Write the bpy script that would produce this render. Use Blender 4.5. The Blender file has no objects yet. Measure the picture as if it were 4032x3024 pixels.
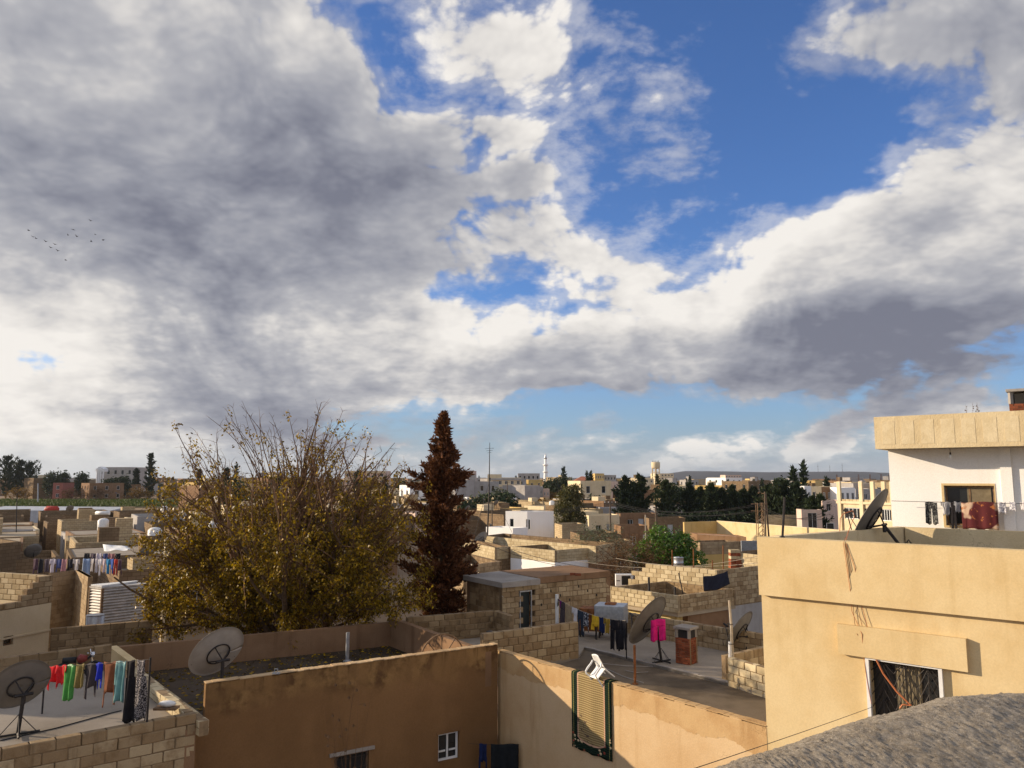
import bpy, bmesh, math, random
import numpy as np
from mathutils import Vector, Matrix, noise as mnoise
random.seed(7); NR=np.random.default_rng(7)
R=math.radians; PI=math.pi
SC=bpy.context.scene; COL=SC.collection

# ------------------------------------------------------------------ camera, sky, sun, exposure
CZ=8.3                                   # eye height: a man standing on a two-storey roof
FPX=3028.0; PITCH=math.atan(373/FPX)
cam=bpy.data.cameras.new('camera'); camo=bpy.data.objects.new('camera',cam); COL.objects.link(camo)
cam.sensor_width=36; cam.lens=36*FPX/4032; cam.clip_start=0.05; cam.clip_end=40000
camo.location=(0,0,CZ); camo.rotation_euler=(PI/2+PITCH,0,0); SC.camera=camo
SUN_AZ=R(169); SUN_EL=R(15.4)              # angle from +X, counter-clockwise
sd=bpy.data.lights.new('sun','SUN'); sd.energy=5.0; sd.angle=R(0.55); sd.color=(1.0,0.82,0.60)
suno=bpy.data.objects.new('sun',sd); COL.objects.link(suno)
SDIR=Vector((math.cos(SUN_AZ)*math.cos(SUN_EL),math.sin(SUN_AZ)*math.cos(SUN_EL),math.sin(SUN_EL)))
suno.rotation_euler=SDIR.to_track_quat('Z','Y').to_euler(); suno.location=(-40,10,40)
SC.view_settings.view_transform='Standard'; SC.view_settings.look='None'
SC.view_settings.exposure=0.35; SC.view_settings.gamma=1; SC.view_settings.use_curve_mapping=False
SC.render.engine='CYCLES'
SC.cycles.max_bounces=5; SC.cycles.diffuse_bounces=3; SC.cycles.glossy_bounces=2; SC.cycles.transmission_bounces=3
SC.cycles.transparent_max_bounces=6; SC.cycles.volume_bounces=0

W=bpy.data.worlds.new('World'); SC.world=W; W.use_nodes=True
W.cycles.sampling_method='NONE'
def build_sky():
    nt=W.node_tree; nt.nodes.clear(); N=nt.nodes.new; L=nt.links.new
    def val(x): return x
    def setin(n,i,x):
        if x is None: return
        if hasattr(x,'is_linked') or isinstance(x,bpy.types.NodeSocket): L(x,n.inputs[i])
        else: n.inputs[i].default_value=x
    def M(op,a,b=None,c=None,clamp=False):
        n=N('ShaderNodeMath'); n.operation=op; n.use_clamp=clamp
        setin(n,0,a); setin(n,1,b); setin(n,2,c); return n.outputs[0]
    def V(op,a,b=None,out=0):
        n=N('ShaderNodeVectorMath'); n.operation=op; setin(n,0,a)
        if b is not None: setin(n,1,b)
        return n.outputs[out]
    def MR(x,a,b,c=0.,d=1.,kind='SMOOTHSTEP'):
        n=N('ShaderNodeMapRange'); n.interpolation_type=kind; n.clamp=True
        setin(n,0,x); n.inputs[1].default_value=a; n.inputs[2].default_value=b; n.inputs[3].default_value=c; n.inputs[4].default_value=d
        return n.outputs[0]
    def MIX(f,a,b,t='RGBA',bl='MIX'):
        n=N('ShaderNodeMix'); n.data_type=t; n.blend_type=bl
        if t=='RGBA': i=(0,6,7); o=2
        else: i=(0,2,3); o=0
        setin(n,i[0],f); setin(n,i[1],a); setin(n,i[2],b); return n.outputs[o]
    def NOI(v,scale,det,rough=.55,lac=2.,dist=0.,w=None):
        n=N('ShaderNodeTexNoise'); n.noise_dimensions='3D'; L(v,n.inputs['Vector'])
        n.inputs['Scale'].default_value=scale; n.inputs['Detail'].default_value=det
        n.inputs['Roughness'].default_value=rough; n.inputs['Lacunarity'].default_value=lac; n.inputs['Distortion'].default_value=dist
        return n
    tc=N('ShaderNodeTexCoord'); d=V('NORMALIZE',tc.outputs['Generated'])
    sp=N('ShaderNodeSeparateXYZ'); L(d,sp.inputs[0]); dx,dy,dz=sp.outputs
    az=M('ARCTAN2',dx,dy); el=M('ARCSINE',dz)
    cb=N('ShaderNodeCombineXYZ'); L(az,cb.inputs[0]); L(el,cb.inputs[1]); P0=cb.outputs[0]
    # gentle warp so that nothing placed below keeps a smooth outline
    wn=NOI(d,3.2,2,.55); wv=V('SUBTRACT',wn.outputs['Color'],(.5,.5,.5)); 
    wm=V('MULTIPLY',wv,(.20,.13,0)); P1=V('ADD',P0,wm)
    def pt(u,v):
        x=(u-1106)/1661.2; z=(829.5-v)/1661.2
        y2=math.cos(PITCH)-math.sin(PITCH)*z; z2=math.sin(PITCH)+math.cos(PITCH)*z
        return math.atan2(x,y2), math.atan2(z2,math.hypot(x,y2))
    rots={}
    def rotated(src,r):
        if r not in rots:
            c,q=math.cos(R(r)),math.sin(R(r))
            xx=V('DOT_PRODUCT',src,(c,q,0),out=1); yy=V('DOT_PRODUCT',src,(-q,c,0),out=1)
            k=N('ShaderNodeCombineXYZ'); L(xx,k.inputs[0]); L(yy,k.inputs[1]); rots[r]=k.outputs[0]
        return rots[r]
    def blob(u,v,ru,rv,rot,w,src,acc):
        r=min((0,-15,15,30),key=lambda q:abs(q+rot)); c=pt(u,v); co,si=math.cos(R(r)),math.sin(R(r))
        cx=c[0]*co+c[1]*si; cy=-c[0]*si+c[1]*co; sx=1300/ru; sy=1300/rv
        n=N('ShaderNodeVectorMath'); n.operation='MULTIPLY_ADD'; L(src if r==0 else rotated(src,r),n.inputs[0])
        n.inputs[1].default_value=(sx,sy,0); n.inputs[2].default_value=(-cx*sx,-cy*sy,0)
        q=V('DOT_PRODUCT',n.outputs[0],n.outputs[0],out=1)
        t=M('MULTIPLY_ADD',q,-1.,1.,clamp=True)
        return M('MULTIPLY_ADD',t,w,acc)
    def field(lst,base,src):
        acc=base
        for b in lst:
            acc=blob(*b,src,acc)
        return acc
    # noise: finer towards the horizon
    cz=M('ADD',M('ABSOLUTE',dz),.34); inv=M('DIVIDE',.62,cz)
    nv=V('MULTIPLY',d,(1,1,1.25))
    scl=N('ShaderNodeVectorMath'); scl.operation='SCALE'; L(nv,scl.inputs[0]); L(inv,scl.inputs['Scale']); nv=scl.outputs[0]
    n1=NOI(nv,3.6,4,.50,2.1).outputs[0]
    n2=NOI(nv,13.,6,.62,2.1).outputs[0]
    n3=NOI(V('ADD',nv,(-.022,0.,.020)),13.,3,.6,2.1).outputs[0]      # same field, shifted towards the sun
    # cauliflower puffs
    ster=M('DIVIDE',2.,M('ADD',dy,1.02)); k=N('ShaderNodeCombineXYZ'); L(M('MULTIPLY',dx,ster),k.inputs[0]); L(M('MULTIPLY',dz,ster),k.inputs[1])
    wv2=V('MULTIPLY',V('SUBTRACT',wn.outputs['Color'],(.5,.5,.5)),(.25,.25,0)); pv=V('MULTIPLY',V('ADD',k.outputs[0],wv2),(1.,1.35,1.))
    n=N('ShaderNodeTexVoronoi'); n.voronoi_dimensions='2D'; n.feature='F1'; n.normalize=True; L(pv,n.inputs['Vector'])
    n.inputs['Scale'].default_value=13.; n.inputs['Detail'].default_value=2.; n.inputs['Roughness'].default_value=.6; n.inputs['Lacunarity'].default_value=2.3
    p1=n.outputs['Distance']
    # where the clouds of this afternoon stand (px of the overview, converted to azimuth / elevation)
    LAY=[(180,380,520,620,0,1.05),(560,560,400,300,0,.50),(880,420,260,150,-15,.46),(700,180,300,150,15,.42),(1120,80,250,100,15,.48),
         (2080,560,420,210,-30,.95),(1640,600,330,100,-15,.56),(1500,740,480,90,0,.62),
         (2040,60,330,140,0,.95),(880,800,480,130,0,.60),(750,700,330,130,0,.30),
         (1310,380,360,240,0,.10),(1440,320,100,120,-30,.56),(1170,400,70,40,0,.62),(1140,300,100,44,15,.56),(1230,560,170,80,15,.52),
         (1520,955,140,44,-15,.75),(1790,912,100,32,-15,.66),(1140,965,250,36,-15,.36),(1640,1002,460,22,0,.36),
         (2150,870,170,60,0,.66),(300,980,560,80,0,.55),
         (1440,40,200,200,0,-.34),(1680,260,300,150,0,-.42),(1330,440,130,70,0,-.14),(1560,870,560,44,0,-.42),(1050,960,330,26,0,-.22)]
    lay=field(LAY,.04,P1)
    fb=M('ADD',M('MULTIPLY',M('SUBTRACT',n1,.5),1.5),M('MULTIPLY',M('SUBTRACT',n2,.5),.95))
    fb=M('ADD',fb,M('MULTIPLY',M('SUBTRACT',.40,p1),1.0))
    # beyond the frame the sky goes on as broken cloud like the part in view
    beyond=MR(M('MAXIMUM',M('ABSOLUTE',az),M('MULTIPLY',M('ABSOLUTE',el),1.15)),.62,.95,0.,.42)
    dens=M('ADD',M('ADD',lay,fb),beyond)
    a=M('MAXIMUM',MR(dens,.42,.74),MR(M('ADD',dens,M('MULTIPLY',M('SUBTRACT',n2,.5),.9)),.10,.66,0.,.42))
    thick=MR(dens,.55,1.6)
    # grey, sunless parts of the thick clouds
    SH=[(300,240,640,340,-15,.44),(640,600,540,330,-15,.44),(930,430,260,130,-15,.30),(950,890,640,70,0,.66),
        (1850,770,680,90,0,.85),(2150,560,320,170,-15,.30),(2140,840,260,70,0,.45),(2060,110,400,170,0,.72),
        (1430,330,110,110,-30,.28),(1300,1000,700,36,0,.22),
        (40,800,400,240,0,-.34),(900,690,320,80,0,-.42),(1720,540,440,110,-30,-.18),(940,852,170,34,0,-.42),(1520,930,170,44,-15,-.30)]
    sh=field(SH,.16,P1)
    rel=M('MULTIPLY',M('SUBTRACT',.40,p1),1.0)
    dark=M('ADD',M('MULTIPLY',thick,.36),sh); dark=M('ADD',dark,M('MULTIPLY',M('SUBTRACT',n1,.5),.55)); dark=M('ADD',dark,M('MULTIPLY',M('SUBTRACT',n2,.5),.45)); dark=M('ADD',dark,M('MULTIPLY',M('SUBTRACT',n3,n2),1.0)); dark=M('MULTIPLY',M('SUBTRACT',dark,rel),.80)
    dk=N('ShaderNodeValToRGB'); L(dark,dk.inputs[0]); cr=dk.color_ramp
    cr.elements[0].position=0.0; cr.elements[0].color=(.90,.86,.81,1)
    cr.elements[1].position=1.0; cr.elements[1].color=(.185,.195,.250,1)
    for p,c in ((.22,(.74,.71,.68,1)),(.48,(.445,.445,.475,1)),(.75,(.295,.305,.355,1))):
        e=cr.elements.new(p); e.color=c
    cloud=dk.outputs[0]
    # clear sky
    sk=N('ShaderNodeTexSky'); sk.sky_type='NISHITA'; sk.sun_disc=False; sk.sun_elevation=SUN_EL; sk.sun_rotation=PI/2-SUN_AZ
    sk.altitude=300; sk.air_density=1.0; sk.dust_density=.8; sk.ozone_density=2.0
    sky=MIX(1.0,sk.outputs[0],(.078,.110,.170,1),bl='MULTIPLY')
    hz=MR(el,0.0,.22,.62,0.,'SMOOTHSTEP'); sky=MIX(hz,sky,(.30,.42,.53,1))
    hz2=MR(el,-.02,.085,.85,0.,'SMOOTHSTEP'); sky=MIX(hz2,sky,(.40,.42,.47,1))
    a2=M('MULTIPLY',a,MR(el,.0,.05,.35,1.))
    full=MIX(a2,sky,cloud)
    bg=N('ShaderNodeBackground'); L(full,bg.inputs[0]); bg.inputs[1].default_value=.80
    out=N('ShaderNodeOutputWorld'); L(bg.outputs[0],out.inputs[0])
build_sky()
# ------------------------------------------------------------------ measuring helpers (overview pixels -> places)
S2=4032/2212
def ray(u,v):
    x=(u*S2-2016)/FPX; z=(1512-v*S2)/FPX
    return Vector((x, math.cos(PITCH)-math.sin(PITCH)*z, math.sin(PITCH)+math.cos(PITCH)*z))
def U(u,v,z):
    r=ray(u,v); t=(z-CZ)/r.z; return Vector((r.x*t,r.y*t,z))
def UY(u,v,y):
    r=ray(u,v); t=y/r.y; return Vector((r.x*t,y,CZ+r.z*t))
def v2(p): return Vector((p[0],p[1]))

# ------------------------------------------------------------------ mesh helpers
class MB:
    def __init__(s): s.v=[]; s.f=[]
    def add(s,vs,fs):
        o=len(s.v); s.v+= [tuple(p) for p in vs]; s.f+=[tuple(i+o for i in f) for f in fs]; return s
    def box(s,x0,y0,z0,x1,y1,z1):
        return s.add([(x0,y0,z0),(x1,y0,z0),(x1,y1,z0),(x0,y1,z0),(x0,y0,z1),(x1,y0,z1),(x1,y1,z1),(x0,y1,z1)],BF)
    def obox(s,a,b,z0,z1,th):
        """wall box: one face on the line a->b, thickness th to its left"""
        a=v2(a); b=v2(b); d=(b-a).normalized(); n=Vector((-d.y,d.x))*th
        q=[a,b,b+n,a+n]
        if th<0: q=[a+n,b+n,b,a]
        return s.prism(q,z0,z1)
    def prism(s,poly,z0,z1):
        n=len(poly); z0s=z0 if isinstance(z0,(list,tuple)) else [z0]*n; z1s=z1 if isinstance(z1,(list,tuple)) else [z1]*n
        vs=[(p[0],p[1],z0s[i]) for i,p in enumerate(poly)]+[(p[0],p[1],z1s[i]) for i,p in enumerate(poly)]
        fs=[tuple(range(n-1,-1,-1)),tuple(range(n,2*n))]+[(i,(i+1)%n,n+(i+1)%n,n+i) for i in range(n)]
        return s.add(vs,fs)
    def tube(s,pts,r,n=6,cap=True):
        pts=[Vector(p) for p in pts]; rs=r if isinstance(r,(list,tuple)) else [r]*len(pts)
        vs=[];fs=[]; up=Vector((0,0,1)); m=len(pts)
        for i,p in enumerate(pts):
            t=(pts[min(i+1,m-1)]-pts[max(i-1,0)])
            if t.length<1e-9: t=Vector((0,0,1))
            t.normalize(); a=t.cross(up)
            if a.length<.05: a=t.cross(Vector((1,0,0)))
            a.normalize(); b=t.cross(a)
            for k in range(n):
                w=2*PI*k/n; vs.append(p+(a*math.cos(w)+b*math.sin(w))*rs[i])
        for i in range(m-1):
            for k in range(n):
                k2=(k+1)%n; fs.append((i*n+k,(i+1)*n+k,(i+1)*n+k2,i*n+k2))
        if cap: fs+= [tuple(range(n)),tuple(range((m-1)*n+n-1,(m-1)*n-1,-1))]
        return s.add(vs,fs)
    def lathe(s,prof,c=(0,0,0),n=16):
        vs=[];fs=[];m=len(prof)
        for r,z in prof:
            for k in range(n):
                w=2*PI*k/n; vs.append((c[0]+r*math.cos(w),c[1]+r*math.sin(w),c[2]+z))
        for i in range(m-1):
            for k in range(n):
                k2=(k+1)%n; fs.append((i*n+k,i*n+k2,(i+1)*n+k2,(i+1)*n+k))
        fs+=[tuple(range(n-1,-1,-1)),tuple(range((m-1)*n,m*n))]
        return s.add(vs,fs)
    def grid(s,rows):
        h=len(rows); w=len(rows[0]); vs=[p for r in rows for p in r]
        return s.add(vs,[(i*w+j,i*w+j+1,(i+1)*w+j+1,(i+1)*w+j) for i in range(h-1) for j in range(w-1)])
    def build(s,name,mat,parent=None,smooth=False,solid=0,bevel=0):
        o=origin(parent); me=bpy.data.meshes.new(name)
        me.from_pydata([(p[0]-o[0],p[1]-o[1],p[2]-o[2]) for p in s.v],[],s.f); me.update()
        if smooth: me.polygons.foreach_set('use_smooth',[True]*len(me.polygons))
        ob=bpy.data.objects.new(name,me); COL.objects.link(ob)
        if mat: me.materials.append(mat)
        if parent: ob.parent=parent
        if solid: m=ob.modifiers.new('t','SOLIDIFY'); m.thickness=solid; m.offset=0
        if bevel: m=ob.modifiers.new('b','BEVEL'); m.width=bevel; m.segments=2; m.limit_method='ANGLE'
        return ob
BF=[(3,2,1,0),(4,5,6,7),(0,1,5,4),(1,2,6,5),(2,3,7,6),(3,0,4,7)]
def origin(p):
    o=Vector((0,0,0))
    while p: o+=p.location; p=p.parent
    return o
def npmesh(name,V,Fc,mat,parent=None,smooth=False):
    """fast mesh from arrays of equal-sided faces"""
    o=np.array(origin(parent)); V=np.asarray(V,dtype=np.float32)-o.astype(np.float32); Fc=np.asarray(Fc,dtype=np.int32)
    me=bpy.data.meshes.new(name); me.vertices.add(len(V)); me.vertices.foreach_set('co',V.ravel())
    k=Fc.shape[1]; me.loops.add(Fc.size); me.loops.foreach_set('vertex_index',Fc.ravel())
    me.polygons.add(len(Fc)); me.polygons.foreach_set('loop_start',np.arange(0,Fc.size,k,dtype=np.int32)); me.polygons.foreach_set('loop_total',np.full(len(Fc),k,dtype=np.int32))
    me.update(calc_edges=True)
    if smooth: me.polygons.foreach_set('use_smooth',[True]*len(me.polygons))
    me.materials.append(mat); ob=bpy.data.objects.new(name,me); COL.objects.link(ob)
    if parent: ob.parent=parent
    return ob
def tag(o,label=None,cat=None,group=None,kind=None):
    if label: o['label']=label
    if cat: o['category']=cat
    if group: o['group']=group
    if kind: o['kind']=kind
    return o
def thing(name,label,cat,loc=(0,0,0),group=None,rz=0):
    o=bpy.data.objects.new(name,None); o.empty_display_size=.2; COL.objects.link(o); o.location=loc; o.rotation_euler=(0,0,rz)
    return tag(o,label,cat,group)
KIDS={}
def dup(root,loc,rz=None,label=None,scale=None):
    def cp(o,par):
        c=o.copy(); COL.objects.link(c); c.parent=par
        for ch in o.children: cp(ch,c)
        return c
    r=cp(root,None); r.location=loc
    if rz is not None: r.rotation_euler=(0,0,rz)
    if scale: r.scale=scale if isinstance(scale,(tuple,list)) else (scale,)*3
    if label: r['label']=label
    return r

# ------------------------------------------------------------------ materials (base colours, darkened where a surface lies in shade, wear with its own shape)
def mat_base(name):
    m=bpy.data.materials.new(name); m.use_nodes=True; nt=m.node_tree; b=nt.nodes['Principled BSDF']; return m,nt,b
def c4(c): return (c[0],c[1],c[2],1)
def mixn(nt,f,a,b,bl='MIX'):
    n=nt.nodes.new('ShaderNodeMix'); n.data_type='RGBA'; n.blend_type=bl
    for i,x in ((0,f),(6,a),(7,b)):
        if isinstance(x,bpy.types.NodeSocket): nt.links.new(x,n.inputs[i])
        elif isinstance(x,(int,float)): n.inputs[i].default_value=x
        else: n.inputs[i].default_value=c4(x)
    return n.outputs[2]
def noisen(nt,scale,det=4,rough=.6,stretch=None,vec=None,off=None):
    n=nt.nodes.new('ShaderNodeTexNoise'); n.inputs['Scale'].default_value=scale; n.inputs['Detail'].default_value=det; n.inputs['Roughness'].default_value=rough
    if vec is None:
        g=nt.nodes.new('ShaderNodeNewGeometry'); vec=g.outputs['Position']
    if stretch or off:
        mp=nt.nodes.new('ShaderNodeMapping'); nt.links.new(vec,mp.inputs[0])
        if stretch: mp.inputs['Scale'].default_value=stretch
        if off: mp.inputs['Location'].default_value=off
        vec=mp.outputs[0]
    nt.links.new(vec,n.inputs['Vector']); return n.outputs[0]
def rampn(nt,f,a,b,c0=0.,c1=1.):
    n=nt.nodes.new('ShaderNodeMapRange'); n.interpolation_type='SMOOTHSTEP'
    nt.links.new(f,n.inputs[0]); n.inputs[1].default_value=a; n.inputs[2].default_value=b; n.inputs[3].default_value=c0; n.inputs[4].default_value=c1
    return n.outputs[0]
def bumpn(nt,b,h,dist,strength=1.):
    n=nt.nodes.new('ShaderNodeBump'); nt.links.new(h,n.inputs['Height']); n.inputs['Distance'].default_value=dist; n.inputs['Strength'].default_value=strength
    nt.links.new(n.outputs[0],b.inputs['Normal'])
def plain(name,col,rough=.7,metal=0,var=.12,scale=6.,spec=.3,bump=0.,bscale=40.):
    m,nt,b=mat_base(name); b.inputs['Roughness'].default_value=rough; b.inputs['Metallic'].default_value=metal; b.inputs['Specular IOR Level'].default_value=spec
    n=noisen(nt,scale,4); f=rampn(nt,n,.3,.7)
    nt.links.new(mixn(nt,f,tuple(x*(1-var) for x in col),tuple(min(1,x*(1+var)) for x in col)),b.inputs['Base Color'])
    if bump: bumpn(nt,b,noisen(nt,bscale,4),bump)
    return m
def plaster(name,c1,c2,stain,ss=.9,streak=.5,bump=.004,patch=(.50,.64),fine=.05,crack=True):
    """painted render: two tones in patches, run-off streaks, fine grain, hairline cracks"""
    m,nt,b=mat_base(name); b.inputs['Roughness'].default_value=.9; b.inputs['Specular IOR Level'].default_value=.15
    big=noisen(nt,ss,5,.62); col=mixn(nt,rampn(nt,big,patch[0]-.2,patch[1]),c1,c2)
    st=noisen(nt,1.0,5,.6,stretch=(2.6,2.6,.30)); col=mixn(nt,rampn(nt,st,.52,.72,0,streak),col,stain)
    fi=noisen(nt,34,4,.7); col=mixn(nt,rampn(nt,fi,.3,.7,0,1),mixn(nt,1.,col,(1-fine,)*3,'MULTIPLY'),mixn(nt,1.,col,(1+fine,)*3,'MULTIPLY'))
    if crack:
        cr=noisen(nt,.7,6,.6,off=(5,3,1)); k=nt.nodes.new('ShaderNodeMath'); k.operation='ABSOLUTE'
        s=nt.nodes.new('ShaderNodeMath'); s.operation='SUBTRACT'; nt.links.new(cr,s.inputs[0]); s.inputs[1].default_value=.5; nt.links.new(s.outputs[0],k.inputs[0])
        mk=rampn(nt,noisen(nt,.5,2,.5,off=(9,2,7)),.56,.62); mm=nt.nodes.new('ShaderNodeMath'); mm.operation='MULTIPLY'; nt.links.new(rampn(nt,k.outputs[0],.001,.003,.5,0.),mm.inputs[0]); nt.links.new(mk,mm.inputs[1]); col=mixn(nt,mm.outputs[0],col,tuple(x*.4 for x in stain))
    nt.links.new(col,b.inputs['Base Color'])
    bumpn(nt,b,noisen(nt,26,5,.7),bump)
    return m
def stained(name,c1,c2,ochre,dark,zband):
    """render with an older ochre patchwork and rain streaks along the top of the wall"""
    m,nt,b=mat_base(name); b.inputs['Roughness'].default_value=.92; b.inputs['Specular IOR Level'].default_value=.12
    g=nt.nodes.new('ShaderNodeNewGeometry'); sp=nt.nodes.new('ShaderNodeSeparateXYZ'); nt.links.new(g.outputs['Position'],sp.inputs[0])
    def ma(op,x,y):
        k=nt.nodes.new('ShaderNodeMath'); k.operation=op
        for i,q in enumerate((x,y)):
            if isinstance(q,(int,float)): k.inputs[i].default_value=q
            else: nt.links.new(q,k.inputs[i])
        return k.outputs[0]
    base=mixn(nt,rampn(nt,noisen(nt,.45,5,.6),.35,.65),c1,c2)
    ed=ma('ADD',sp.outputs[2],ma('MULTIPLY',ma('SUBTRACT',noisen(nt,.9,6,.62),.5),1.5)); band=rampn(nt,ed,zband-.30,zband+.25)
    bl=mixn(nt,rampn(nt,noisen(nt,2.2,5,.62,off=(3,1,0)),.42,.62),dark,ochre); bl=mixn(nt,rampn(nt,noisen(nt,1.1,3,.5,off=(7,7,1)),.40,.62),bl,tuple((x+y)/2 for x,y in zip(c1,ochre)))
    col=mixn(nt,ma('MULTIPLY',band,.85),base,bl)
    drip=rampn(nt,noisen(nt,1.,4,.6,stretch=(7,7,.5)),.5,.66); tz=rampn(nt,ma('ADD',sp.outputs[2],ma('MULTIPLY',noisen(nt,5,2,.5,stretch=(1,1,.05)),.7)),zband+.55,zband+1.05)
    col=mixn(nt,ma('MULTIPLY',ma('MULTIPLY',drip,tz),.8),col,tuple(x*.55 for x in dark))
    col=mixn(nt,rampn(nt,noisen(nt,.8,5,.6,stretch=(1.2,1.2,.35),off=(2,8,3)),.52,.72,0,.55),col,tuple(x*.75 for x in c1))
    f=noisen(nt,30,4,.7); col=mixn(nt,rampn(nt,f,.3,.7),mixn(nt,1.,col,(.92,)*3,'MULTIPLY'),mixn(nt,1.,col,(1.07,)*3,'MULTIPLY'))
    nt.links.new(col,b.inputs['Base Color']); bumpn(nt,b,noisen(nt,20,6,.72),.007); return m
def blockm(name,c1,c2,grime,gs=.5,isl=False):
    """concrete block: each block its own tone, pitted face, grime"""
    m,nt,b=mat_base(name); b.inputs['Roughness'].default_value=.95; b.inputs['Specular IOR Level'].default_value=.1
    if isl: g=nt.nodes.new('ShaderNodeNewGeometry'); rnd=g.outputs['Random Per Island']
    else: g=nt.nodes.new('ShaderNodeObjectInfo'); rnd=g.outputs['Random']
    col=mixn(nt,rnd,c1,c2)
    n=noisen(nt,3.0,5,.65); col=mixn(nt,rampn(nt,n,.45,.75,0,gs),col,grime)
    st=noisen(nt,1.3,5,.6,stretch=(3,3,.4)); col=mixn(nt,rampn(nt,st,.55,.75,0,gs*.8),col,tuple(x*.6 for x in grime))
    f=noisen(nt,60,3,.7); col=mixn(nt,rampn(nt,f,.3,.7),mixn(nt,1.,col,(.88,)*3,'MULTIPLY'),col)
    nt.links.new(col,b.inputs['Base Color']); bumpn(nt,b,noisen(nt,45,5,.75),.006)
    return m
def brickm(name,c1,c2,mortar,bw=.4,bh=.2,ms=.012):
    """block pattern for walls too far away to pick the blocks apart"""
    m,nt,b=mat_base(name); b.inputs['Roughness'].default_value=.95; b.inputs['Specular IOR Level'].default_value=.1
    g=nt.nodes.new('ShaderNodeNewGeometry'); sp=nt.nodes.new('ShaderNodeSeparateXYZ'); nt.links.new(g.outputs['Position'],sp.inputs[0])
    sn=nt.nodes.new('ShaderNodeSeparateXYZ'); nt.links.new(g.outputs['True Normal'],sn.inputs[0])
    def ma(op,x,y):
        k=nt.nodes.new('ShaderNodeMath'); k.operation=op
        for i,q in enumerate((x,y)):
            if isinstance(q,(int,float)): k.inputs[i].default_value=q
            else: nt.links.new(q,k.inputs[i])
        return k.outputs[0]
    along=ma('SUBTRACT',ma('MULTIPLY',sp.outputs[1],sn.outputs[0]),ma('MULTIPLY',sp.outputs[0],sn.outputs[1]))
    cb=nt.nodes.new('ShaderNodeCombineXYZ'); nt.links.new(along,cb.inputs[0]); nt.links.new(sp.outputs[2],cb.inputs[1])
    t=nt.nodes.new('ShaderNodeTexBrick'); nt.links.new(cb.outputs[0],t.inputs['Vector']); t.inputs['Scale'].default_value=1
    t.inputs['Brick Width'].default_value=bw; t.inputs['Row Height'].default_value=bh; t.inputs['Mortar Size'].default_value=ms
    t.inputs['Color1'].default_value=c4(c1); t.inputs['Color2'].default_value=c4(c2); t.inputs['Mortar'].default_value=c4(mortar)
    n=noisen(nt,.35,5,.65); col=mixn(nt,rampn(nt,n,.45,.7,0,.55),t.outputs[0],tuple(x*.55 for x in c1))
    nt.links.new(col,b.inputs['Base Color']); return m
def leafm(name,cols,trans=.35,rough=.55,spec=.35):
    m,nt,b=mat_base(name); g=nt.nodes.new('ShaderNodeNewGeometry')
    r=nt.nodes.new('ShaderNodeValToRGB'); nt.links.new(g.outputs['Random Per Island'],r.inputs[0]); cr=r.color_ramp
    n=len(cols); cr.elements[0].color=c4(cols[0]); cr.elements[0].position=0; cr.elements[1].color=c4(cols[-1]); cr.elements[1].position=1
    for i in range(1,n-1): e=cr.elements.new(i/(n-1)); e.color=c4(cols[i])
    nt.links.new(r.outputs[0],b.inputs['Base Color']); b.inputs['Roughness'].default_value=rough; b.inputs['Specular IOR Level'].default_value=spec
    if trans:
        t=nt.nodes.new('ShaderNodeBsdfTranslucent'); nt.links.new(mixn(nt,1.,r.outputs[0],(1.1,1.2,.7),'MULTIPLY'),t.inputs[0]); mx=nt.nodes.new('ShaderNodeMixShader'); mx.inputs[0].default_value=trans
        nt.links.new(b.outputs[0],mx.inputs[1]); nt.links.new(t.outputs[0],mx.inputs[2]); nt.links.new(mx.outputs[0],nt.nodes['Material Output'].inputs[0])
    return m
def cloth(name,col,col2=None,kind=None,scale=12.,rough=.9):
    m,nt,b=mat_base(name); b.inputs['Roughness'].default_value=rough; b.inputs['Specular IOR Level'].default_value=.12
    tc=nt.nodes.new('ShaderNodeTexCoord'); base=col
    n=noisen(nt,9,3,vec=tc.outputs['Object']); c=mixn(nt,rampn(nt,n,.3,.7),tuple(x*.85 for x in col),tuple(min(1,x*1.12) for x in col))
    if kind in('stripe','vstripe','check'):
        def wave(d):
            w=nt.nodes.new('ShaderNodeTexWave'); w.bands_direction=d; w.inputs['Scale'].default_value=scale; w.inputs['Distortion'].default_value=.4
            nt.links.new(tc.outputs['Object'],w.inputs[0]); return rampn(nt,w.outputs[1],.45,.55)
        c=mixn(nt,wave('Z' if kind!='vstripe' else 'X'),c,col2)
        if kind=='check': c=mixn(nt,wave('X'),c,col2)
    elif kind=='spots':
        q=noisen(nt,scale,2,.5,vec=tc.outputs['Object']); c=mixn(nt,rampn(nt,q,.5,.56),c,col2)
    nt.links.new(c,b.inputs['Base Color']); bumpn(nt,b,noisen(nt,120,2),.002); return m

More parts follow.
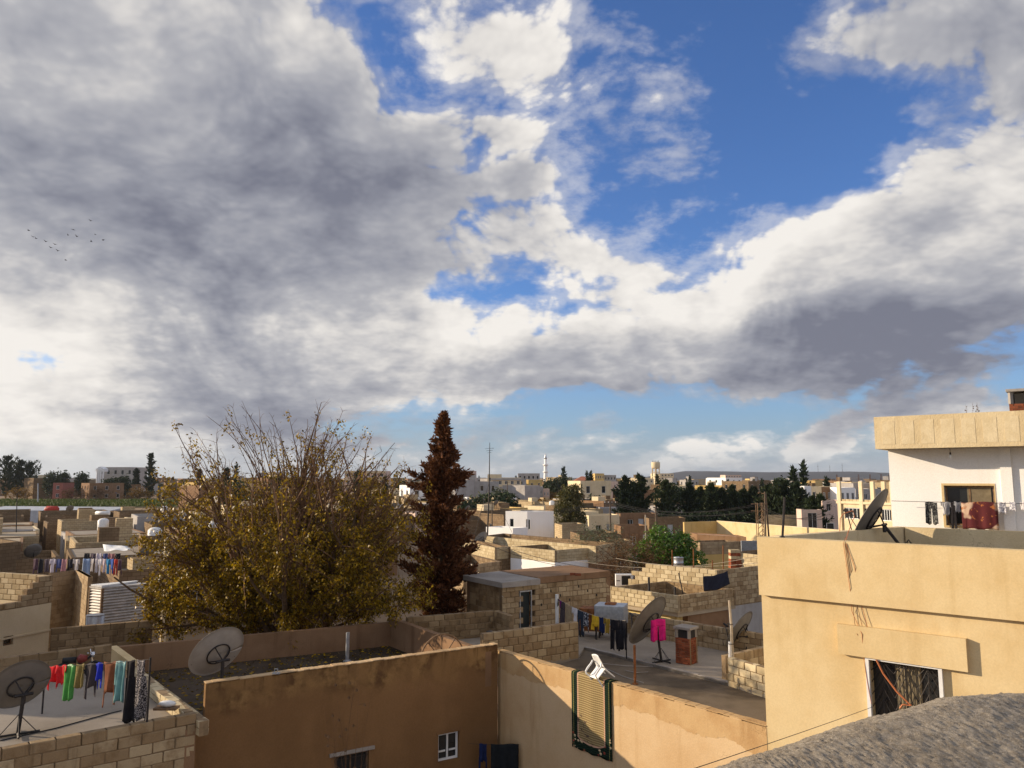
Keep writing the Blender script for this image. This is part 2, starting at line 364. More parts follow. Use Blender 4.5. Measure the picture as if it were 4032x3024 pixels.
MT={}
def setup_mats():
    MT['yellow']=plaster('yellow_render',(.595,.435,.215),(.68,.53,.295),(.49,.34,.15),.8,.35,.002,crack=False)
    MT['white']=plaster('white_render',(.86,.83,.78),(.88,.86,.82),(.70,.62,.50),.5,.15,.003,crack=False)
    MT['fascia']=plaster('rough_fascia',(.60,.47,.27),(.70,.57,.35),(.48,.35,.18),1.2,.45,.012)
    MT['fasciap']=plaster('stippled_panel',(.62,.50,.30),(.70,.58,.37),(.52,.39,.21),5.,.3,.008,crack=False)
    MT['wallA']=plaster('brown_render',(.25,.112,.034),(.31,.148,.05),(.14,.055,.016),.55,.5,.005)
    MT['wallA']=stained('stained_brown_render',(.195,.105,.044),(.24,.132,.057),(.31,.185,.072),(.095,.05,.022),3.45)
    MT['wallB']=plaster('tan_render',(.50,.335,.175),(.57,.41,.235),(.38,.235,.105),.7,.55,.006)
    MT['bandB']=plaster('weathered_band',(.43,.265,.12),(.50,.335,.165),(.31,.175,.07),1.6,.6,.007)
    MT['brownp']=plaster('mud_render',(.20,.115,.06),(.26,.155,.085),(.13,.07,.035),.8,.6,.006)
    MT['cream']=plaster('cream_render',(.62,.50,.31),(.70,.58,.38),(.48,.36,.2),.6,.4)
    MT['pink']=plaster('pink_render',(.58,.42,.33),(.66,.50,.40),(.45,.31,.22),.6,.35)
    MT['mustard']=plaster('mustard_render',(.55,.37,.13),(.62,.44,.18),(.42,.27,.09),.6,.45)
    MT['grey']=plaster('grey_render',(.34,.31,.28),(.42,.39,.36),(.24,.21,.18),.6,.4)
    MT['concrete']=plaster('weathered_concrete',(.27,.24,.21),(.35,.315,.275),(.15,.12,.095),.9,.4,.006)
    MT['roof']=plaster('roof_screed',(.24,.20,.155),(.32,.275,.22),(.13,.10,.075),.55,.0,.006)
    MT['roofdark']=plaster('dark_screed',(.038,.028,.019),(.080,.059,.041),(.022,.016,.011),.9,.0,.008)  # near-black base tone for the brown house roof
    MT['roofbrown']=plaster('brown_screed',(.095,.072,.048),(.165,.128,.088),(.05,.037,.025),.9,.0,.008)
    MT['rooftan']=plaster('tan_screed',(.34,.27,.18),(.42,.34,.24),(.22,.16,.1),.5,.0,.006)
    MT['blk']=blockm('concrete_block',(.30,.205,.11),(.50,.385,.23),(.20,.12,.055),.75)
    MT['blkL']=blockm('pale_concrete_block',(.44,.345,.20),(.65,.54,.345),(.32,.22,.115),.5)
    MT['blkB']=blockm('brown_concrete_block',(.22,.145,.075),(.38,.27,.15),(.14,.085,.04),.8)
    MT['blkLi']=blockm('pale_block_wall',(.47,.37,.215),(.62,.51,.32),(.33,.23,.12),.45,True)
    MT['blkBi']=blockm('brown_block_wall',(.33,.235,.135),(.47,.35,.21),(.21,.13,.065),.6,True)
    MT['mortar']=plain('mortar',(.24,.165,.09),.95,var=.25,scale=5)
    MT['mortarL']=plain('pale_mortar',(.33,.245,.14),.95,var=.2,scale=5)
    MT['farblk']=brickm('far_block',(.40,.30,.17),(.50,.39,.235),(.22,.15,.08))
    MT['farblkd']=brickm('far_brown_block',(.185,.125,.072),(.265,.185,.108),(.10,.065,.035))
    MT['redbrick']=blockm('red_brick',(.22,.065,.032),(.37,.115,.055),(.07,.035,.025),.9)
    MT['steel']=plain('dark_steel',(.045,.04,.038),.6,.6,.3,8); MT['galv']=plain('galvanised',(.42,.43,.44),.45,.7,.15,10)
    MT['rust']=plain('rusty_steel',(.22,.085,.03),.85,.2,.45,7); MT['whitep']=plain('white_paint',(.72,.71,.68),.5,0,.06,6)
    MT['plastic']=plain('white_plastic',(.80,.79,.76),.35,0,.03,6,.5); MT['black']=plain('black_rubber',(.02,.02,.02),.7,0,.2,9)
    MT['dish']=plain('dish_enamel',(.17,.155,.135),.55,.1,.10,5); MT['dishw']=plain('pale_dish_enamel',(.34,.32,.29),.5,.1,.08,5)
    MT['glass']=plain('dark_glass',(.018,.02,.022),.12,0,.2,2,.6); MT['dark']=plain('dark_interior',(.03,.027,.024),.9,0,.3,2)
    MT['wood']=plain('weathered_wood',(.21,.13,.07),.85,0,.3,12); MT['pole']=plain('utility_wood',(.13,.095,.065),.9,0,.3,5)
    MT['wire']=plain('cable',(.035,.03,.028),.7); MT['orange']=plain('orange_cable',(.46,.15,.055),.6); MT['ropew']=plain('pale_rope',(.45,.38,.28),.9)
    MT['tin']=plain('tin_sheet',(.50,.47,.43),.55,.3,.2,3); MT['tarp']=plain('grey_tarpaulin',(.40,.42,.45),.6,0,.12,1.5); MT['bluet']=plain('blue_tarpaulin',(.03,.13,.36),.5,0,.2,1.)
    MT['tank']=plain('red_tank',(.40,.035,.02),.5,0,.2,3); MT['bark']=plain('bark',(.13,.085,.05),.95,0,.35,9,bump=.01); MT['twig']=plain('twig_bark',(.15,.082,.042),.9,0,.3,9)
    MT['chrome']=plain('tank_steel',(.62,.62,.62),.25,.9,.05,3)
    MT['pinkred']=plaster('salmon_render',(.27,.10,.075),(.32,.125,.095),(.2,.07,.05),.5,.3)
    MT['earth']=plaster('dry_earth',(.20,.14,.085),(.27,.19,.115),(.13,.09,.05),.08,.0,.02,crack=False)
setup_mats()

# ------------------------------------------------------------------ block walls
BLKM={}
def block_mesh(l,t,h,mat,var):
    k=(round(l,3),round(t,3),round(h,3),mat.name,var)
    if k in BLKM: return BLKM[k]
    me=bpy.data.meshes.new('block'); bm=bmesh.new(); bmesh.ops.create_cube(bm,size=1)
    for v in bm.verts: v.co=Vector((v.co.x*l,v.co.y*t,v.co.z*h))
    bmesh.ops.bevel(bm,geom=list(bm.edges),offset=min(.012,h*.08),segments=1,affect='EDGES')
    rr=random.Random(var*13+int(l*1000))
    for v in bm.verts: v.co+=Vector((rr.uniform(-.004,.004),rr.uniform(-.005,.005),rr.uniform(-.004,.004)))
    bm.to_mesh(me); bm.free(); me.materials.append(mat); BLKM[k]=me; return me
def block_wall(parent,a,b,z0,z1,th=.18,bl=.4,bh=.2,mat='blk',mortar='mortar',tops=None,holes=(),joint=.014,stuff=False,seed=0,bname='block',miss=0.):
    """mortar core plus one block object per block (front face on the line a->b, thickness to its left).
    tops(s): wall top above the place s metres along. holes: (s0,s1,z0,z1)."""
    a=v2(a); b=v2(b); Ln=(b-a).length; d=(b-a)/Ln; n=Vector((-d.y,d.x)); rr=random.Random(seed+int(Ln*977))
    rows=max(1,round((z1-z0)/bh)); bh=(z1-z0)/rows; o=origin(parent); core=MB(); st=MB(); ang=math.atan2(d.y,d.x); cells=[]
    for r in range(rows):
        zc=z0+(r+.5)*bh; x=-bl/2 if r%2 else 0.
        while x<Ln-.01:
            x0=max(0,x); x1=min(Ln,x+bl); x+=bl
            if x1-x0<.05: continue
            sm=(x0+x1)/2
            if tops and tops(sm)<zc: continue
            if any(h[0]<sm<h[1] and h[2]<zc<h[3] for h in holes): continue
            if miss and r==rows-1 and rr.random()<miss: continue
            cells.append((x0,x1,zc))
            c0=a+d*(x0-(.0 if x0<=0 else .01))+n*.014; c1=a+d*(x1+(.0 if x1>=Ln else .01))+n*.014
            core.obox(c0,c1,zc-bh/2-.001,zc+bh/2-(.0 if r<rows-1 else .008)+.001,th-.028)
    core.build('mortar_core',MT[mortar],parent)
    many=stuff or len(cells)>300
    for (x0,x1,zc) in cells:
        l=round(x1-x0-joint,2); me=block_mesh(l,th,bh-joint*.9,MT[mat],rr.randrange(4))
        p=a+d*(x0+x1)/2+n*(th/2+rr.uniform(-.005,.005)); loc=Vector((p.x-o[0],p.y-o[1],zc-o[2]+rr.uniform(-.003,.003)))
        if many:
            M4=Matrix.Translation(Vector((p.x,p.y,zc)))@Matrix.Rotation(ang,4,'Z')
            w=(l/2,th/2,(bh-joint)/2)
            st.add([M4@Vector((sx*w[0],sy*w[1],sz*w[2])) for sx,sy,sz in((-1,-1,-1),(1,-1,-1),(1,1,-1),(-1,1,-1),(-1,-1,1),(1,-1,1),(1,1,1),(-1,1,1))],BF)
        else:
            ob=bpy.data.objects.new(bname,me); COL.objects.link(ob); ob.parent=parent; ob.location=loc
            ob.rotation_euler=(rr.uniform(-.006,.006),rr.uniform(-.006,.006),ang+rr.uniform(-.006,.006))
    if many: tag(st.build('blockwork',MT[{'blk':'blkBi','blkB':'blkBi','blkL':'blkLi','redbrick':'redbrick'}.get(mat,mat)],parent),kind='stuff')
def ring_in(q,th):
    """inner corners of a wall ring of thickness th inside the ccw plan q"""
    out=[]; n=len(q)
    for i in range(n):
        d0=(q[i]-q[i-1]).normalized(); d1=(q[(i+1)%n]-q[i]).normalized(); n0=Vector((-d0.y,d0.x))*th; n1=Vector((-d1.y,d1.x))*th
        k=d0.x*d1.y-d0.y*d1.x
        if abs(k)<1e-3: out.append(q[i]+n0); continue
        p=q[i]+n0; r=q[i]+n1; t=((r.x-p.x)*d1.y-(r.y-p.y)*d1.x)/k; out.append(p+d0*t)
    return out
def wall_open(mb,a,b,z0,z1,th,ops=(),ia=None,ib=None):
    """solid wall a->b with rectangular openings (s0,s1,z0,z1); ia, ib: mitred inner corners"""
    a=v2(a); b=v2(b); Ln=(b-a).length; d=(b-a)/Ln; nn=Vector((-d.y,d.x))*th
    xs=sorted({0,Ln,*[min(max(q,0),Ln) for o in ops for q in o[:2]]}); zs=sorted({z0,z1,*[min(max(q,z0),z1) for o in ops for q in o[2:4]]})
    for i in range(len(xs)-1):
        run=None; p0=a+d*xs[i]; p1=a+d*xs[i+1]
        i0=ia if (ia is not None and i==0) else p0+nn; i1=ib if (ib is not None and i==len(xs)-2) else p1+nn
        for j in range(len(zs)-1):
            xm=(xs[i]+xs[i+1])/2; zm=(zs[j]+zs[j+1])/2
            hole=any(o[0]<xm<o[1] and o[2]<zm<o[3] for o in ops)
            if not hole:
                if run is None: run=zs[j]
            if hole or j==len(zs)-2:
                top=zs[j] if hole else zs[j+1]
                if run is not None: mb.prism([p0,p1,i1,i0],run,top)
                run=None
def ring_walls(mb,q,th,z0,z1,ops={},edges=None):
    inn=ring_in(q,th); n=len(q)
    for k in (edges if edges is not None else range(n)): wall_open(mb,q[k],q[(k+1)%n],z0,z1,th,[o[:4] for o in ops.get(k,())],inn[k],inn[(k+1)%n])
    return inn
def window(parent,a,b,s0,s1,z0,z1,th,frame='whitep',pane='glass',mull=1,trans=0,name='window',inset=.06,fw=.05,bars=0,curtain=None):
    a=v2(a); d=(v2(b)-a).normalized(); n=Vector((-d.y,d.x)); i=n*inset
    f=MB()
    p=lambda s: a+d*s+i
    f.obox(p(s0+.002),p(s0+fw),z0+.002,z1-.002,.05); f.obox(p(s1-fw),p(s1-.002),z0+.002,z1-.002,.05)
    f.obox(p(s0+fw),p(s1-fw),z0+.002,z0+fw,.05); f.obox(p(s0+fw),p(s1-fw),z1-fw,z1-.002,.05)
    for k in range(mull):
        s=s0+(s1-s0)*(k+1)/(mull+1); f.obox(p(s-fw*.4),p(s+fw*.4),z0+fw,z1-fw,.045)
    for k in range(trans):
        z=z0+(z1-z0)*(k+1)/(trans+1); f.obox(p(s0+fw)+n*.003,p(s1-fw)+n*.003,z-fw*.35,z+fw*.35,.04)
    fo=f.build(name,MT[frame],parent)
    MB().obox(p(s0+.003)+n*.022,p(s1-.003)+n*.022,z0+.004,z1-.004,.012).build('pane',MT[pane],fo)
    return fo
def orthoquad(p,q,depth):
    """plan p->q is the front (seen from outside, interior to its left); returns ccw plan"""
    p=v2(p); q=v2(q); d=(q-p).normalized(); n=Vector((-d.y,d.x))*depth
    return [p,q,q+n,p+n]
def house(name,label,quad,zr,zp,wall='cream',roofm='roof',th=.2,ops={},z0=0,parapet=True,pmat=None,cap=False,group=None,cat='house',wins={},loc=None):
    """hollow flat-roofed house: four walls with openings, roof slab, parapet. quad is ccw, edge k runs quad[k]->quad[k+1]"""
    q=[v2(p) for p in quad]; c=(q[0]+q[1]+q[2]+q[3])/4
    t=thing(name,label,cat,(c.x,c.y,z0),group)
    w=MB()
    for k in range(4):
        a,b=q[k],q[(k+1)%4]
        for o in ops.get(k,()):
            kw=o[4] if len(o)>4 else {}
            if kw.get('door'):
                d=(b-a).normalized(); n=Vector((-d.y,d.x))
                MB().obox(a+d*(o[0]+.003)+n*.07,a+d*(o[1]-.003)+n*.07,o[2]+.01,o[3]-.004,.04).build('door',MT[kw['door']],t)
            elif kw.get('open'): pass
            else: window(t,a,b,*o[:4],th,**kw)
    inn=ring_walls(w,q,th,z0,zr,ops); w.build('wall',MT[wall],t)
    ins=ring_in(q,th*.97)
    MB().prism(ins,zr-.16,zr+.004).build('roof',MT[roofm],t)
    if parapet and zp>zr:
        for k in range(4):
            m=MB(); ring_walls(m,q,th,zr,zp,edges=[k]); m.build('parapet',MT[pmat or wall],t)
    return t
# ------------------------------------------------------------------ ground
def ground():
    m=MB(); N=60; rng=[0,15,30,60,100,160,250,400,700,1200,2500,5000,9000,16000]
    rows=[]
    for r in rng: rows.append([(r*math.cos(2*PI*k/72),r*math.sin(2*PI*k/72),0 if r>0 else 0) for k in range(73)])
    m.grid(rows); tag(m.build('ground',MT['earth']),kind='structure')
ground()
def onplane(u,v,a,b):
    a=v2(a); b=v2(b); d=(b-a).normalized(); n=Vector((-d.y,d.x)); r=ray(u,v)
    t=n.dot(a)/(n.x*r.x+n.y*r.y); p=Vector((r.x*t,r.y*t)); return (p-a).dot(d), CZ+r.z*t
def lerp(a,b,t): return a+(b-a)*t
SAT=Vector((-.66,.55,.51)).normalized()

# ================================================================== the brown house with the courtyard (left of centre)
A0=v2(U(445,1478,4.0)); C=v2(U(1075,1393,4.0)); BL=v2(U(235,1397,3.73)); BR=v2(U(850,1337,3.8)); W1e=v2(U(425,1540,3.73))
dA=(C-A0).normalized()
def isect(p,d,q,e):
    k=d.x*e.y-d.y*e.x; t=((q.x-p.x)*e.y-(q.y-p.y)*e.x)/k; return p+d*t
AL=isect(A0,dA,BL,(W1e-BL).normalized())
def brown_house():
    t=thing('courtyard_house','brown rendered house with stained front wall and dark leaf-strewn roof beneath the big tree','house',(C.x,C.y,0))
    w=MB(); L=(C-AL).length
    sw=[onplane(947,1596,AL,C),onplane(992,1640,AL,C)]; s0,s1=sw[0][0],sw[1][0]; zt=onplane(970,1583,AL,C)[1]; zb=onplane(970,1643,AL,C)[1]
    g0=onplane(722,1640,AL,C)[0]; g1=onplane(797,1640,AL,C)[0]; gt=onplane(760,1627,AL,C)[1]
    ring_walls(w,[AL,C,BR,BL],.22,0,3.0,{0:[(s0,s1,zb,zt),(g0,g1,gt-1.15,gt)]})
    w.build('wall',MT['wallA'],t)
    # white casement
    wn=window(t,AL,C,s0,s1,zb,zt,.22,mull=1,inset=.09,fw=.055)
    m=MB(); d=dA; n=Vector((-d.y,d.x))
    for k in range(2):
        a=lerp(s0,s1,.5*k)+.05; b=lerp(s0,s1,.5*(k+1))-.05; z=zb+(zt-zb)*.34
        m.obox(AL+d*a+n*.094,AL+d*b+n*.094,z-.02,z+.02,.03)
    m.build('glazing_bar',MT['whitep'],wn)
    # grilled window, lintel
    gw=window(t,AL,C,g0,g1,gt-1.15,gt,.22,frame='wood',mull=1,trans=1,inset=.07,fw=.05)
    m=MB()
    for k in range(7):
        s=lerp(g0,g1,(k+.5)/7); m.tube([(*(AL+d*s+n*.03),gt-1.14),(*(AL+d*s+n*.03),gt-.01)],.007,5)
    for k in range(5):
        z=gt-.1-.24*k; m.tube([(*(AL+d*(g0+.01)+n*.022),z),(*(AL+d*(g1-.01)+n*.022),z)],.006,5)
    m.build('grille',MT['steel'],gw)
    MB().obox(AL+d*(g0-.12)-n*.05,AL+d*(g1+.12)-n*.05,gt+.01,gt+.08,.05).build('lintel',MT['concrete'],t)
    MB().obox(AL+d*(s0-.05)-n*.03,AL+d*(s1+.05)-n*.03,zt+.01,zt+.045,.03).build('lintel',MT['wallA'],t)
    ins=[AL+dA*.22,C-dA*.22,BR,BL]
    c=(AL+C+BR+BL)/4; ins=[p+(c-p).normalized()*.25 for p in (AL,C,BR,BL)]
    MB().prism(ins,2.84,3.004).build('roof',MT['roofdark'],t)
    # parapets; the front one has a proud, broken cement edge
    p=MB(); N=26; LA=(C-A0).length
    rr=random.Random(3)
    for k in range(N):
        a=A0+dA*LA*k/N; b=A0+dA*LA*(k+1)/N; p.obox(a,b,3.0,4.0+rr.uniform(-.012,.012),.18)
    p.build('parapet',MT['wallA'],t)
    e=MB(); n=Vector((-dA.y,dA.x))
    for k in range(N*2):
        a=A0+dA*LA*(k/N/2)-n*(.012+rr.uniform(0,.008)); b=A0+dA*LA*((k+1)/N/2)-n*.012
        z=4.002+rr.uniform(0,.014); e.obox(a,b,z,z+.018,.205)
    e.build('coping',MT['wallB'],t)
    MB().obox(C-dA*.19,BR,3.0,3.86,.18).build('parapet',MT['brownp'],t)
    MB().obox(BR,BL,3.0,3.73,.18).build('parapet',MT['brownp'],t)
    dl=(AL-BL).normalized(); q1=BL+dl*2.2
    MB().obox(BL,q1,3.0,3.74,.20).build('parapet',MT['yellow'],t)
    # low stretch of the side parapet is bare block
    blk=MB().obox(q1,AL,3.0,3.32,.20).build('parapet',MT['mortar'],t)
    block_wall(blk,q1,AL+dl*1.2,3.32,3.6,.2,.4,.14,'blkL',seed=4)
    return t
brown_house()

def tangle(name,label,cat,pts,r,mat,group=None,n=5):
    m=MB(); m.tube(pts,r,n); return tag(m.build(name,MT[mat]),label,cat,group)
def sag(a,b,s,n=14):
    a=Vector(a); b=Vector(b); return [a.lerp(b,i/n)-Vector((0,0,s*4*(i/n)*(1-i/n))) for i in range(n+1)]

# ================================================================== satellite dishes
def dish(label,base,rad,mast,feet=True,mat='dish',nrm=SAT,cc=None,rods=True,group='large satellite dishes on the near roofs'):
    t=thing('satellite_dish',label,'satellite dish',base,group)
    nrm=Vector(nrm).normalized(); side=nrm.cross(Vector((0,0,1))).normalized(); up=side.cross(nrm)
    base=Vector(base); c=base+Vector((0,0,mast)) if cc is None else Vector(cc)     # c: centre of the reflector's back
    hub=c-nrm*.22
    m=MB(); rows=[]; dep=.17*rad; NS=48
    for k in range(9):
        r=rad*(k/8) if k else .001; z=dep*(r/rad)**2
        rows.append([c+side*(r*math.cos(2*PI*j/NS))+up*(r*1.04*math.sin(2*PI*j/NS))+nrm*z for j in range(NS+1)])
    rows.append([c+side*((rad+.012)*math.cos(2*PI*j/NS))+up*((rad+.012)*1.04*math.sin(2*PI*j/NS))+nrm*(dep-.012) for j in range(NS+1)])
    m.grid(rows); m.build('reflector',MT[mat],t,smooth=True,solid=.006)
    g=MB(); rr=rad*.42
    ring=[c-nrm*.02+nrm*dep*.17+side*rr*math.cos(2*PI*j/28)+up*rr*math.sin(2*PI*j/28) for j in range(29)]
    g.tube(ring,.016,6,False)
    g.build('back_ring',MT['steel'],t,True)
    g=MB()
    for w in (.35,2.2,3.9,5.3): g.tube([hub,c-nrm*.02+nrm*dep*.17+side*rr*math.cos(w)+up*rr*math.sin(w)],.014,5)
    g.tube([hub-side*.16,hub+side*.16],.03,6); g.tube([hub,hub-Vector((0,0,.16))],.04,8)
    g.build('mount_bracket',MT['steel'],t)
    MB().tube([base,hub-Vector((0,0,.02))],.035,8).build('pole',MT['steel'],t)
    g=MB(); foc=c+nrm*rad*.85-up*rad*.25
    g.tube([c-up*rad*.98+nrm*dep,foc],.013,5); g.tube([c+side*rad*.85+nrm*dep*.8-up*.4*rad,foc],.009,5); g.tube([c-side*rad*.85+nrm*dep*.8-up*.4*rad,foc],.009,5)
    g.tube([foc-nrm*.1,foc+nrm*.06],.035,8); g.build('feed_arm',MT['steel'],t)
    if feet:
        g=MB()
        for w in (.6,.6+PI/2):
            e=Vector((math.cos(w),math.sin(w),0))*.36; z=Vector((0,0,.02+.02*(w>1)))
            g.tube([base+e+z,base-e+z],.022,4)
        for w in (.6,.6+PI/2,.6+PI,.6-PI/2):
            e=Vector((math.cos(w),math.sin(w),0))*.3; g.tube([base+e+Vector((0,0,.03)),base+Vector((0,0,.38))],.008,4)
        g.build('base_frame',MT['steel'],t)
    return t
def center_for(u,v,y): return UY(u,v,y)
d1=U(38,1588,3.485); dish('weathered grey satellite dish on the block-walled roof at the left edge',d1,.53,.9,cc=UY(46,1488,d1.y+.05)+SAT*.05,mat='dish')
d2=U(469,1473,3.98); d2y=d2.y+.05
d2b=Vector((d2.x,d2.y+.25,3.0)); dish('large pale satellite dish on the brown house roof beside the yellow tree',d2b,.61,1.2,feet=False,cc=UY(472,1413,d2b.y+.2),mat='dishw')

# ================================================================== block-walled roof, bottom left
W1s=v2(U(0,1619,3.73)); dW=(W1e-W1s).normalized(); W1a=W1s-dW*2.2
H1b=W1e+(BL-W1e)*.80
def house_left():
    nW=Vector((-dW.y,dW.x)); back=H1b-dW*6.8
    t=thing('block_house','bare block house at the lower left with a washing line on its grey roof','house',(W1s.x,W1s.y,0))
    w=MB(); w.obox(W1e,H1b,0,3.45,.2); w.obox(H1b,back,0,3.45,.2); w.obox(back,W1a,0,3.45,.2); w.build('wall',MT['brownp'],t)
    MB().obox(W1a,W1e,0,2.13,.18).build('plinth',MT['brownp'],t)
    f=MB().obox(W1a+nW*.03,W1e+nW*.03,2.14,3.4,.12).build('front_wall',MT['mortar'],t)
    block_wall(f,W1a,W1e,2.13,3.73,.18,.405,.2,'blk',joint=.018,seed=11)
    MB().prism([W1a+nW*.2,W1e+nW*.2-dW*.1,H1b-dW*.2,back+dW*.2],3.30,3.48).build('roof',MT['roof'],t)
    sp=MB().obox(W1e+(H1b-W1e).normalized()*.2,H1b,3.45,3.50,.18).build('side_parapet',MT['mortar'],t)
    block_wall(sp,W1e+(H1b-W1e).normalized()*.2,lerp(W1e,H1b,.62),3.50,3.74,.2,.36,.13,'blkL',seed=5)
    bp=MB().obox(H1b,back,3.45,3.50,.18).build('back_parapet',MT['mortar'],t)
    block_wall(bp,H1b-dW*.3,back,3.50,4.1,.18,.4,.2,'blkB',seed=6)
    MB().tube([U(0,1600,3.49),U(120,1573,3.49),U(240,1540,3.49),U(262,1535,3.49)],.012,5).build('roof_joint',MT['black'],t)
    return t
house_left()

# ================================================================== laundry
def hang(name,label,cat,a,b,ln,mat,kind='towel',seed=0,group=None,flare=0.,lean=0.,amp=.035):
    """a garment pegged on a line from a to b, hanging ln metres"""
    a=Vector(a); b=Vector(b); w=(b-a).length; d=(b-a)/w; nn=Vector((-d.y,d.x,0)).normalized(); rr=random.Random(seed*7+3)
    ph=[rr.uniform(0,6.3) for _ in range(4)]; m=MB()
    def sheet(s0,s1,t0,t1,fl=0.,nx=9,ny=11,sw=0.):
        rows=[]
        for j in range(ny+1):
            t=lerp(t0,t1,j/ny); row=[]
            for i in range(nx+1):
                s=lerp(s0,s1,i/nx); mid=(s0+s1)/2
                ss=mid+(s-mid)*(1+fl*(j/ny))+sw*(j/ny)
                k=amp*(.25+min(1,t*1.6))
                off=k*(math.sin(ss*w*22+ph[0])+.6*math.sin(ss*w*41+ph[1]+t*2))+.05*lean*t*ln
                z=-t*ln-.012*math.sin(ss*PI*2+ph[2])*(1-t) + (.02*math.sin(ss*13+ph[3]) if j==ny else 0)
                row.append(a+d*(ss*w)+nn*off+Vector((lean*.12*t*ln,0,z)))
            rows.append(row)
        m.grid(rows)
    if kind=='trousers':
        sheet(0,1,0,.34,flare,9,5); sheet(0,.47,.32,1,0,6,9,-.03); sheet(.53,1,.32,1,0,6,9,.04)
    elif kind=='shirt':
        sheet(.0,1,0,.66,flare,9,8); sheet(-.03,.16,.5,1,0,4,6,-.05); sheet(.84,1.03,.5,.94,0,4,6,.05)
    elif kind=='tee':
        sheet(.1,.9,0,1,flare,9,9); sheet(-.12,.14,.0,.36,0,4,4,-.03); sheet(.86,1.12,.0,.36,0,4,4,.03)
    elif kind=='dress':
        sheet(.15,.85,0,.3,-.1,9,5); sheet(.1,.9,.28,1,.45+flare,12,10)
    else: sheet(0,1,0,1,flare,10,11)
    o=m.build(name,mat,None,True,solid=.010); c=(a+b)/2
    return tag(o,label,cat,group)
def peg_line(label,pts,r=.005,mat='wire',posts=()):
    t=thing('clothesline',label,'clothesline',pts[0])
    for i in range(len(pts)-1): MB().tube(sag(pts[i],pts[i+1],.02 if len(pts)<3 else .01,8),r,4).build('cord',MT[mat],t)
    for (p,q,rad,mm) in posts: MB().tube([p,q],rad,7).build('post',MT[mm],t)
    return t
LR=UY(325,1424,15.25); LL=UY(98,1440,16.6)
def line1(u,v=None):
    f=(u-98)/(325-98); y=lerp(16.6,15.25,f); return UY(u,lerp(1440,1424,f) if v is None else v,y)
peg_line('washing line with a dark post across the lower left roof',[LL,LR],.004,'wire',[(Vector((LR.x,LR.y,3.48)),LR+Vector((0,0,.03)),.02,'steel'),(Vector((LL.x,LL.y,3.48)),LL+Vector((0,0,.03)),.018,'steel')])
clo={}
def cm(k,*a,**kw):
    if k not in clo: clo[k]=cloth(k,*a,**kw)
    return clo[k]
def h1(name,label,cat,u0,u1,v1,mat,kind,**kw):
    a=line1(u0); b=line1(u1); y=(a.y+b.y)/2; zb=UY((u0+u1)/2,v1,y).z
    return hang(name,label,cat,a,b,(a.z+b.z)/2-zb,mat,kind,seed=int(u0),**kw)
h1('shirt','bright red top pegged at the left end of the lower left washing line','shirt',107,125,1491,cm('red_cotton',(.62,.02,.025)),'shirt')
h1('shirt','red garment hanging between another red top and the green scarf','shirt',125,143,1478,cm('scarlet_cotton',(.66,.03,.035)),'tee')
h1('scarf','long shiny green scarf on the lower left washing line','scarf',141,164,1512,cm('green_satin',(.07,.26,.06),rough=.4),'towel',flare=-.1)
h1('shorts','olive khaki garment hanging right of the green scarf','shorts',166,184,1485,cm('khaki_cotton',(.22,.17,.06)),'trousers')
h1('shirt','dark grey long-sleeved top between khaki and blue laundry','shirt',186,206,1510,cm('charcoal_knit',(.06,.05,.052)),'shirt')
h1('shirt','bright blue top with dark sleeves on the lower left washing line','shirt',207,222,1488,cm('royal_blue_cotton',(.02,.035,.42)),'shirt')
h1('shirt','rust brown long-sleeved shirt on the lower left washing line','shirt',224,252,1530,cm('rust_brown_cotton',(.20,.075,.035)),'shirt')
h1('skirt','pale teal skirt hanging beside the black dress','skirt',252,274,1516,cm('teal_satin',(.13,.27,.27),rough=.5),'towel')
h1('dress','long black dress hanging near the post of the lower left washing line','dress',272,294,1560,cm('black_cotton',(.018,.016,.018)),'dress')
h1('dress','black and white speckled long dress beside the washing line post','dress',293,317,1555,cm('speckled_crepe',(.025,.022,.024),(.38,.34,.32),kind='spots',scale=55.),'dress')
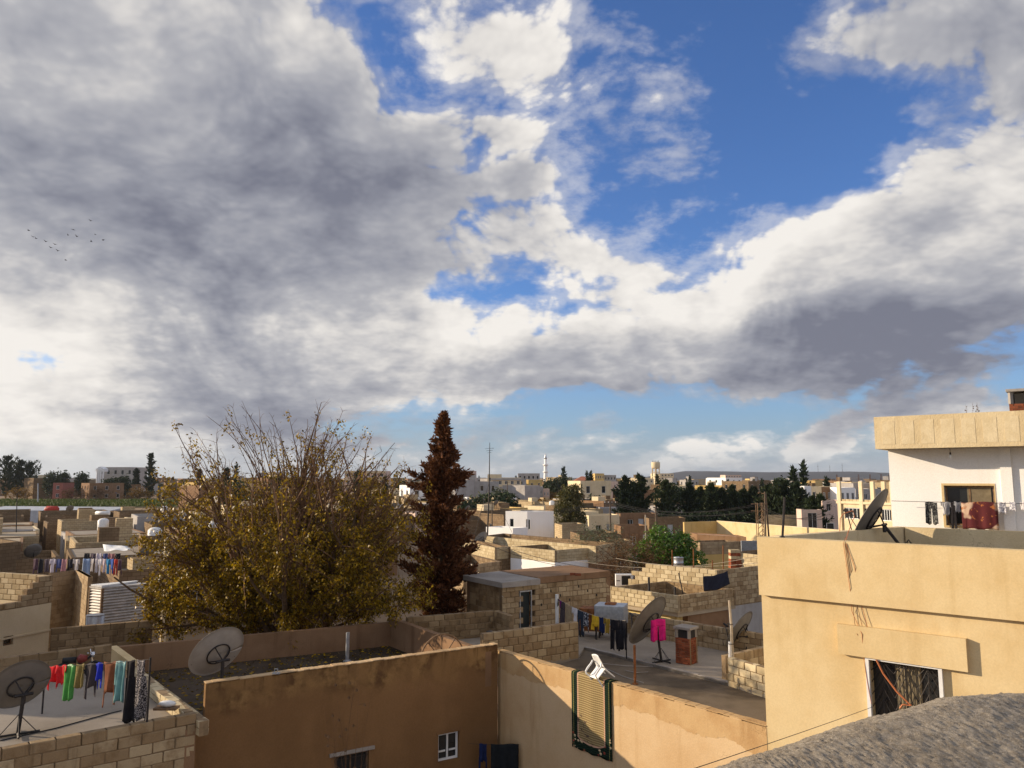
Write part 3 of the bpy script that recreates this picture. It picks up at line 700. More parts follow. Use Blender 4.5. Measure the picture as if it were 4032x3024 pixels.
# ================================================================== tan wall, rug, chair and the roof behind it
B0=v2(U(1076,1407,3.8)); B1=v2(U(1656,1571,3.8)); dB=(B1-B0).normalized(); nB=Vector((-dB.y,dB.x))
Yc=B1.copy(); YD=R(-41); dY=Vector((math.cos(YD),math.sin(YD))); Yb=v2(U(1939,1137,7.22)); dYs=(Yb-Yc).normalized()
K0=v2(U(1262,1400,3.05)); K1=v2(U(1573,1477,3.05)); M1a=v2(U(1061,1367,4.06)); M1b=v2(U(1250,1343,4.06))
P1=v2(U(1654,1371,3.75)); P0=v2(U(1350,1323,3.75)); Ps=isect(K1,(v2(U(1652,1503,3.05))-K1).normalized(),Yc,dYs)
def tan_house():
    t=thing('tan_wall_house','low house with a long cracked tan courtyard wall, sunlit on its right half','house',(B0.x,B0.y,0))
    w=MB(); w.obox(B0,B1,0,3.0,.2); w.build('wall',MT['wallB'],t)
    p=MB(); rr=random.Random(5); N=30; L=(B1-B0).length
    for k in range(N): p.obox(B0+dB*L*k/N,B0+dB*L*(k+1)/N,3.0,3.8+rr.uniform(-.014,.012),.17)
    p.build('parapet',MT['wallB'],t)
    e=MB()
    for k in range(N*2):
        a=B0+dB*L*(k/N/2)-nB*(.010+rr.uniform(0,.01)); b=B0+dB*L*((k+1)/N/2)-nB*.012; z=3.802+rr.uniform(.004,.016)
        e.obox(a,b,z,z+.018,.19)
    e.build('coping',MT['bandB'],t)
    bd=MB()      # darker, thicker render band under the parapet top
    for k in range(170):
        s0=L*k/170; s1=L*(k+1)/170; f=k/170*40; zb=3.36+.13*mnoise.noise(Vector((f*.35,1.7,0)))+.05*mnoise.noise(Vector((f*1.6,4.2,0)))+.02*mnoise.noise(Vector((f*5,9,0))); bd.obox(B0+dB*s0-nB*.006,B0+dB*s1-nB*.006,zb,3.79,.005)
    bd.build('render_band',MT['bandB'],t)
    q=isect(Ps,(K1-Ps).normalized(),Yc,dYs)
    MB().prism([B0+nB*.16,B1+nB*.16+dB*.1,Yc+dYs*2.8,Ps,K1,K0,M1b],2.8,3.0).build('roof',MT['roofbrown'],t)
    MB().prism([K0,K1,Ps,Yc+dYs*6.2,P1+(P1-P0).normalized()*1.2,P0,v2(U(1085,1256,4.7)),v2(U(905,1332,3.9)),M1a,M1b],2.6,3.07).build('terrace_slab',MT['roof'],t)
    k=MB(); 
    for i in range(22):
        a=lerp(K0,K1,i/22); b=lerp(K0,K1,(i+1)/22); k.obox(a,b,3.0,3.085+rr.uniform(-.01,.02),.10)
    k.build('kerb',MT['concrete'],t)
    for i,(u0,v0,u1,v1) in enumerate([(1290,1432,1420,1440),(1300,1440,1390,1475),(1350,1448,1400,1452)]):
        MB().tube([U(u0,v0,3.012),U((u0+u1)/2,(v0+v1)/2+3,3.012),U(u1,v1,3.012)],.012,4).build('crack_seal',MT['concrete'],t)
    return t
tan_house()
def wallthing(name,label,a,b,z0,z1,cat='wall',**kw):
    t=thing(name,label,cat,(a[0],a[1],z0)); block_wall(t,a,b,z0,z1,**kw); return t
wallthing('block_wall','waist-high block wall running back from the corner of the brown and tan walls',M1a-(M1b-M1a).normalized()*.25,M1b,3.0,4.06,bl=.33,bh=.2,mat='blk',seed=21,joint=.02)
wallthing('block_wall','dark block parapet between the brown conifer trunk and the rusty gas heater',v2(U(880,1334,3.9)),v2(U(1067,1319,3.9)),2.4,3.9,bl=.36,bh=.19,mat='blkB',seed=22,joint=.02)
wallthing('block_wall','short block return wall beside the stair hut door',v2(U(1067,1319,3.9))+Vector((.0,.0)),v2(U(1100,1330,3.9)),2.4,3.9,bl=.36,bh=.19,mat='blkB',seed=23)
wallthing('block_wall','sun-dappled low block parapet behind the brick chimney',P0,P1+(P1-P0).normalized()*.8,3.05,3.75,bl=.36,bh=.19,mat='blk',seed=24,joint=.018)
t=wallthing('block_wall','short block pier wall against the yellow building corner',K1,Ps,2.95,3.71,bl=.4,bh=.19,mat='blkL',seed=25,joint=.018)
block_wall(t,K1+Vector((.02,.2)),K1+Vector((.02,.2))+dYs*2.2,3.05,3.70,.16,.4,.19,'blk',seed=26)

# rug and chair over the tan wall
def rug():
    s0=onplane(1237,1447,B0,B1)[0]; s1=onplane(1322,1470,B0,B1)[0]; w=s1-s0; zt=3.84; hb=3.84-onplane(1280,1628,B0,B1)[1]
    m,nt,b=mat_base('woven_rug'); b.inputs['Roughness'].default_value=.95; b.inputs['Specular IOR Level'].default_value=.05
    uv=nt.nodes.new('ShaderNodeUVMap'); sp=nt.nodes.new('ShaderNodeSeparateXYZ'); nt.links.new(uv.outputs[0],sp.inputs[0])
    def ma(op,x,y=0.):
        k=nt.nodes.new('ShaderNodeMath'); k.operation=op
        for i,q in enumerate((x,y)):
            if isinstance(q,(int,float)): k.inputs[i].default_value=q
            else: nt.links.new(q,k.inputs[i])
        return k.outputs[0]
    x,y=sp.outputs[0],sp.outputs[1]      # x 0..1 across, y metres down
    st=ma('SINE',ma('MULTIPLY',y,2*PI/.048)); col=mixn(nt,rampn(nt,st,-.3,.3),(.37,.28,.135),(.19,.13,.06))
    vc=ma('SINE',ma('MULTIPLY',x,2*PI*22)); col=mixn(nt,rampn(nt,vc,.5,1.,0,.12),col,(.55,.42,.18))
    ex=ma('MINIMUM',x,ma('SUBTRACT',1.,x))
    arch=ma('SUBTRACT',hb-.17,ma('MULTIPLY',ma('POWER',ma('ABSOLUTE',ma('MULTIPLY',ma('SUBTRACT',x,.5),2.)),3.),.30))
    edge=ma('MAXIMUM',rampn(nt,ex,.155,.15),rampn(nt,ma('SUBTRACT',y,arch),-.004,.004))
    rim=ma('MAXIMUM',rampn(nt,ex,.185,.18),rampn(nt,ma('SUBTRACT',y,arch),-.04,-.032))
    col=mixn(nt,rim,col,(.50,.30,.20)); col=mixn(nt,edge,col,(.012,.024,.015))
    li=ma('ABSOLUTE',ma('SUBTRACT',ex,.05)); col=mixn(nt,rampn(nt,li,.008,.006,0,.8),col,(.22,.20,.07))
    vn=nt.nodes.new('ShaderNodeTexVoronoi'); vn.inputs['Scale'].default_value=11; mp=nt.nodes.new('ShaderNodeCombineXYZ'); nt.links.new(x,mp.inputs[0]); nt.links.new(y,mp.inputs[1]); nt.links.new(mp.outputs[0],vn.inputs[0])
    cornr=rampn(nt,ma('SUBTRACT',y,ma('ADD',hb-.52,ma('MULTIPLY',ex,1.1))),0,.02)
    fl=ma('MULTIPLY',ma('MULTIPLY',rampn(nt,vn.outputs[0],.34,.28),cornr),edge); hue=nt.nodes.new('ShaderNodeSeparateXYZ'); nt.links.new(vn.outputs['Color'],hue.inputs[0])
    col=mixn(nt,fl,col,mixn(nt,rampn(nt,hue.outputs[0],.45,.55),(.30,.06,.04),(.55,.42,.25)))
    spr=ma('MULTIPLY',rampn(nt,noisen(nt,14,3,vec=mp.outputs[0]),.56,.6),ma('MULTIPLY',rampn(nt,y,hb*.52,hb*.56),rampn(nt,ma('ABSOLUTE',ma('SUBTRACT',x,ma('ADD',.2,ma('MULTIPLY',ma('SUBTRACT',y,hb*.52),.45)))),.16,.10)))
    spr=ma('MULTIPLY',spr,ma('SUBTRACT',1.,edge)); col=mixn(nt,spr,col,(.09,.06,.05))
    nt.links.new(col,b.inputs['Base Color']); bumpn(nt,b,st,.004)
    me=MB(); nx,ny=14,44; uvs=[]
    for j in range(ny+1):
        for i in range(nx+1):
            f=i/nx; wob=.010*math.sin(f*9)+.008*math.sin(f*17+2)
            t=j/ny*(hb+.62)-.62       # metres from the fold on the wall top; negative lies on the roof side
            if t<-.19: off=.19+.006; z=zt-(-t-.19)
            elif t<0: off=-t+.0; z=zt+.004
            else: off=-.028+wob*min(1,t*2)-(.012 if t>.05 else 0); z=zt-t-.03*f*0+ (.012*math.sin(f*20) if j==ny else 0)
            p=B0+dB*(s0+w*f)+nB*off; me.v.append((p.x,p.y,z)); uvs.append((f,max(-1,t)))
    W_=nx+1
    me.f=[(j*W_+i,(j+1)*W_+i,(j+1)*W_+i+1,j*W_+i+1) for j in range(ny) for i in range(nx)]
    o=me.build('rug',m,None,True,solid=.014); ul=o.data.uv_layers.new(name='UVMap')
    for lp in o.data.loops: ul.data[lp.index].uv=uvs[lp.vertex_index]
    tag(o,'green-bordered yellow striped rug hung over the tan wall','rug')
rug()
def plastic_chair():
    s=onplane(1292,1448,B0,B1)[0]; p=B0+dB*s-nB*.02
    t=thing('plastic_chair','white plastic armchair perched astride the rug on the tan wall','chair',(p.x,p.y,3.80))
    # local frame: x along the wall, y away from the camera, tipped towards the yard
    M4=Matrix.Translation(Vector((0,0,.15)))@Matrix.Rotation(math.atan2(dB.y,dB.x),4,'Z')@Matrix.Rotation(R(-10),4,'Z')@Matrix.Rotation(R(42),4,'X')@Matrix.Scale(.68,4)
    def part(name,mb,smooth=True):
        mb.v=[tuple(M4@Vector(q)) for q in mb.v]; me=bpy.data.meshes.new(name); me.from_pydata(mb.v,[],mb.f); me.update()
        if smooth: me.polygons.foreach_set('use_smooth',[True]*len(me.polygons))
        me.materials.append(MT['plastic']); o=bpy.data.objects.new(name,me); COL.objects.link(o); o.parent=t
        if smooth: k=o.modifiers.new('t','SOLIDIFY'); k.thickness=.014; k.offset=0
        return o
    w=.24; rows=[]
    for j in range(7):
        y=-.22+.44*j/6; rows.append([(x,y,.02*math.cos(x*6)*0-.03*math.cos(x/w*1.2)*math.cos(y*5)+.02) for x in [(-w+2*w*i/8) for i in range(9)]])
    m=MB().grid(rows); part('seat',m)
    rows=[]
    for j in range(8):
        f=j/7; y=.21+.10*f; z=.02+.46*f; hw=w*(1-.10*f) if f<.8 else w*(.92-.6*(f-.8)); rows.append([(x,y+.05*(1-(x/hw)**2),z) for x in [(-hw+2*hw*i/8) for i in range(9)]])
    part('backrest',MB().grid(rows))
    for sx in (-1,1):
        for (x,y,tx,ty) in ((sx*w*.98,-.20,sx*.28,-.26),(sx*w*.95,.20,sx*.27,.28)):
            m=MB(); m.tube([(x,y,.03),(lerp(x,tx,.5),lerp(y,ty,.5),-.20),(tx,ty,-.43)],[.034,.026,.022],6); part('leg',m,False)
        m=MB(); m.tube([(sx*.25,-.21,.0),(sx*.275,-.22,.13),(sx*.285,-.19,.205),(sx*.29,-.05,.225),(sx*.285,.12,.23),(sx*.25,.235,.28)],[.026,.026,.03,.034,.03,.026],6); part('armrest',m,False)
plastic_chair()

# washing in the yard below
p=onplane(1012,1594,AL,C); q0=AL+dA*p[0]-Vector((-dA.y,dA.x))*.5
a=Vector((q0.x,q0.y,p[1])); b=Vector(U(1085,1640,2.05)); b=Vector((B0.x+dB.x*1.0-nB.x*.1,B0.y+dB.y*1.0-nB.y*.1,1.75))
yl=lambda f: a.lerp(b,f)
peg_line('thin washing cord strung across the shaded yard corner',[a-(b-a)*.25,b],.004)
hang('shirt','dark blue shirt hanging in the shaded corner of the yard','shirt',yl(.02),yl(.20),.62,cm('navy_cotton',(.012,.02,.07)),'shirt',seed=41)
hang('blanket','dark sheet hanging low in the shaded corner of the yard','blanket',yl(.30),yl(.98),.95,cm('dark_sheet',(.014,.017,.02)),'towel',seed=42)

# dry stalks in front of the brown wall
def stalks():
    rr=random.Random(9); t=thing('dry_shrub','leafless dry shrub with tall pale stalks before the brown wall','shrub',(*(AL+dA*3.3-Vector((-dA.y,dA.x))*1.1),0))
    o=origin(t); st=MB(); lf=MB()
    for i in range(17):
        x0=rr.uniform(-.35,.35); h=rr.uniform(1.5,3.9) if i<12 else rr.uniform(3.4,4.35); dx=rr.uniform(-.5,.6); dy=rr.uniform(-.25,.25)
        pts=[Vector((o.x+x0*.4+dx*f**1.4+.05*math.sin(f*5+i),o.y+dy*f+x0*.2,h*f)) for f in [k/9 for k in range(10)]]
        st.tube(pts,[.007*(1-.75*k/9) for k in range(10)],4)
        for k in (4,6,7,8):
            if rr.random()<.5:
                e=pts[k]+Vector((rr.uniform(-.18,.18),rr.uniform(-.1,.1),rr.uniform(.05,.3))); st.tube([pts[k],e],.004,3)
                lf.add([e,e+Vector((.04,0,-.05)),e+Vector((.0,.03,-.09)),e+Vector((-.04,0,-.05))],[(0,1,2,3)])
    tag(st.build('stalks',MT['twig'],t),kind='stuff'); tag(lf.build('dead_leaves',MT['wood'],t),kind='stuff')
stalks()
# stub pole and half wheel on the brown roof
pb=U(750,1427,3.02)
m=thing('vent_pipe','upright galvanised pipe standing on the dark brown-house roof','pipe',(pb.x,pb.y,3.0)); MB().tube([(pb.x,pb.y,3.0),(pb.x,pb.y,UY(748,1366,pb.y).z)],.055,12).build('pipe',MT['galv'],m); MB().lathe([(.12,0),(.12,.02),(.06,.05)],(pb.x,pb.y,3.0),14).build('flange',MT['galv'],m)
def halfwheel():
    a=v2(U(915,1408,4.0)); b=v2(U(1000,1385,4.0)); c=lerp(A0,C,.80)+Vector((-dA.y,dA.x))*.35; t=thing('cart_wheel','half-hidden spoked wheel leaning behind the brown parapet','wheel',(c.x,c.y,3.0))
    M=lambda w,r: Vector((c.x+dA.x*r*math.cos(w),c.y+dA.y*r*math.cos(w)+.25*math.sin(w)*0,3.74+r*math.sin(w)))
    MB().tube([M(2*PI*k/36,.62) for k in range(37)],.022,6,False).build('rim',MT['wood'],t)
    for k in range(9): MB().tube([M(2*PI*k/9+.2,.05),M(2*PI*k/9+.2,.61)],.010,5).build('spoke',MT['steel'],t)
    MB().tube([M(0,.0)+Vector((0,-.05,0)),M(0,.0)+Vector((0,.05,0))],.07,10).build('hub',MT['steel'],t)
halfwheel()
p=U(1207/5.76+384,1371+490/5.76,4.02)
# ================================================================== stair hut and the block wall beside it
def stair_hut():
    a=v2(U(1085,1256,4.7)); b=v2(U(1318,1235,4.7)); d=(b-a).normalized(); n=Vector((-d.y,d.x))
    t=thing('stair_hut','block stair hut with a dark open doorway and thick concrete roof edge','hut',(a.x,a.y,2.6))
    sA=onplane(1123,1300,a,b)[0]; sB=onplane(1149,1300,a,b)[0]; zt=onplane(1135,1276,a,b)[1]; L=(b-a).length
    fw=MB().obox(a+n*.05,a+d*sA+n*.05,2.6,4.3,.08).build('front_wall',MT['mortar'],t)
    block_wall(fw,a,b,2.6,4.5,.2,.36,.19,'blk',holes=[(sA-.02,sB+.02,2.5,zt)],seed=31,joint=.02)
    sw=MB().obox(a+n*2.2+d*.05,a+n*.2+d*.05,2.6,4.3,.08).build('side_wall',MT['mortar'],t); block_wall(sw,a+n*2.4,a+n*.21,2.6,4.5,.2,.4,.2,'blkB',seed=32)
    MB().obox(b,b+n*2.4,2.6,4.5,.2).build('end_wall',MT['brownp'],t); MB().obox(b+n*2.4,a+n*2.4,2.6,4.5,.2).build('rear_wall',MT['brownp'],t)
    r=MB(); r.prism([a-d*.12-n*.18,a+d*(sB+.25)-n*.18,a+d*(sB+.25)+n*2.5,a-d*.12+n*2.5],4.50,[4.68,4.70,4.72,4.68]); r.build('roof_slab',MT['concrete'],t)
    MB().obox(a+d*(sB+.255)-n*.02,b,4.51,4.73,2.5).build('ring_beam',MT['brownp'],t)
    MB().obox(a+d*(sA+.03)+n*.13,a+d*(sB-.03)+n*.13,2.61,zt-.02,.04).build('door',plain('dark_doorway_fill',(.022,.03,.03),.6),t)  # dark leaf added to fill the opening, standing in for its unlit inside
    f=MB(); f.obox(a+d*(sA-.0)-n*.005,a+d*(sA+.035)-n*.005,2.6,zt,.06); f.obox(a+d*(sB-.035)-n*.005,a+d*sB-n*.005,2.6,zt,.06); f.obox(a+d*(sA+.036)-n*.005,a+d*(sB-.036)-n*.005,zt-.04,zt,.06); f.build('door_frame',MT['galv'],t)
    for k in range(7):
        s=lerp(sB+.4,L-.3,k/7); z=lerp(3.7,4.35,(k*37%10)/10); MB().obox(a+d*s-n*.012,a+d*(s+.05)-n*.012,z,z+.09,.02).build('putlog_hole',MT['dark'],t)
    return a,b,d,n
HA,HB,dH,nH=stair_hut()
# gas heater
g=UY(1058,1378,22.6); t=thing('gas_cylinder','rust-orange gas cylinder heater with a dark burner on top','gas cylinder',(g.x,g.y,3.07))
MB().lathe([(.10,0),(.125,.03),(.13,.12),(.13,.62),(.11,.70),(.06,.75)],(g.x,g.y,3.07),18).build('cylinder',MT['rust'],t,True)
MB().lathe([(.045,0),(.05,.08),(.10,.16),(.10,.17)],(g.x,g.y,3.82),16).build('burner',MT['steel'],t,True)
MB().tube([(g.x+.131*math.cos(k/14*2*PI),g.y+.131*math.sin(k/14*2*PI),3.45) for k in range(15)],.008,4,False).build('band',MT['steel'],t)
# tanks
def cube_tank(label,u,v,y,w,d_,h,mat,rz,stand=True,lid=True):
    p=UY(u,v,y); t=thing('water_tank',label,'water tank',(p.x,p.y,3.07)); zb=p.z-h
    def q(x,yy): 
        return Vector((p.x+x*math.cos(rz)-yy*math.sin(rz),p.y+x*math.sin(rz)+yy*math.cos(rz)))
    b=MB().prism([q(-w/2,-d_/2),q(w/2,-d_/2),q(w/2,d_/2),q(-w/2,d_/2)],zb,p.z); b.build('tank_body',MT[mat],t,bevel=.02)
    if lid: MB().prism([q(-.18,-.16),q(.16,-.16),q(.16,.16),q(-.18,.16)],p.z+.0,p.z+.05).build('lid',MT['rust'],t)
    if stand and zb>3.12:
        for sx in (-1,1):
            for sy in (-1,1): MB().tube([(*q(sx*w*.45,sy*d_*.42),3.07),(*q(sx*w*.45,sy*d_*.42),zb)],.03,5).build('leg',MT['steel'],t)
cube_tank('grey square sheet-metal water tank on the washing-line terrace',1320,1305,26.2,.98,.8,.62,'galv',R(-18))
cube_tank('rust-streaked square water tank behind the hanging laundry',1277,1312,26.6,.72,.6,.72,'rust',R(-18),lid=False)
# second washing line
q0=UY(1203,1292,27.2); q1=UY(1352,1341,23.3)
def L2(u): 
    f=(u-1203)/(1352-1203); return q0.lerp(q1,f)-Vector((0,0,.16*4*f*(1-f)))
t=thing('clothesline','sagging washing line from the white pipe past the stair hut wall','clothesline',q0)
MB().tube([L2(1203+149*k/12) for k in range(13)],.006,4).build('cord',MT['ropew'],t); MB().tube([(q0.x,q0.y,3.07),q0+Vector((0,0,.12))],.06,10).build('post',MT['whitep'],t); MB().tube([(q1.x,q1.y,3.07),q1],.02,6).build('post',MT['steel'],t)
def h2(name,label,cat,u0,u1,v1,mat,kind,**kw):
    a=L2(u0); b=L2(u1); y=(a.y+b.y)/2; return hang(name,label,cat,a,b,max(.2,(a.z+b.z)/2-UY((u0+u1)/2,v1,y).z),mat,kind,seed=int(u0),amp=.025,**kw)
h2('socks','small black garment at the top of the sagging washing line','clothing',1203,1208,1308,cm('black_cotton',(.018,.016,.018)),'towel')
h2('shirt','small purple top near the top of the sagging washing line','shirt',1208,1214,1312,cm('purple_cotton',(.13,.02,.12)),'tee')
h2('trousers','grey-brown trousers hanging against the stair hut wall','trousers',1212,1223,1352,cm('grey_brown_cotton',(.07,.055,.06)),'trousers')
h2('towel','brown and cream striped towel on the sagging washing line','towel',1225,1240,1350,cm('striped_towel',(.50,.40,.25),(.16,.09,.05),kind='stripe',scale=9.),'towel')
h2('shirt','white tee shirt hanging right of the striped towel','shirt',1241,1252,1350,cm('white_cotton',(.60,.57,.58)),'tee')
h2('jeans','dark blue jeans on the sagging washing line','jeans',1252,1266,1372,cm('denim',(.03,.04,.06)),'trousers')
h2('shirt','black and white patterned top beside the dark jeans','shirt',1267,1277,1368,cm('chevron_knit',(.03,.03,.04),(.42,.42,.44),kind='spots',scale=22.),'shirt')
h2('shirt','bright yellow top on the sagging washing line','shirt',1285,1298,1364,cm('yellow_cotton',(.65,.40,.03)),'shirt')
h2('trousers','navy trousers hanging between two yellow garments','trousers',1299,1309,1366,cm('navy_cotton',(.012,.02,.07)),'trousers')
h2('vest','small yellow and black vest near the black trousers','vest',1310,1320,1368,cm('yellow_black_knit',(.6,.36,.03),(.03,.03,.03),kind='vstripe',scale=9.),'tee')
h2('trousers','black trousers hanging at the low end of the sagging line','trousers',1323,1341,1404,cm('black_cotton',(.018,.016,.018)),'trousers')
h2('trousers','black trousers with a white side stripe at the end of the line','trousers',1342,1353,1403,cm('black_striped_tracksuit',(.02,.019,.022)),'trousers')
# dish three with pink trousers, chimney, dish four, pipe mast
d3=U(1429,1430,3.075); dish('satellite dish on a cross-foot stand with pink laundry hung on it',d3,.78,.95,cc=UY(1412,1350,d3.y+.1)+SAT*.1)
a=UY(1406,1339,d3.y-.15); b=UY(1437,1337,d3.y-.1)
MB()
hang('trousers','bright magenta and pink trousers draped on the dish stand','trousers',a,b,.60,cm('magenta_velvet',(.66,.02,.20)),'trousers',seed=77,amp=.03)
d4=U(1611,1414,3.075); dish('rust-stained satellite dish beside the tall bamboo-like mast',d4,.62,.9,feet=False,cc=UY(1603,1364,d4.y+.1),mat='dish')
p0=Vector((K1.x+.10,K1.y+.12,3.07)); t=thing('pipe_mast','crooked tan pole lashed to a white pipe on the terrace corner','mast',p0)
MB().tube([p0,p0+Vector((.02,.02,1.0))],.045,9).build('pipe',MT['whitep'],t); 
tp=UY(1575,1297,p0.y); MB().tube([p0+Vector((.09,.02,0)),p0+Vector((.07,.02,1.05)),(p0+tp)/2+Vector((.05,0,.4)),tp],[.04,.038,.034,.028],8).build('pole',MT['ropew'],t)
for z in (.35,.95,1.45): MB().tube([p0+Vector((.04+.075*math.cos(k/10*2*PI),.02+.075*math.sin(k/10*2*PI),z)) for k in range(11)],.008,4,False).build('lashing',MT['black'],t)
def chimney(label,c,w,h,rz,z0,cap=True,rows=None):
    t=thing('brick_chimney',label,'chimney',(c[0],c[1],z0)); hb=h*.70; cs,sn=math.cos(rz),math.sin(rz)
    q=[Vector((c[0]+x*cs-y*sn,c[1]+x*sn+y*cs)) for x,y in((-w/2,-w/2),(w/2,-w/2),(w/2,w/2),(-w/2,w/2))]
    MB().prism([Vector(p)*1+ (Vector(c[:2])-p)*.10 for p in q],z0,z0+h*.9).build('flue',MT['dark'],t)
    for k in range(4): 
        d=(q[(k+1)%4]-q[k]).normalized(); block_wall(t,q[k]+(d*.09 if k%2 else d*0),q[(k+1)%4]-(d*.09 if k%2 else d*0),z0,z0+hb,.085,.20,.062,'redbrick','mortar',joint=.009,seed=50+k,bname='brick')
    for p in q: pc=p+(Vector(c[:2])-p)*.16; MB().prism([pc+Vector(e)*.045 for e in((-1,-1),(1,-1),(1,1),(-1,1))],z0+hb,z0+h-.07).build('cap_post',MT['concrete'],t)
    MB().prism([p+(p-Vector(c[:2]))*.16 for p in q],z0+h-.07,z0+h).build('cap_slab',MT['concrete'],t,bevel=.008)
cp=U(1488,1436,3.075); chimney('sooty red brick chimney with a flat slab cap on the terrace',(cp.x,cp.y+.25),.46,1.02,R(-41),3.075)

# ================================================================== the yellow building and the white upper storey on the right
def yellow_building():
    Yr=Yc+dY*9.0; nY=Vector((-dY.y,dY.x)); zt=7.22; zl=CZ-(1275-1034)*.000602*Yc.y*1.0
    t=thing('yellow_building','sunlit yellow rendered building with a grilled window and plain parapet at right','building',(Yc.x,Yc.y,0))
    s0,_=onplane(1880,1450,Yc,Yr); s1,_=onplane(2030,1470,Yc,Yr); zt_w=onplane(1955,1434,Yc,Yr)[1]; zb_w=zt_w-1.15
    w=MB(); bk=Yb+(Yr-Yc); ring_walls(w,[Yc,Yr,bk,Yb],.25,0,zl+.04,{0:[(s0,s1,zb_w,zt_w)]}); w.build('wall',MT['yellow'],t)
    MB().prism([Yc+dYs*.3+dY*.3,Yr,bk,Yb+dY*.3-dYs*.3],6.45,6.62).build('roof',MT['roof'],t)
    o=.11; a=Yc-nY*o; 
    MB().obox(a,Yr-nY*o,zl,zt,.26).build('parapet_band',MT['yellow'],t)
    MB().obox(Yb,Yc+dYs*.34,zl+.05,zt,.20).build('parapet',MT['fascia'],t); MB().obox(Yb+dY*.2+dYs*0,Yb+dY*9,zl+.05,zt-.002,-.20).build('parapet',MT['fascia'],t)
    # hood over the window, frame, grille, curtain
    h0=onplane(1813,1380,Yc,Yr)[0]; h1=onplane(2091,1410,Yc,Yr)[0]; hz1=onplane(1813,1346,Yc,Yr)[1]; hz0=zt_w+.0
    MB().obox(Yc+dY*h0-nY*.10,Yc+dY*h1-nY*.10,hz0+.03,hz1,.0995).build('window_hood',MT['yellow'],t)
    fr=MB(); f=.055
    for q0,q1,za,zb in ((s0-f,s0,zb_w-f,zt_w+.028),(s1,s1+f,zb_w-f,zt_w+.028),(s0,s1,zt_w-.002,zt_w+.028),(s0,s1,zb_w-f,zb_w)): fr.obox(Yc+dY*q0-nY*.07,Yc+dY*q1-nY*.07,za,zb,.18)
    fo=fr.build('window',MT['whitep'],t)
    MB().obox(Yc+dY*s0+nY*.16,Yc+dY*s1+nY*.16,zb_w,zt_w,.01).build('pane',MT['glass'],fo)
    c=MB(); rows=[]
    for j in (0,1): rows.append([(*(Yc+dY*lerp(s0+.36,s1-.30,i/24)+nY*(.135+.012*math.sin(i*1.9))),zb_w if j==0 else zt_w) for i in range(25)])
    c.grid(rows).build('curtain',cm('brown_curtain',(.20,.16,.10)),fo,True)
    g=MB(); W_=s1-s0; H_=zt_w-zb_w
    def gp(x,z): p=Yc+dY*(s0+W_*x)+nY*.05; return (p.x,p.y,zb_w+H_*z)
    def seg(x0,z0,x1,z1): g.tube([gp(x0,z0),gp(x1,z1)],.007,5)
    for cx in (.0,.34,.67):
        w3=.33
        for k in range(5):
            f0=k/5; seg(cx+w3*.5*f0*0+.01,1-f0*.9,min(1,cx+.02+w3*.5*(1-f0)),1-f0*.9-(1-f0)*.9*.0) if False else None
            seg(cx,.15+.17*k,cx+w3*.5,.45+.17*k if .45+.17*k<1 else 1.0); seg(cx+w3,.15+.17*k,cx+w3*.5,min(1.0,.45+.17*k))
        seg(cx+w3*.5,0,cx+w3*.5,1)
    for k in range(2): seg(0,.02+.96*k,1,.02+.96*k)
    g.build('grille',MT['steel'],fo)
    # corner edge bead
    return Yr,nY
Yr,nY=yellow_building()
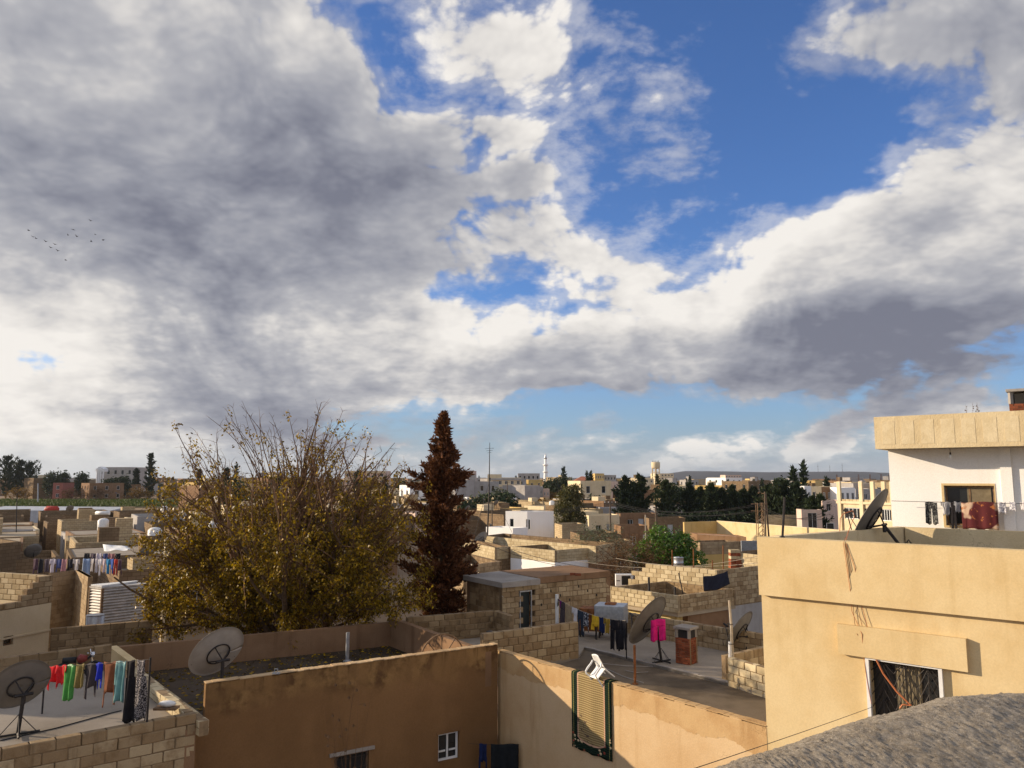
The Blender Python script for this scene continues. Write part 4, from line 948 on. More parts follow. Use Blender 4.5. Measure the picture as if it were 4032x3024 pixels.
def white_building():
    wl=UY(1919,985,18.9); a=v2(wl); dw=Vector((math.cos(R(-38)),math.sin(R(-38)))); n=Vector((-dw.y,dw.x)); b=a+dw*9
    t=thing('white_building','white upper-storey building with an overhanging beige concrete roof band','building',(a.x,a.y,0))
    s0=onplane(2040,1070,a,b)[0]; s1=onplane(2149,1075,a,b)[0]; zt=onplane(2090,1049,a,b)[1]; zb=zt-.92
    zs=9.0
    w=MB(); ring_walls(w,[a,b,b+n*7,a+n*7],.22,0,zs,{0:[(s0,s1,zb,zt)]}); w.build('wall',MT['white'],t)
    wn=window(t,a,b,s0,s1,zb,zt,.22,frame='wood',pane='glass',mull=1,inset=.12,fw=.04)
    fr=MB(); f=.05
    for q0,q1,z0_,z1_ in ((s0-f,s0,zb-f,zt+f),(s1,s1+f*.4,zb-f,zt+f),(s0,s1,zt,zt+f),(s0,s1,zb-f,zb)): fr.obox(a+dw*q0-n*.012,a+dw*q1-n*.012,z0_,z1_,.05)
    fr.build('window_surround',MT['yellow'],t)
    MB().obox(a+dw*lerp(s0,s1,.45)+n*.13,a+dw*(s1-.08)+n*.13,zb+.02,zt-.04,.008).build('curtain',cm('brown_curtain',(.20,.16,.10)),wn)
    ps=onplane(2160,1000,a,b)[0]; MB().obox(a+dw*ps-n*.07,a+dw*(ps+.22)-n*.07,0,zs,.068).build('pilaster',MT['white'],t)
    sx=onplane(1889,935,a-n*.8,b-n*.8)[0]; e0=a-n*.80+dw*sx; e1=b-n*.80; zt_=9.76
    MB().prism([e0+n*.04+dw*.04,e1+n*.04,b+n*7.2,e0+n*8.0+dw*.04],zs+.002,zs+.20).build('roof',MT['roof'],t)
    MB().obox(e0,e1,zs,zt_,.14).build('fascia',MT['fascia'],t); MB().obox(e0+n*7.8,e0+n*.141,zs,zt_,.14).build('fascia',MT['fascia'],t)
    L=(e1-e0).length; x=.17; k=0
    while x<L-1:
        MB().obox(e0+dw*x-n*.0045,e0+dw*(x+.27)-n*.0045,zs+.10,zt_-.11,.004).build('fascia_panel',MT['fasciap'],t); x+=.41; k+=1
    # bulb
    sb=onplane(2053,985,a-n*.35,b-n*.35)[0]; p=a+dw*sb-n*.35
    l=thing('light_bulb','bare light bulb hanging on a short wire below the white building roof band','light bulb',(p.x,p.y,zs)); MB().tube([(p.x,p.y,zs),(p.x,p.y,zs-.10)],.006,5).build('flex',MT['wire'],l); MB().lathe([(.014,-.15),(.02,-.12),(.02,-.10),(.012,-.095)],(p.x,p.y,zs),10).build('socket',MT['black'],l,True)
    MB().lathe([(.004,-.235),(.026,-.225),(.033,-.20),(.028,-.17),(.016,-.15)],(p.x,p.y,zs),12).build('bulb',MT['plastic'],l,True)
    # weeds on the roof edge
    ww=thing('roof_weed','small dry weed sprouting on top of the beige roof band','weed',(*(e0+dw*2.0+n*.2),zt_)); o=origin(ww); rr=random.Random(2); wm=MB(); wf=MB()
    for i in range(6):
        h=rr.uniform(.10,.26); x=rr.uniform(-.22,.18); p0=o+Vector((x,0,-.55)); p1=o+Vector((x+rr.uniform(-.05,.1),rr.uniform(-.05,.05),h)); wm.tube([p0,(p0+p1)/2+Vector((.01,0,0)),p1],[.005,.004,.002],4)
        for k in range(7): q=p0.lerp(p1,.6+k/18); wf.add([q,q+Vector((rr.uniform(-.05,.05),rr.uniform(-.02,.02),.03)),q+Vector((rr.uniform(-.04,.04),0,-.01))],[(0,1,2)])
    wm.build('stem',MT['wood'],ww); wf.build('leaf',MT['wood'],ww)
    cb=UY(2209,884,19.2); chimney('red brick chimney with a pale cap above the white building',(cb.x+.25,cb.y+.3),.6,1.25,R(-38),zt_-.45)
    # wall washing line
    y0=a+dw*.05-n*.25; y1=b-n*.25
    def wl_(u,v): s,z=onplane(u,v,y0,y1); q=y0+dw*s; return Vector((q.x,q.y,z))
    z_=[wl_(1926,1082),wl_(2000,1084),wl_(2100,1086),wl_(2230,1088)]
    tt=thing('clothesline','washing line stretched along the white wall past its window','clothesline',z_[0]); MB().tube(z_,.006,4).build('cord',MT['wire'],tt)
    def h3(name,label,cat,u0,u1,v1,mat,kind,**kw):
        A=wl_(u0,1084); Bq=wl_(u1,1085); ln=A.z-wl_((u0+u1)/2,v1).z; return hang(name,label,cat,A,Bq,ln,mat,kind,seed=int(u0),amp=.02,**kw)
    h3('trousers','black mottled trousers at the left of the white wall washing line','trousers',1998,2024,1132,cm('mottled_black',(.03,.03,.032),(.14,.14,.13),kind='spots',scale=24.),'trousers')
    h3('shirt','black and white vertically striped shirt in front of the window','shirt',2034,2052,1112,cm('striped_shirt',(.05,.05,.06),(.42,.41,.42),kind='vstripe',scale=16.),'tee')
    h3('leggings','narrow black leggings hanging before the white building window','leggings',2052,2064,1144,cm('black_cotton',(.018,.016,.018)),'trousers')
    h3('shirt','small grey striped tee beside the burgundy blanket','shirt',2062,2075,1106,cm('grey_stripe_tee',(.10,.10,.11),(.35,.35,.37),kind='vstripe',scale=20.),'tee')
    mb,nt,bs=mat_base('burgundy_floral'); bs.inputs['Roughness'].default_value=.9; tc=nt.nodes.new('ShaderNodeTexCoord')
    n1=noisen(nt,2.6,2,.4,vec=tc.outputs['Object'],off=(.3,.1,.9)); n2=noisen(nt,9,4,.6,vec=tc.outputs['Object'])
    cc=mixn(nt,rampn(nt,n1,.60,.66),(.085,.008,.010),(.52,.36,.25)); cc=mixn(nt,rampn(nt,n2,.58,.66),cc,(.36,.12,.03)); nt.links.new(cc,bs.inputs['Base Color'])
    h3('blanket','burgundy blanket with pale floral patches on the white wall washing line','blanket',2076,2154,1143,mb,'towel')
    h3('scarf','white mottled scarf right of the burgundy blanket','scarf',2156,2172,1108,cm('white_mottled',(.62,.60,.62),(.25,.25,.30),kind='spots',scale=30.),'towel')
    h3('scarf','small pale scarf next to the pilaster shadow','scarf',2180,2194,1102,cm('white_mottled',(.6,.6,.6)),'towel')
    h3('socks','white socks at the right edge of the white wall washing line','socks',2203,2211,1100,cm('white_cotton',(.6,.57,.58)),'trousers')
white_building()
# dish on the yellow roof
p=UY(1900,1190,17.3); dish('grey satellite dish seen nearly edge-on above the yellow parapet',(p.x+.35,p.y-.6,6.63),.66,.8,feet=True,cc=UY(1889,1121,16.8),mat='dish',nrm=(-.67,.53,.52))
# wires down the yellow wall
def yellow_cables():
    def yw(u,v,off=.12): s,z=onplane(u,v,Yc-nY*off,Yr-nY*off); q=Yc-nY*off+dY*s; return Vector((q.x,q.y,z))
    L=[[(1826,1160),(1822,1175),(1828,1215),(1836,1270),(1840,1320),(1862,1370),(1866,1425),(1873,1470),(1882,1520)],[(1826,1172),(1838,1230),(1845,1280),(1856,1325),(1878,1420)],[(1828,1175),(1846,1225),(1856,1290),(1868,1330),(1890,1424)],[(1826,1175),(1834,1240),(1842,1300),(1846,1345),(1852,1372)]]
    for i,q in enumerate(L):
        m=MB(); m.tube([yw(u,v,.122 if v<1280 else .03 if v<1346 else .108 if v<1390 else .075) for u,v in q],.0045,5); tag(m.build('wall_cable',MT['orange' if i in(0,2) else 'rust']),['orange cable running down the yellow wall to the window','tan cable hanging straight down the yellow wall','tan cable curving right down the yellow wall','short tan cable ending above the window hood'][i],'cable','loose cables on the yellow wall')
    m=MB(); m.tube([yw(1893,1425,.09),yw(1908,1455,.09),yw(1938,1495,.09),yw(1968,1524,.09),yw(1950,1522,.09),yw(1944,1530,.09)],.015,6); tag(m.build('wall_cable',MT['orange']),'thick orange hose looping across the grilled window','hose')
    m=MB(); m.tube([yw(1826,1172,.0),UY(1832,1150,15.0),UY(1846,1115,14.6),UY(1842,1103,14.5),UY(1822,1110,14.5),UY(1815,1120,14.5),UY(1814,1148,14.4)],.008,5); tag(m.build('wall_cable',MT['orange']),'orange cable looping up above the yellow parapet','cable')
    m=thing('iron_bar','slim dark steel bar standing on the yellow parapet corner','bar',yw(1690,1163,-.1)); b=yw(1690,1160,-.1); tq=UY(1695,1074,b.y); MB().tube([b-Vector((0,0,.02)),tq],.022,6).build('bar',MT['steel'],m)
    MB().lathe([(.05,-.01),(.05,.008),(.024,.02)],b,8).build('foot',MT['steel'],m)
yellow_cables()

# ================================================================== the rough parapet the photographer leans on
def near_ledge():
    path=[(1440,1720,1.16),(1560,1672,1.22),(1655,1632,1.28),(1705,1615,1.31),(1785,1586,1.36),(1865,1559,1.42),(1984,1528,1.50),(2080,1504,1.57),(2212,1492,1.66),(2400,1488,1.78)]
    pts=[UY(*p) for p in path]; NS=300; NT=170; V_=np.zeros((NS+1,NT+1,3))
    for i in range(NS+1):
        f=i/NS*(len(pts)-1); k=min(int(f),len(pts)-2); p=pts[k].lerp(pts[k+1],f-k)
        for j in range(NT+1):
            t=-1.0+1.75*j/NT          # -1: towards the camera, +: far side
            dy=t*.62 if t<0 else t*.35; dz=-.16*t*t-.05*abs(t) if t<0 else -.42*t*t-.5*max(0,t-.25)
            q=Vector((p.x-dy*.25,p.y+dy,p.z+dz))
            nz=mnoise.noise(q*4)*.006+mnoise.noise(q*11)*.003+mnoise.noise(q*30)*.0018+abs(mnoise.noise(q*80))*.0034+abs(mnoise.noise(q*180))*.0040-.014
            V_[i,j]=(q.x,q.y,q.z+nz)
    W_=NT+1; idx=np.arange((NS+1)*W_).reshape(NS+1,W_); Fc=np.stack([idx[:-1,:-1],idx[1:,:-1],idx[1:,1:],idx[:-1,1:]],-1).reshape(-1,4)
    mt,nt,b=mat_base('rough_cement'); b.inputs['Roughness'].default_value=.95; b.inputs['Specular IOR Level'].default_value=.12
    n=noisen(nt,60,6,.75); col=mixn(nt,rampn(nt,n,.3,.72),(.32,.26,.19),(.58,.50,.39)); n2=noisen(nt,260,3,.7); col=mixn(nt,rampn(nt,n2,.56,.68,0,.8),col,(.76,.68,.54)); col=mixn(nt,rampn(nt,noisen(nt,180,3,.7,off=(3,3,3)),.60,.70,0,.8),col,(.07,.06,.055)); n3=noisen(nt,3.5,5); col=mixn(nt,rampn(nt,n3,.5,.75,0,.55),col,(.30,.23,.15))
    nt.links.new(col,b.inputs['Base Color']); bumpn(nt,b,noisen(nt,200,5,.85),.010)
    o=npmesh('near_parapet',V_.reshape(-1,3),Fc[:,::-1],mt,None,True); tag(o,'rough grey cement parapet close to the camera, lower right','parapet')
near_ledge()
# ------------------------------------------------------------------ foliage
def leafcloud(P,size,rng,droop=.5,asp=.55,dirs=None,jit=.5):
    """one folded quad per point: P (n,3)"""
    n=len(P); th=rng.uniform(0,2*PI,n); 
    d=np.stack([np.cos(th),np.sin(th),-droop*rng.uniform(.3,1.8,n)],1) if dirs is None else dirs+rng.normal(0,jit,(n,3))
    d/=np.linalg.norm(d,axis=1,keepdims=True)+1e-9
    r=rng.normal(0,1,(n,3)); s=np.cross(d,r); s/=np.linalg.norm(s,axis=1,keepdims=True)+1e-9
    nn=np.cross(d,s); L=(size*rng.uniform(.6,1.35,n))[:,None]; w=L*asp*.5
    v0=P; v1=P+d*L*.45+s*w+nn*w*.35; v2_=P+d*L; v3=P+d*L*.5-s*w+nn*w*.35
    V=np.stack([v0,v1,v2_,v3],1).reshape(-1,3); F=np.arange(n*4).reshape(n,4)
    return V,F
def tubes_np(segs,n=4):
    """segs: list of (pts(list of Vector), radii) -> one mesh"""
    m=MB()
    for p,r in segs: m.tube(p,r,n,False)
    return m
LM={}
def setup_leaves():
    LM['mulb']=leafm('mulberry_leaf',[(.045,.027,.005),(.14,.082,.007),(.32,.200,.007),(.09,.064,.007),(.50,.31,.012),(.18,.085,.010)],.25,.45,.25)
    LM['brownc']=leafm('dead_cypress_spray',[(.055,.021,.011),(.12,.045,.020),(.22,.090,.038),(.085,.032,.015)],.15,.8,.15)
    LM['dark']=leafm('dark_needles',[(.012,.022,.012),(.022,.036,.016),(.035,.048,.020)],.10,.7,.2)
    LM['pine']=leafm('pine_needles',[(.016,.030,.014),(.032,.048,.020),(.052,.064,.024)],.12,.7,.2)
    LM['citrus']=leafm('citrus_leaf',[(.03,.08,.010),(.07,.155,.014),(.13,.22,.02),(.05,.11,.012)],.3,.4,.5)
    LM['olive']=leafm('olive_leaf',[(.07,.085,.045),(.12,.135,.075),(.17,.18,.11)],.2,.6,.3)
    LM['euc']=leafm('eucalyptus_leaf',[(.045,.05,.018),(.085,.08,.024),(.12,.095,.028)],.25,.5,.3)
    LM['dry']=leafm('dry_twigs',[(.07,.035,.018),(.13,.07,.033),(.18,.10,.045)],.1,.8,.1)
    LM['autumn']=leafm('autumn_leaf',[(.16,.085,.015),(.22,.12,.02),(.12,.06,.015)],.25,.6,.2)
    LM['grass']=leafm('field_crop',[(.045,.065,.014),(.075,.10,.02),(.11,.12,.035)],.15,.7,.2)
setup_leaves()

def big_tree():
    rr=random.Random(21); rng=np.random.default_rng(5); bx,by=-7.6,27.4
    t=thing('autumn_tree','big spreading tree with yellowing leaves and bare upper twigs behind the brown house','tree',(bx,by,0))
    segs=[];twigs=[]; tiny=[]; pts=[]      # pts: leaf anchor points
    def grow(p,d,L,r,steps,curve,wob):
        out=[p.copy()]; d=d.normalized()
        for i in range(steps):
            d=(d+Vector((rr.gauss(0,wob),rr.gauss(0,wob),rr.gauss(0,wob)+curve))).normalized(); p=p+d*(L/steps); out.append(p.copy())
        return out,d
    segs.append(([Vector((bx,by,0)),Vector((bx+.05,by,.9)),Vector((bx,by,1.9))],[.34,.28,.26])); top=Vector((bx,by,1.85))
    mains=[]
    for i in range(15):
        az=2*PI*i/15+rr.uniform(-.2,.2); inc=rr.uniform(.30,1.05) if i%3 else rr.uniform(.08,.35)
        d=Vector((math.cos(az)*math.sin(inc)*1.15,math.sin(az)*math.sin(inc)*.8,math.cos(inc)))
        L=rr.uniform(3.4,4.9); pth,dd=grow(top,d,L,.14,6,.02,.09); segs.append((pth,[.15*(1-.55*k/6) for k in range(7)])); mains.append((pth,dd))
    subs=[]
    for pth,dd in mains:
        for k in range(6):
            f=rr.randint(2,6); d=(dd+Vector((rr.gauss(0,.55),rr.gauss(0,.45),rr.gauss(.10,.35)))).normalized(); L=rr.uniform(1.8,3.3)
            q,d2=grow(pth[f],d,L,.06,5,.05,.10); segs.append((q,[.065*(1-.6*j/5) for j in range(6)])); subs.append((q,d2))
    for q,dd in subs:
        for k in range(6):
            f=rr.randint(1,5); out=Vector((q[f].x-bx,(q[f].y-by),0)); out=out.normalized() if out.length>.1 else Vector((0,0,0))
            d=(dd*.6+out*rr.uniform(.0,.6)+Vector((rr.gauss(0,.35),rr.gauss(0,.3),rr.uniform(.0,.75)))).normalized(); L=rr.uniform(1.3,3.2)
            w,d2=grow(q[f],d,L,.02,8,.03,.075)
            zmax=11.5-abs((w[-1].x-bx+1.3)/5.6)**2.2*3.0
            if w[-1].z>zmax or not -4.7<w[-1].x-bx<5.5: 
                w=[p for p in w if p.z<zmax and -4.7<p.x-bx<5.5]
                if len(w)<3: continue
            twigs.append((w,[.030*(1-.8*j/8)+.004 for j in range(len(w))]))
            for j in range(1,len(w)):
                pts.append(w[j])
                for _ in range(3):
                    if rr.random()<.75:
                        e=w[j]+(d2*.4+Vector((rr.gauss(0,.6),rr.gauss(0,.6),rr.gauss(.15,.5)))).normalized()*rr.uniform(.15,.55); mid=(w[j]+e)/2+Vector((0,0,.03)); tiny.append(([w[j],mid,e],[.007,.005,.003])); pts.append(e); pts.append(mid)
    # drooping skirts on the flanks and over the house roof
    for k in range(130):
        q,dd=subs[rr.randrange(len(subs))]; p=q[rr.randint(2,5)]; side=1 if p.x>bx else -1
        d=Vector((side*rr.uniform(.5,1.),rr.gauss(-.1,.4),rr.uniform(-.35,.25))) if k<70 else Vector((rr.gauss(0,.5),-rr.uniform(.5,1.),rr.uniform(-.4,.2))); w,d2=grow(p,d,rr.uniform(1.,2.4),.02,8,-.05,.08); w=[x for x in w if -4.7<x.x-bx<5.6 and x.z>2.4]
        if len(w)<3: continue
        twigs.append((w,[.018*(1-.7*j/8)+.003 for j in range(len(w))])); pts+=w
    # long bare shoots fanning out of the top
    for k in range(38):
        u=rr.uniform(380,880); vt=float(np.interp(u,[388,450,530,580,620,680,735,800,862],[955,905,872,905,890,915,882,930,985]))+abs(rr.gauss(0,32)); e=UY(u,vt,rr.uniform(25.6,29.2))
        s0=min(subs,key=lambda q: abs(q[0][-1].x-lerp(bx,e.x,.25))+rr.uniform(0,1.2)+abs(q[0][-1].z-5)*.3)[0][-1]; d=e-s0; L=d.length
        if L<1.2 or d.z<.3: continue
        w=[s0+d*f+Vector((.10*math.sin(f*7+k),.10*math.cos(f*6+k),.10*L*math.sin(f*PI)*(1.2 if k%3 else -.5)+.05*math.sin(f*11+k))) for f in [j/9 for j in range(10)]]
        twigs.append((w,[.022*(1-.85*j/9)+.0025 for j in range(10)])); pts+=w[5:8]
        for j in range(3,10):
            for _ in range(2):
                if rr.random()<.8:
                    q=w[j]+(d.normalized()*.6+Vector((rr.gauss(0,.6),rr.gauss(0,.5),rr.gauss(.2,.4)))).normalized()*rr.uniform(.15,.6)*(1.2-j/12); tiny.append(([w[j],(w[j]+q)/2+Vector((0,0,.02)),q],[.007,.005,.003])); pts.append(q)
    tubes_np(segs,7).build('trunk',MT['bark'],t,True); tag(tubes_np(twigs,4).build('branches',MT['twig'],t),kind='stuff'); tag(tubes_np(tiny,3).build('twigs',MT['twig'],t),kind='stuff')
    A=np.array([tuple(p) for p in pts]); _,ui=np.unique(np.floor(A/.22).astype(int),axis=0,return_index=True); A=A[ui]; z=A[:,2]
    wgt=np.interp(z,[2.4,3.2,4.6,5.6,6.6,7.6,9.0,11],[.8,1.,1.,.55,.30,.14,.05,.03]); ph=np.sin(A[:,0]*1.7+1)*np.sin(A[:,2]*1.9)*np.sin(A[:,1]*1.5+2); wgt*=np.clip(.75+ph*.9,.12,1.5); wgt/=wgt.sum()
    clump=rng.choice(len(A),4300,p=wgt); base=A[clump]
    K=20; P=np.repeat(base,K,0)+rng.normal(0,1,(len(base)*K,3))*np.array([.10,.10,.11])
    hi=A[z>7.6]; hc=hi[rng.choice(len(hi),130)]; P2=np.repeat(hc,9,0)+rng.normal(0,1,(130*9,3))*np.array([.05,.05,.16])
    P=np.concatenate([P,P2]); P=P[P[:,2]>2.35]
    P=P[P[:,0]/P[:,1]>-.492+rng.normal(0,.012,len(P))]; V,F=leafcloud(P,.098,rng,.9,.6); npmesh('crown',V,F,LM['mulb'],t)
big_tree()

def conifer(name,label,base,H,prof,mat,nb=110,per=120,tl=.16,seed=0,zlow=.12,trunk=True,up=.35,group=None,tr=.10,arms=(),cat='tree'):
    rng=np.random.default_rng(seed); t=thing(name,label,cat,base,group); o=np.array(base,dtype=float)
    m=MB(); m.tube([base,Vector(base)+Vector((0,0,H*.55)),Vector(base)+Vector((0,0,H*.97))],[tr,tr*.6,tr*.12],7); m.build('trunk',MT['bark'],t,True)
    Ps=[];Ds=[]; bs=[]
    for i in range(nb+len(arms)):
        if i<nb: f=zlow+(1-zlow)*(i+rng.uniform(0,1))/nb; az=rng.uniform(0,2*PI); Ln=max(.06,prof(f)*rng.uniform(.40,1.15)*(1+.18*math.sin(az*2+f*9+seed))); el=up+rng.normal(0,.15)
        else: f,az,Ln,el=arms[i-nb]
        s=np.linspace(.05,1,14)[:,None]; d=np.array([math.cos(az)*math.cos(el),math.sin(az)*math.cos(el),math.sin(el)])
        st=o+np.array([0,0,f*H]); pth=st+d*s*Ln+np.array([0,0,1])*(s**2)*Ln*.12; bs.append(([Vector(p) for p in pth[::4]],[.02*(1-.2*k) for k in range(len(pth[::4]))]))
        k=int(per*min(1.6,.25+Ln/ (max(prof(.3),.3)))); idx=rng.uniform(.12,1,k); p=st+d*idx[:,None]*Ln+np.array([0,0,1])*(idx[:,None]**2)*Ln*.12+rng.normal(0,.045+.05*Ln*(.4),(k,3))*np.array([1,1,.7])
        Ps.append(p); Ds.append(np.repeat((d*.7+np.array([0,0,.55]))[None],k,0))
    tag(tubes_np(bs,4).build('branches',MT['bark'],t),kind='stuff')
    V,F=leafcloud(np.concatenate(Ps),tl,rng,asp=.34,dirs=np.concatenate(Ds),jit=.55); npmesh('crown',V,F,mat,t); return t
def interp(*ab):
    xs=[a for a,b in ab]; ys=[b for a,b in ab]; return lambda f: float(np.interp(f,xs,ys))
bc=UY(952,1330,30.0)
conifer('dead_conifer','tall reddish-brown dead conifer standing right of the yellowing tree',(bc.x,bc.y,0),10.75,interp((0,.8),(.25,1.05),(.40,1.2),(.50,1.25),(.66,1.0),(.75,.95),(.83,.66),(.915,.30),(1,.05)),LM['brownc'],nb=280,per=165,tl=.19,seed=3,zlow=.24,up=.30,tr=.17,
        arms=[(.745,PI*.98,1.35,.28),(.72,PI*1.03,1.25,.12),(.73,.05,1.15,.42),(.60,-.1,1.2,.3),(.50,.1,1.3,.1),(.42,.0,1.25,.05),(.64,PI,1.1,.2)])
def clump_tree(name,label,base,blobs,n,size,mat,seed=0,trunk=.10,th=1.0,group=None,cat='tree',droop=.5,shell=.55,asp=.5,twig=26,noise=.35):
    """crown of uneven clumps: blobs are (dx,dy,z,rx,ry,rz)"""
    rng=np.random.default_rng(seed); rr=random.Random(seed); t=thing(name,label,cat,base,group); b=Vector(base)
    vol=np.array([q[3]*q[4]*q[5] for q in blobs])**.75; cnt=(n*vol/vol.sum()).astype(int); Ps=[]; seg=[]
    top=b+Vector((0,0,th)); seg.append(([b,(b+top)/2+Vector((.03,0,0)),top],[trunk,trunk*.85,trunk*.75]))
    for q,k in zip(blobs,cnt):
        c=np.array([b.x+q[0],b.y+q[1],b.z+q[2]]); d=rng.normal(0,1,(k,3)); d/=np.linalg.norm(d,axis=1,keepdims=True)
        r=rng.uniform(0,1,k)**(1/3.)*(1-shell)+shell*rng.uniform(.75,1.05,k)
        ph=rng.uniform(0,6.3,6); bump=1+noise*(np.sin(d[:,0]*5+ph[0])*np.sin(d[:,1]*5+ph[1])+.7*np.sin(d[:,2]*7+ph[2])*np.sin(d[:,0]*8+ph[3]))
        Ps.append(c+d*(r*bump)[:,None]*np.array(q[3:6])); e=Vector(c)
        seg.append(([top-Vector((0,0,th*.2)),(top+e)/2+Vector((rr.uniform(-.1,.1),0,0)),e],[trunk*.6,trunk*.4,trunk*.15]))
        for _ in range(max(2,twig//len(blobs))):
            w=Vector([rr.gauss(0,1) for _ in range(3)]).normalized(); seg.append(([e,e+Vector((w.x*q[3],w.y*q[4],abs(w.z)*q[5]))*.95],[trunk*.16,.006]))
    tubes_np(seg,5).build('trunk',MT['bark'],t,True)
    V,F=leafcloud(np.concatenate(Ps),size,rng,droop,asp); npmesh('crown',V,F,mat,t); return t
# middle distance trees
def at_ground(u,y,z=0): p=UY(u,1100,y); return (p.x,p.y,z)
def sz(px,y): return px*.000602*y
p=at_ground(1232,95); 
clump_tree('eucalyptus_tree','drooping olive-brown eucalyptus behind the white cube house',p,[(0,0,5.2,1.7,1.5,1.6),(.5,0,6.6,1.2,1.1,1.2),(-.7,.2,4.0,1.3,1.2,1.5),(.6,0,3.6,1.3,1.2,1.5),(-.4,0,6.3,1.1,1,1.1),(.1,0,2.3,1.6,1.3,1.5)],6200,.34,LM['euc'],11,.16,2.4,droop=1.2,asp=.4)
p=at_ground(1440,52); 
clump_tree('citrus_tree','bright green leafy citrus tree between the brown walls',p,[(-.9,0,3.7,1.2,1.1,1.1),(.5,.1,3.9,1.3,1.2,1.0),(1.45,0,3.0,1.1,1,1.0),(-.2,-.3,2.9,1.7,1.2,1.1),(-.5,.2,4.7,.7,.7,.6),(-1.7,0,3.2,.8,.8,.8),(1.1,0,4.2,.6,.6,.55),(0,0,2.0,1.7,1.2,1.0)],11500,.17,LM['citrus'],12,.12,1.6,asp=.6,noise=.28)
p=at_ground(1290,56)
clump_tree('olive_tree','grey-green olive shrub left of the dry thicket',p,[(-.8,0,3.8,1.1,1,1.1),(.7,0,4.0,1.2,1,1.0),(0,0,2.9,1.7,1.1,1.1),(1.3,0,3.2,.9,.8,.9),(0,0,1.8,1.6,1.1,1.0)],6500,.15,LM['olive'],13,.09,1.4,asp=.3,noise=.45)
p=at_ground(1362,47)
clump_tree('dry_thicket','brown leafless thicket below the citrus tree',p,[(-1.1,0,3.6,1.2,1,1.2),(.2,0,3.9,1.3,1.1,1.1),(1.2,0,2.9,1.1,1,1.2),(-.4,0,2.2,1.8,1.2,1.3),(.6,0,1.4,1.6,1.1,1.0)],9500,.20,LM['dry'],14,.06,.9,cat='shrub',asp=.12,noise=.5,twig=90)
for k,(u,vt,y,w,h,lab) in enumerate([(1352,1032,138,2.5,9.6,'broad dark conifer at the left of the dark tree pair'),(1383,1028,140,2.7,10.1,'tall dark conifer right beside its equally tall neighbour'),(1441,1042,142,3.2,8.8,'single dark conifer standing below the water tower'),
        (1492,1046,142,2.2,8.5,'dark conifer at the left end of the long tree row'),(1515,1056,146,2.4,7.8,'shorter dark conifer second in the long tree row'),(1538,1047,144,2.2,8.3,'pointed dark conifer third in the long tree row'),(1560,1058,147,2.4,7.6,'low dark conifer in the middle of the long tree row'),(1583,1052,145,2.2,8.0,'dark conifer left of the gap in the long tree row'),(1606,1060,148,2.5,7.4,'rounded dark conifer right of the row middle'),(1629,1055,146,2.3,7.8,'dark conifer near the lattice pylon'),
        (1665,1050,132,3.0,8.2,'bushy dark conifer right of the lattice pylon'),(1695,1042,130,3.6,8.9,'largest dark conifer of the right-hand clump'),(1722,1048,128,2.8,8.3,'dark conifer at the right edge of the clump'),(1755,1078,104,1.9,6.3,'small dark conifer before the pale house'),(1773,1074,108,1.7,6.6,'slim small conifer beside the brown house')]):
    b=at_ground(u,y); H=UY(u,vt,y).z
    conifer('conifer',lab,b,H,interp((0,w*.85),(.2,w*1.08),(.5,w*.88),(.8,w*.45),(1,.10)),LM['pine'] if k%3 else LM['dark'],nb=95,per=60,tl=.6,seed=40+k,zlow=.04,up=.65,tr=.16,group='dark conifers of the middle distance')
# far left pines, cypresses
for k,(u,vt,y,w,lab) in enumerate([(10,989,330,26,'tall rounded dark tree at the far left edge'),(35,998,335,20,'pointed dark tree second from the left edge'),(57,1004,340,30,'wide dark tree third from the left edge'),(320,981,330,13,'slender dark cypress beside the pillared building'),(290,1016,335,8,'short dark cypress left of the slender tall one'),(485,1016,300,12,'dark spruce seen through the bare twigs'),(428,1018,310,5,'thin cypress seen through the yellow leaves')]):
    b=at_ground(u,y); H=UY(u,vt,y).z; w_=sz(w,y)
    conifer('far_conifer',lab,b,H,interp((0,w_*.95),(.3,w_*1.15),(.65,w_*.95),(.88,w_*.6),(1,.2)),LM['dark'],nb=75,per=40,tl=1.1,seed=70+k,zlow=.03,up=.8,tr=.3,group='dark trees on the far left skyline')
for k,(u,vt,y,w,lab) in enumerate([(108,1016,320,38,'broad flat-topped pine on the far left skyline'),(132,1017,326,28,'round pine touching the broad flat-topped one'),(172,1018,322,30,'dark round pine left of the pillared building'),(236,1030,315,40,'green bushy trees before the pillared building'),(262,1026,318,34,'round green tree right before the pillared building'),(1210,1028,300,62,'wide dark pine grove right of the minaret'),(1185,1036,305,24,'pine at the left of the grove by the minaret'),(1150,1042,290,22,'grey-green tree behind the yellow apartment block'),(1135,1050,285,20,'green tree beside the yellow apartment block'),(800,1030,260,26,'orange autumn tree seen past the bare twigs')]):
    b=at_ground(u,y); H=UY(u,vt,y).z; w_=sz(w,y)/2; zc=H*.62
    clump_tree('far_tree',lab,b,[(-w_*.5,0,zc,w_*.55,w_*.5,H*.30),(w_*.45,0,zc+.3,w_*.55,w_*.5,H*.32),(0,0,H*.78,w_*.5,w_*.5,H*.2),(0,0,zc*.7,w_*.8,w_*.6,H*.3)],1500,.95,LM['autumn'] if 'autumn' in lab else LM['pine'],90+k,.3,H*.4,group='rounded trees of the far town')
# ================================================================== hand-placed houses of the middle ground
def P3(*q): return [v2(U(u,v,z)) for u,v,z in q]
def corner_quad(ul,vl,uc,vc,ur,vr,z):
    a,b,c=P3((ul,vl,z),(uc,vc,z),(ur,vr,z)); return [a,b,c,a+c-b]
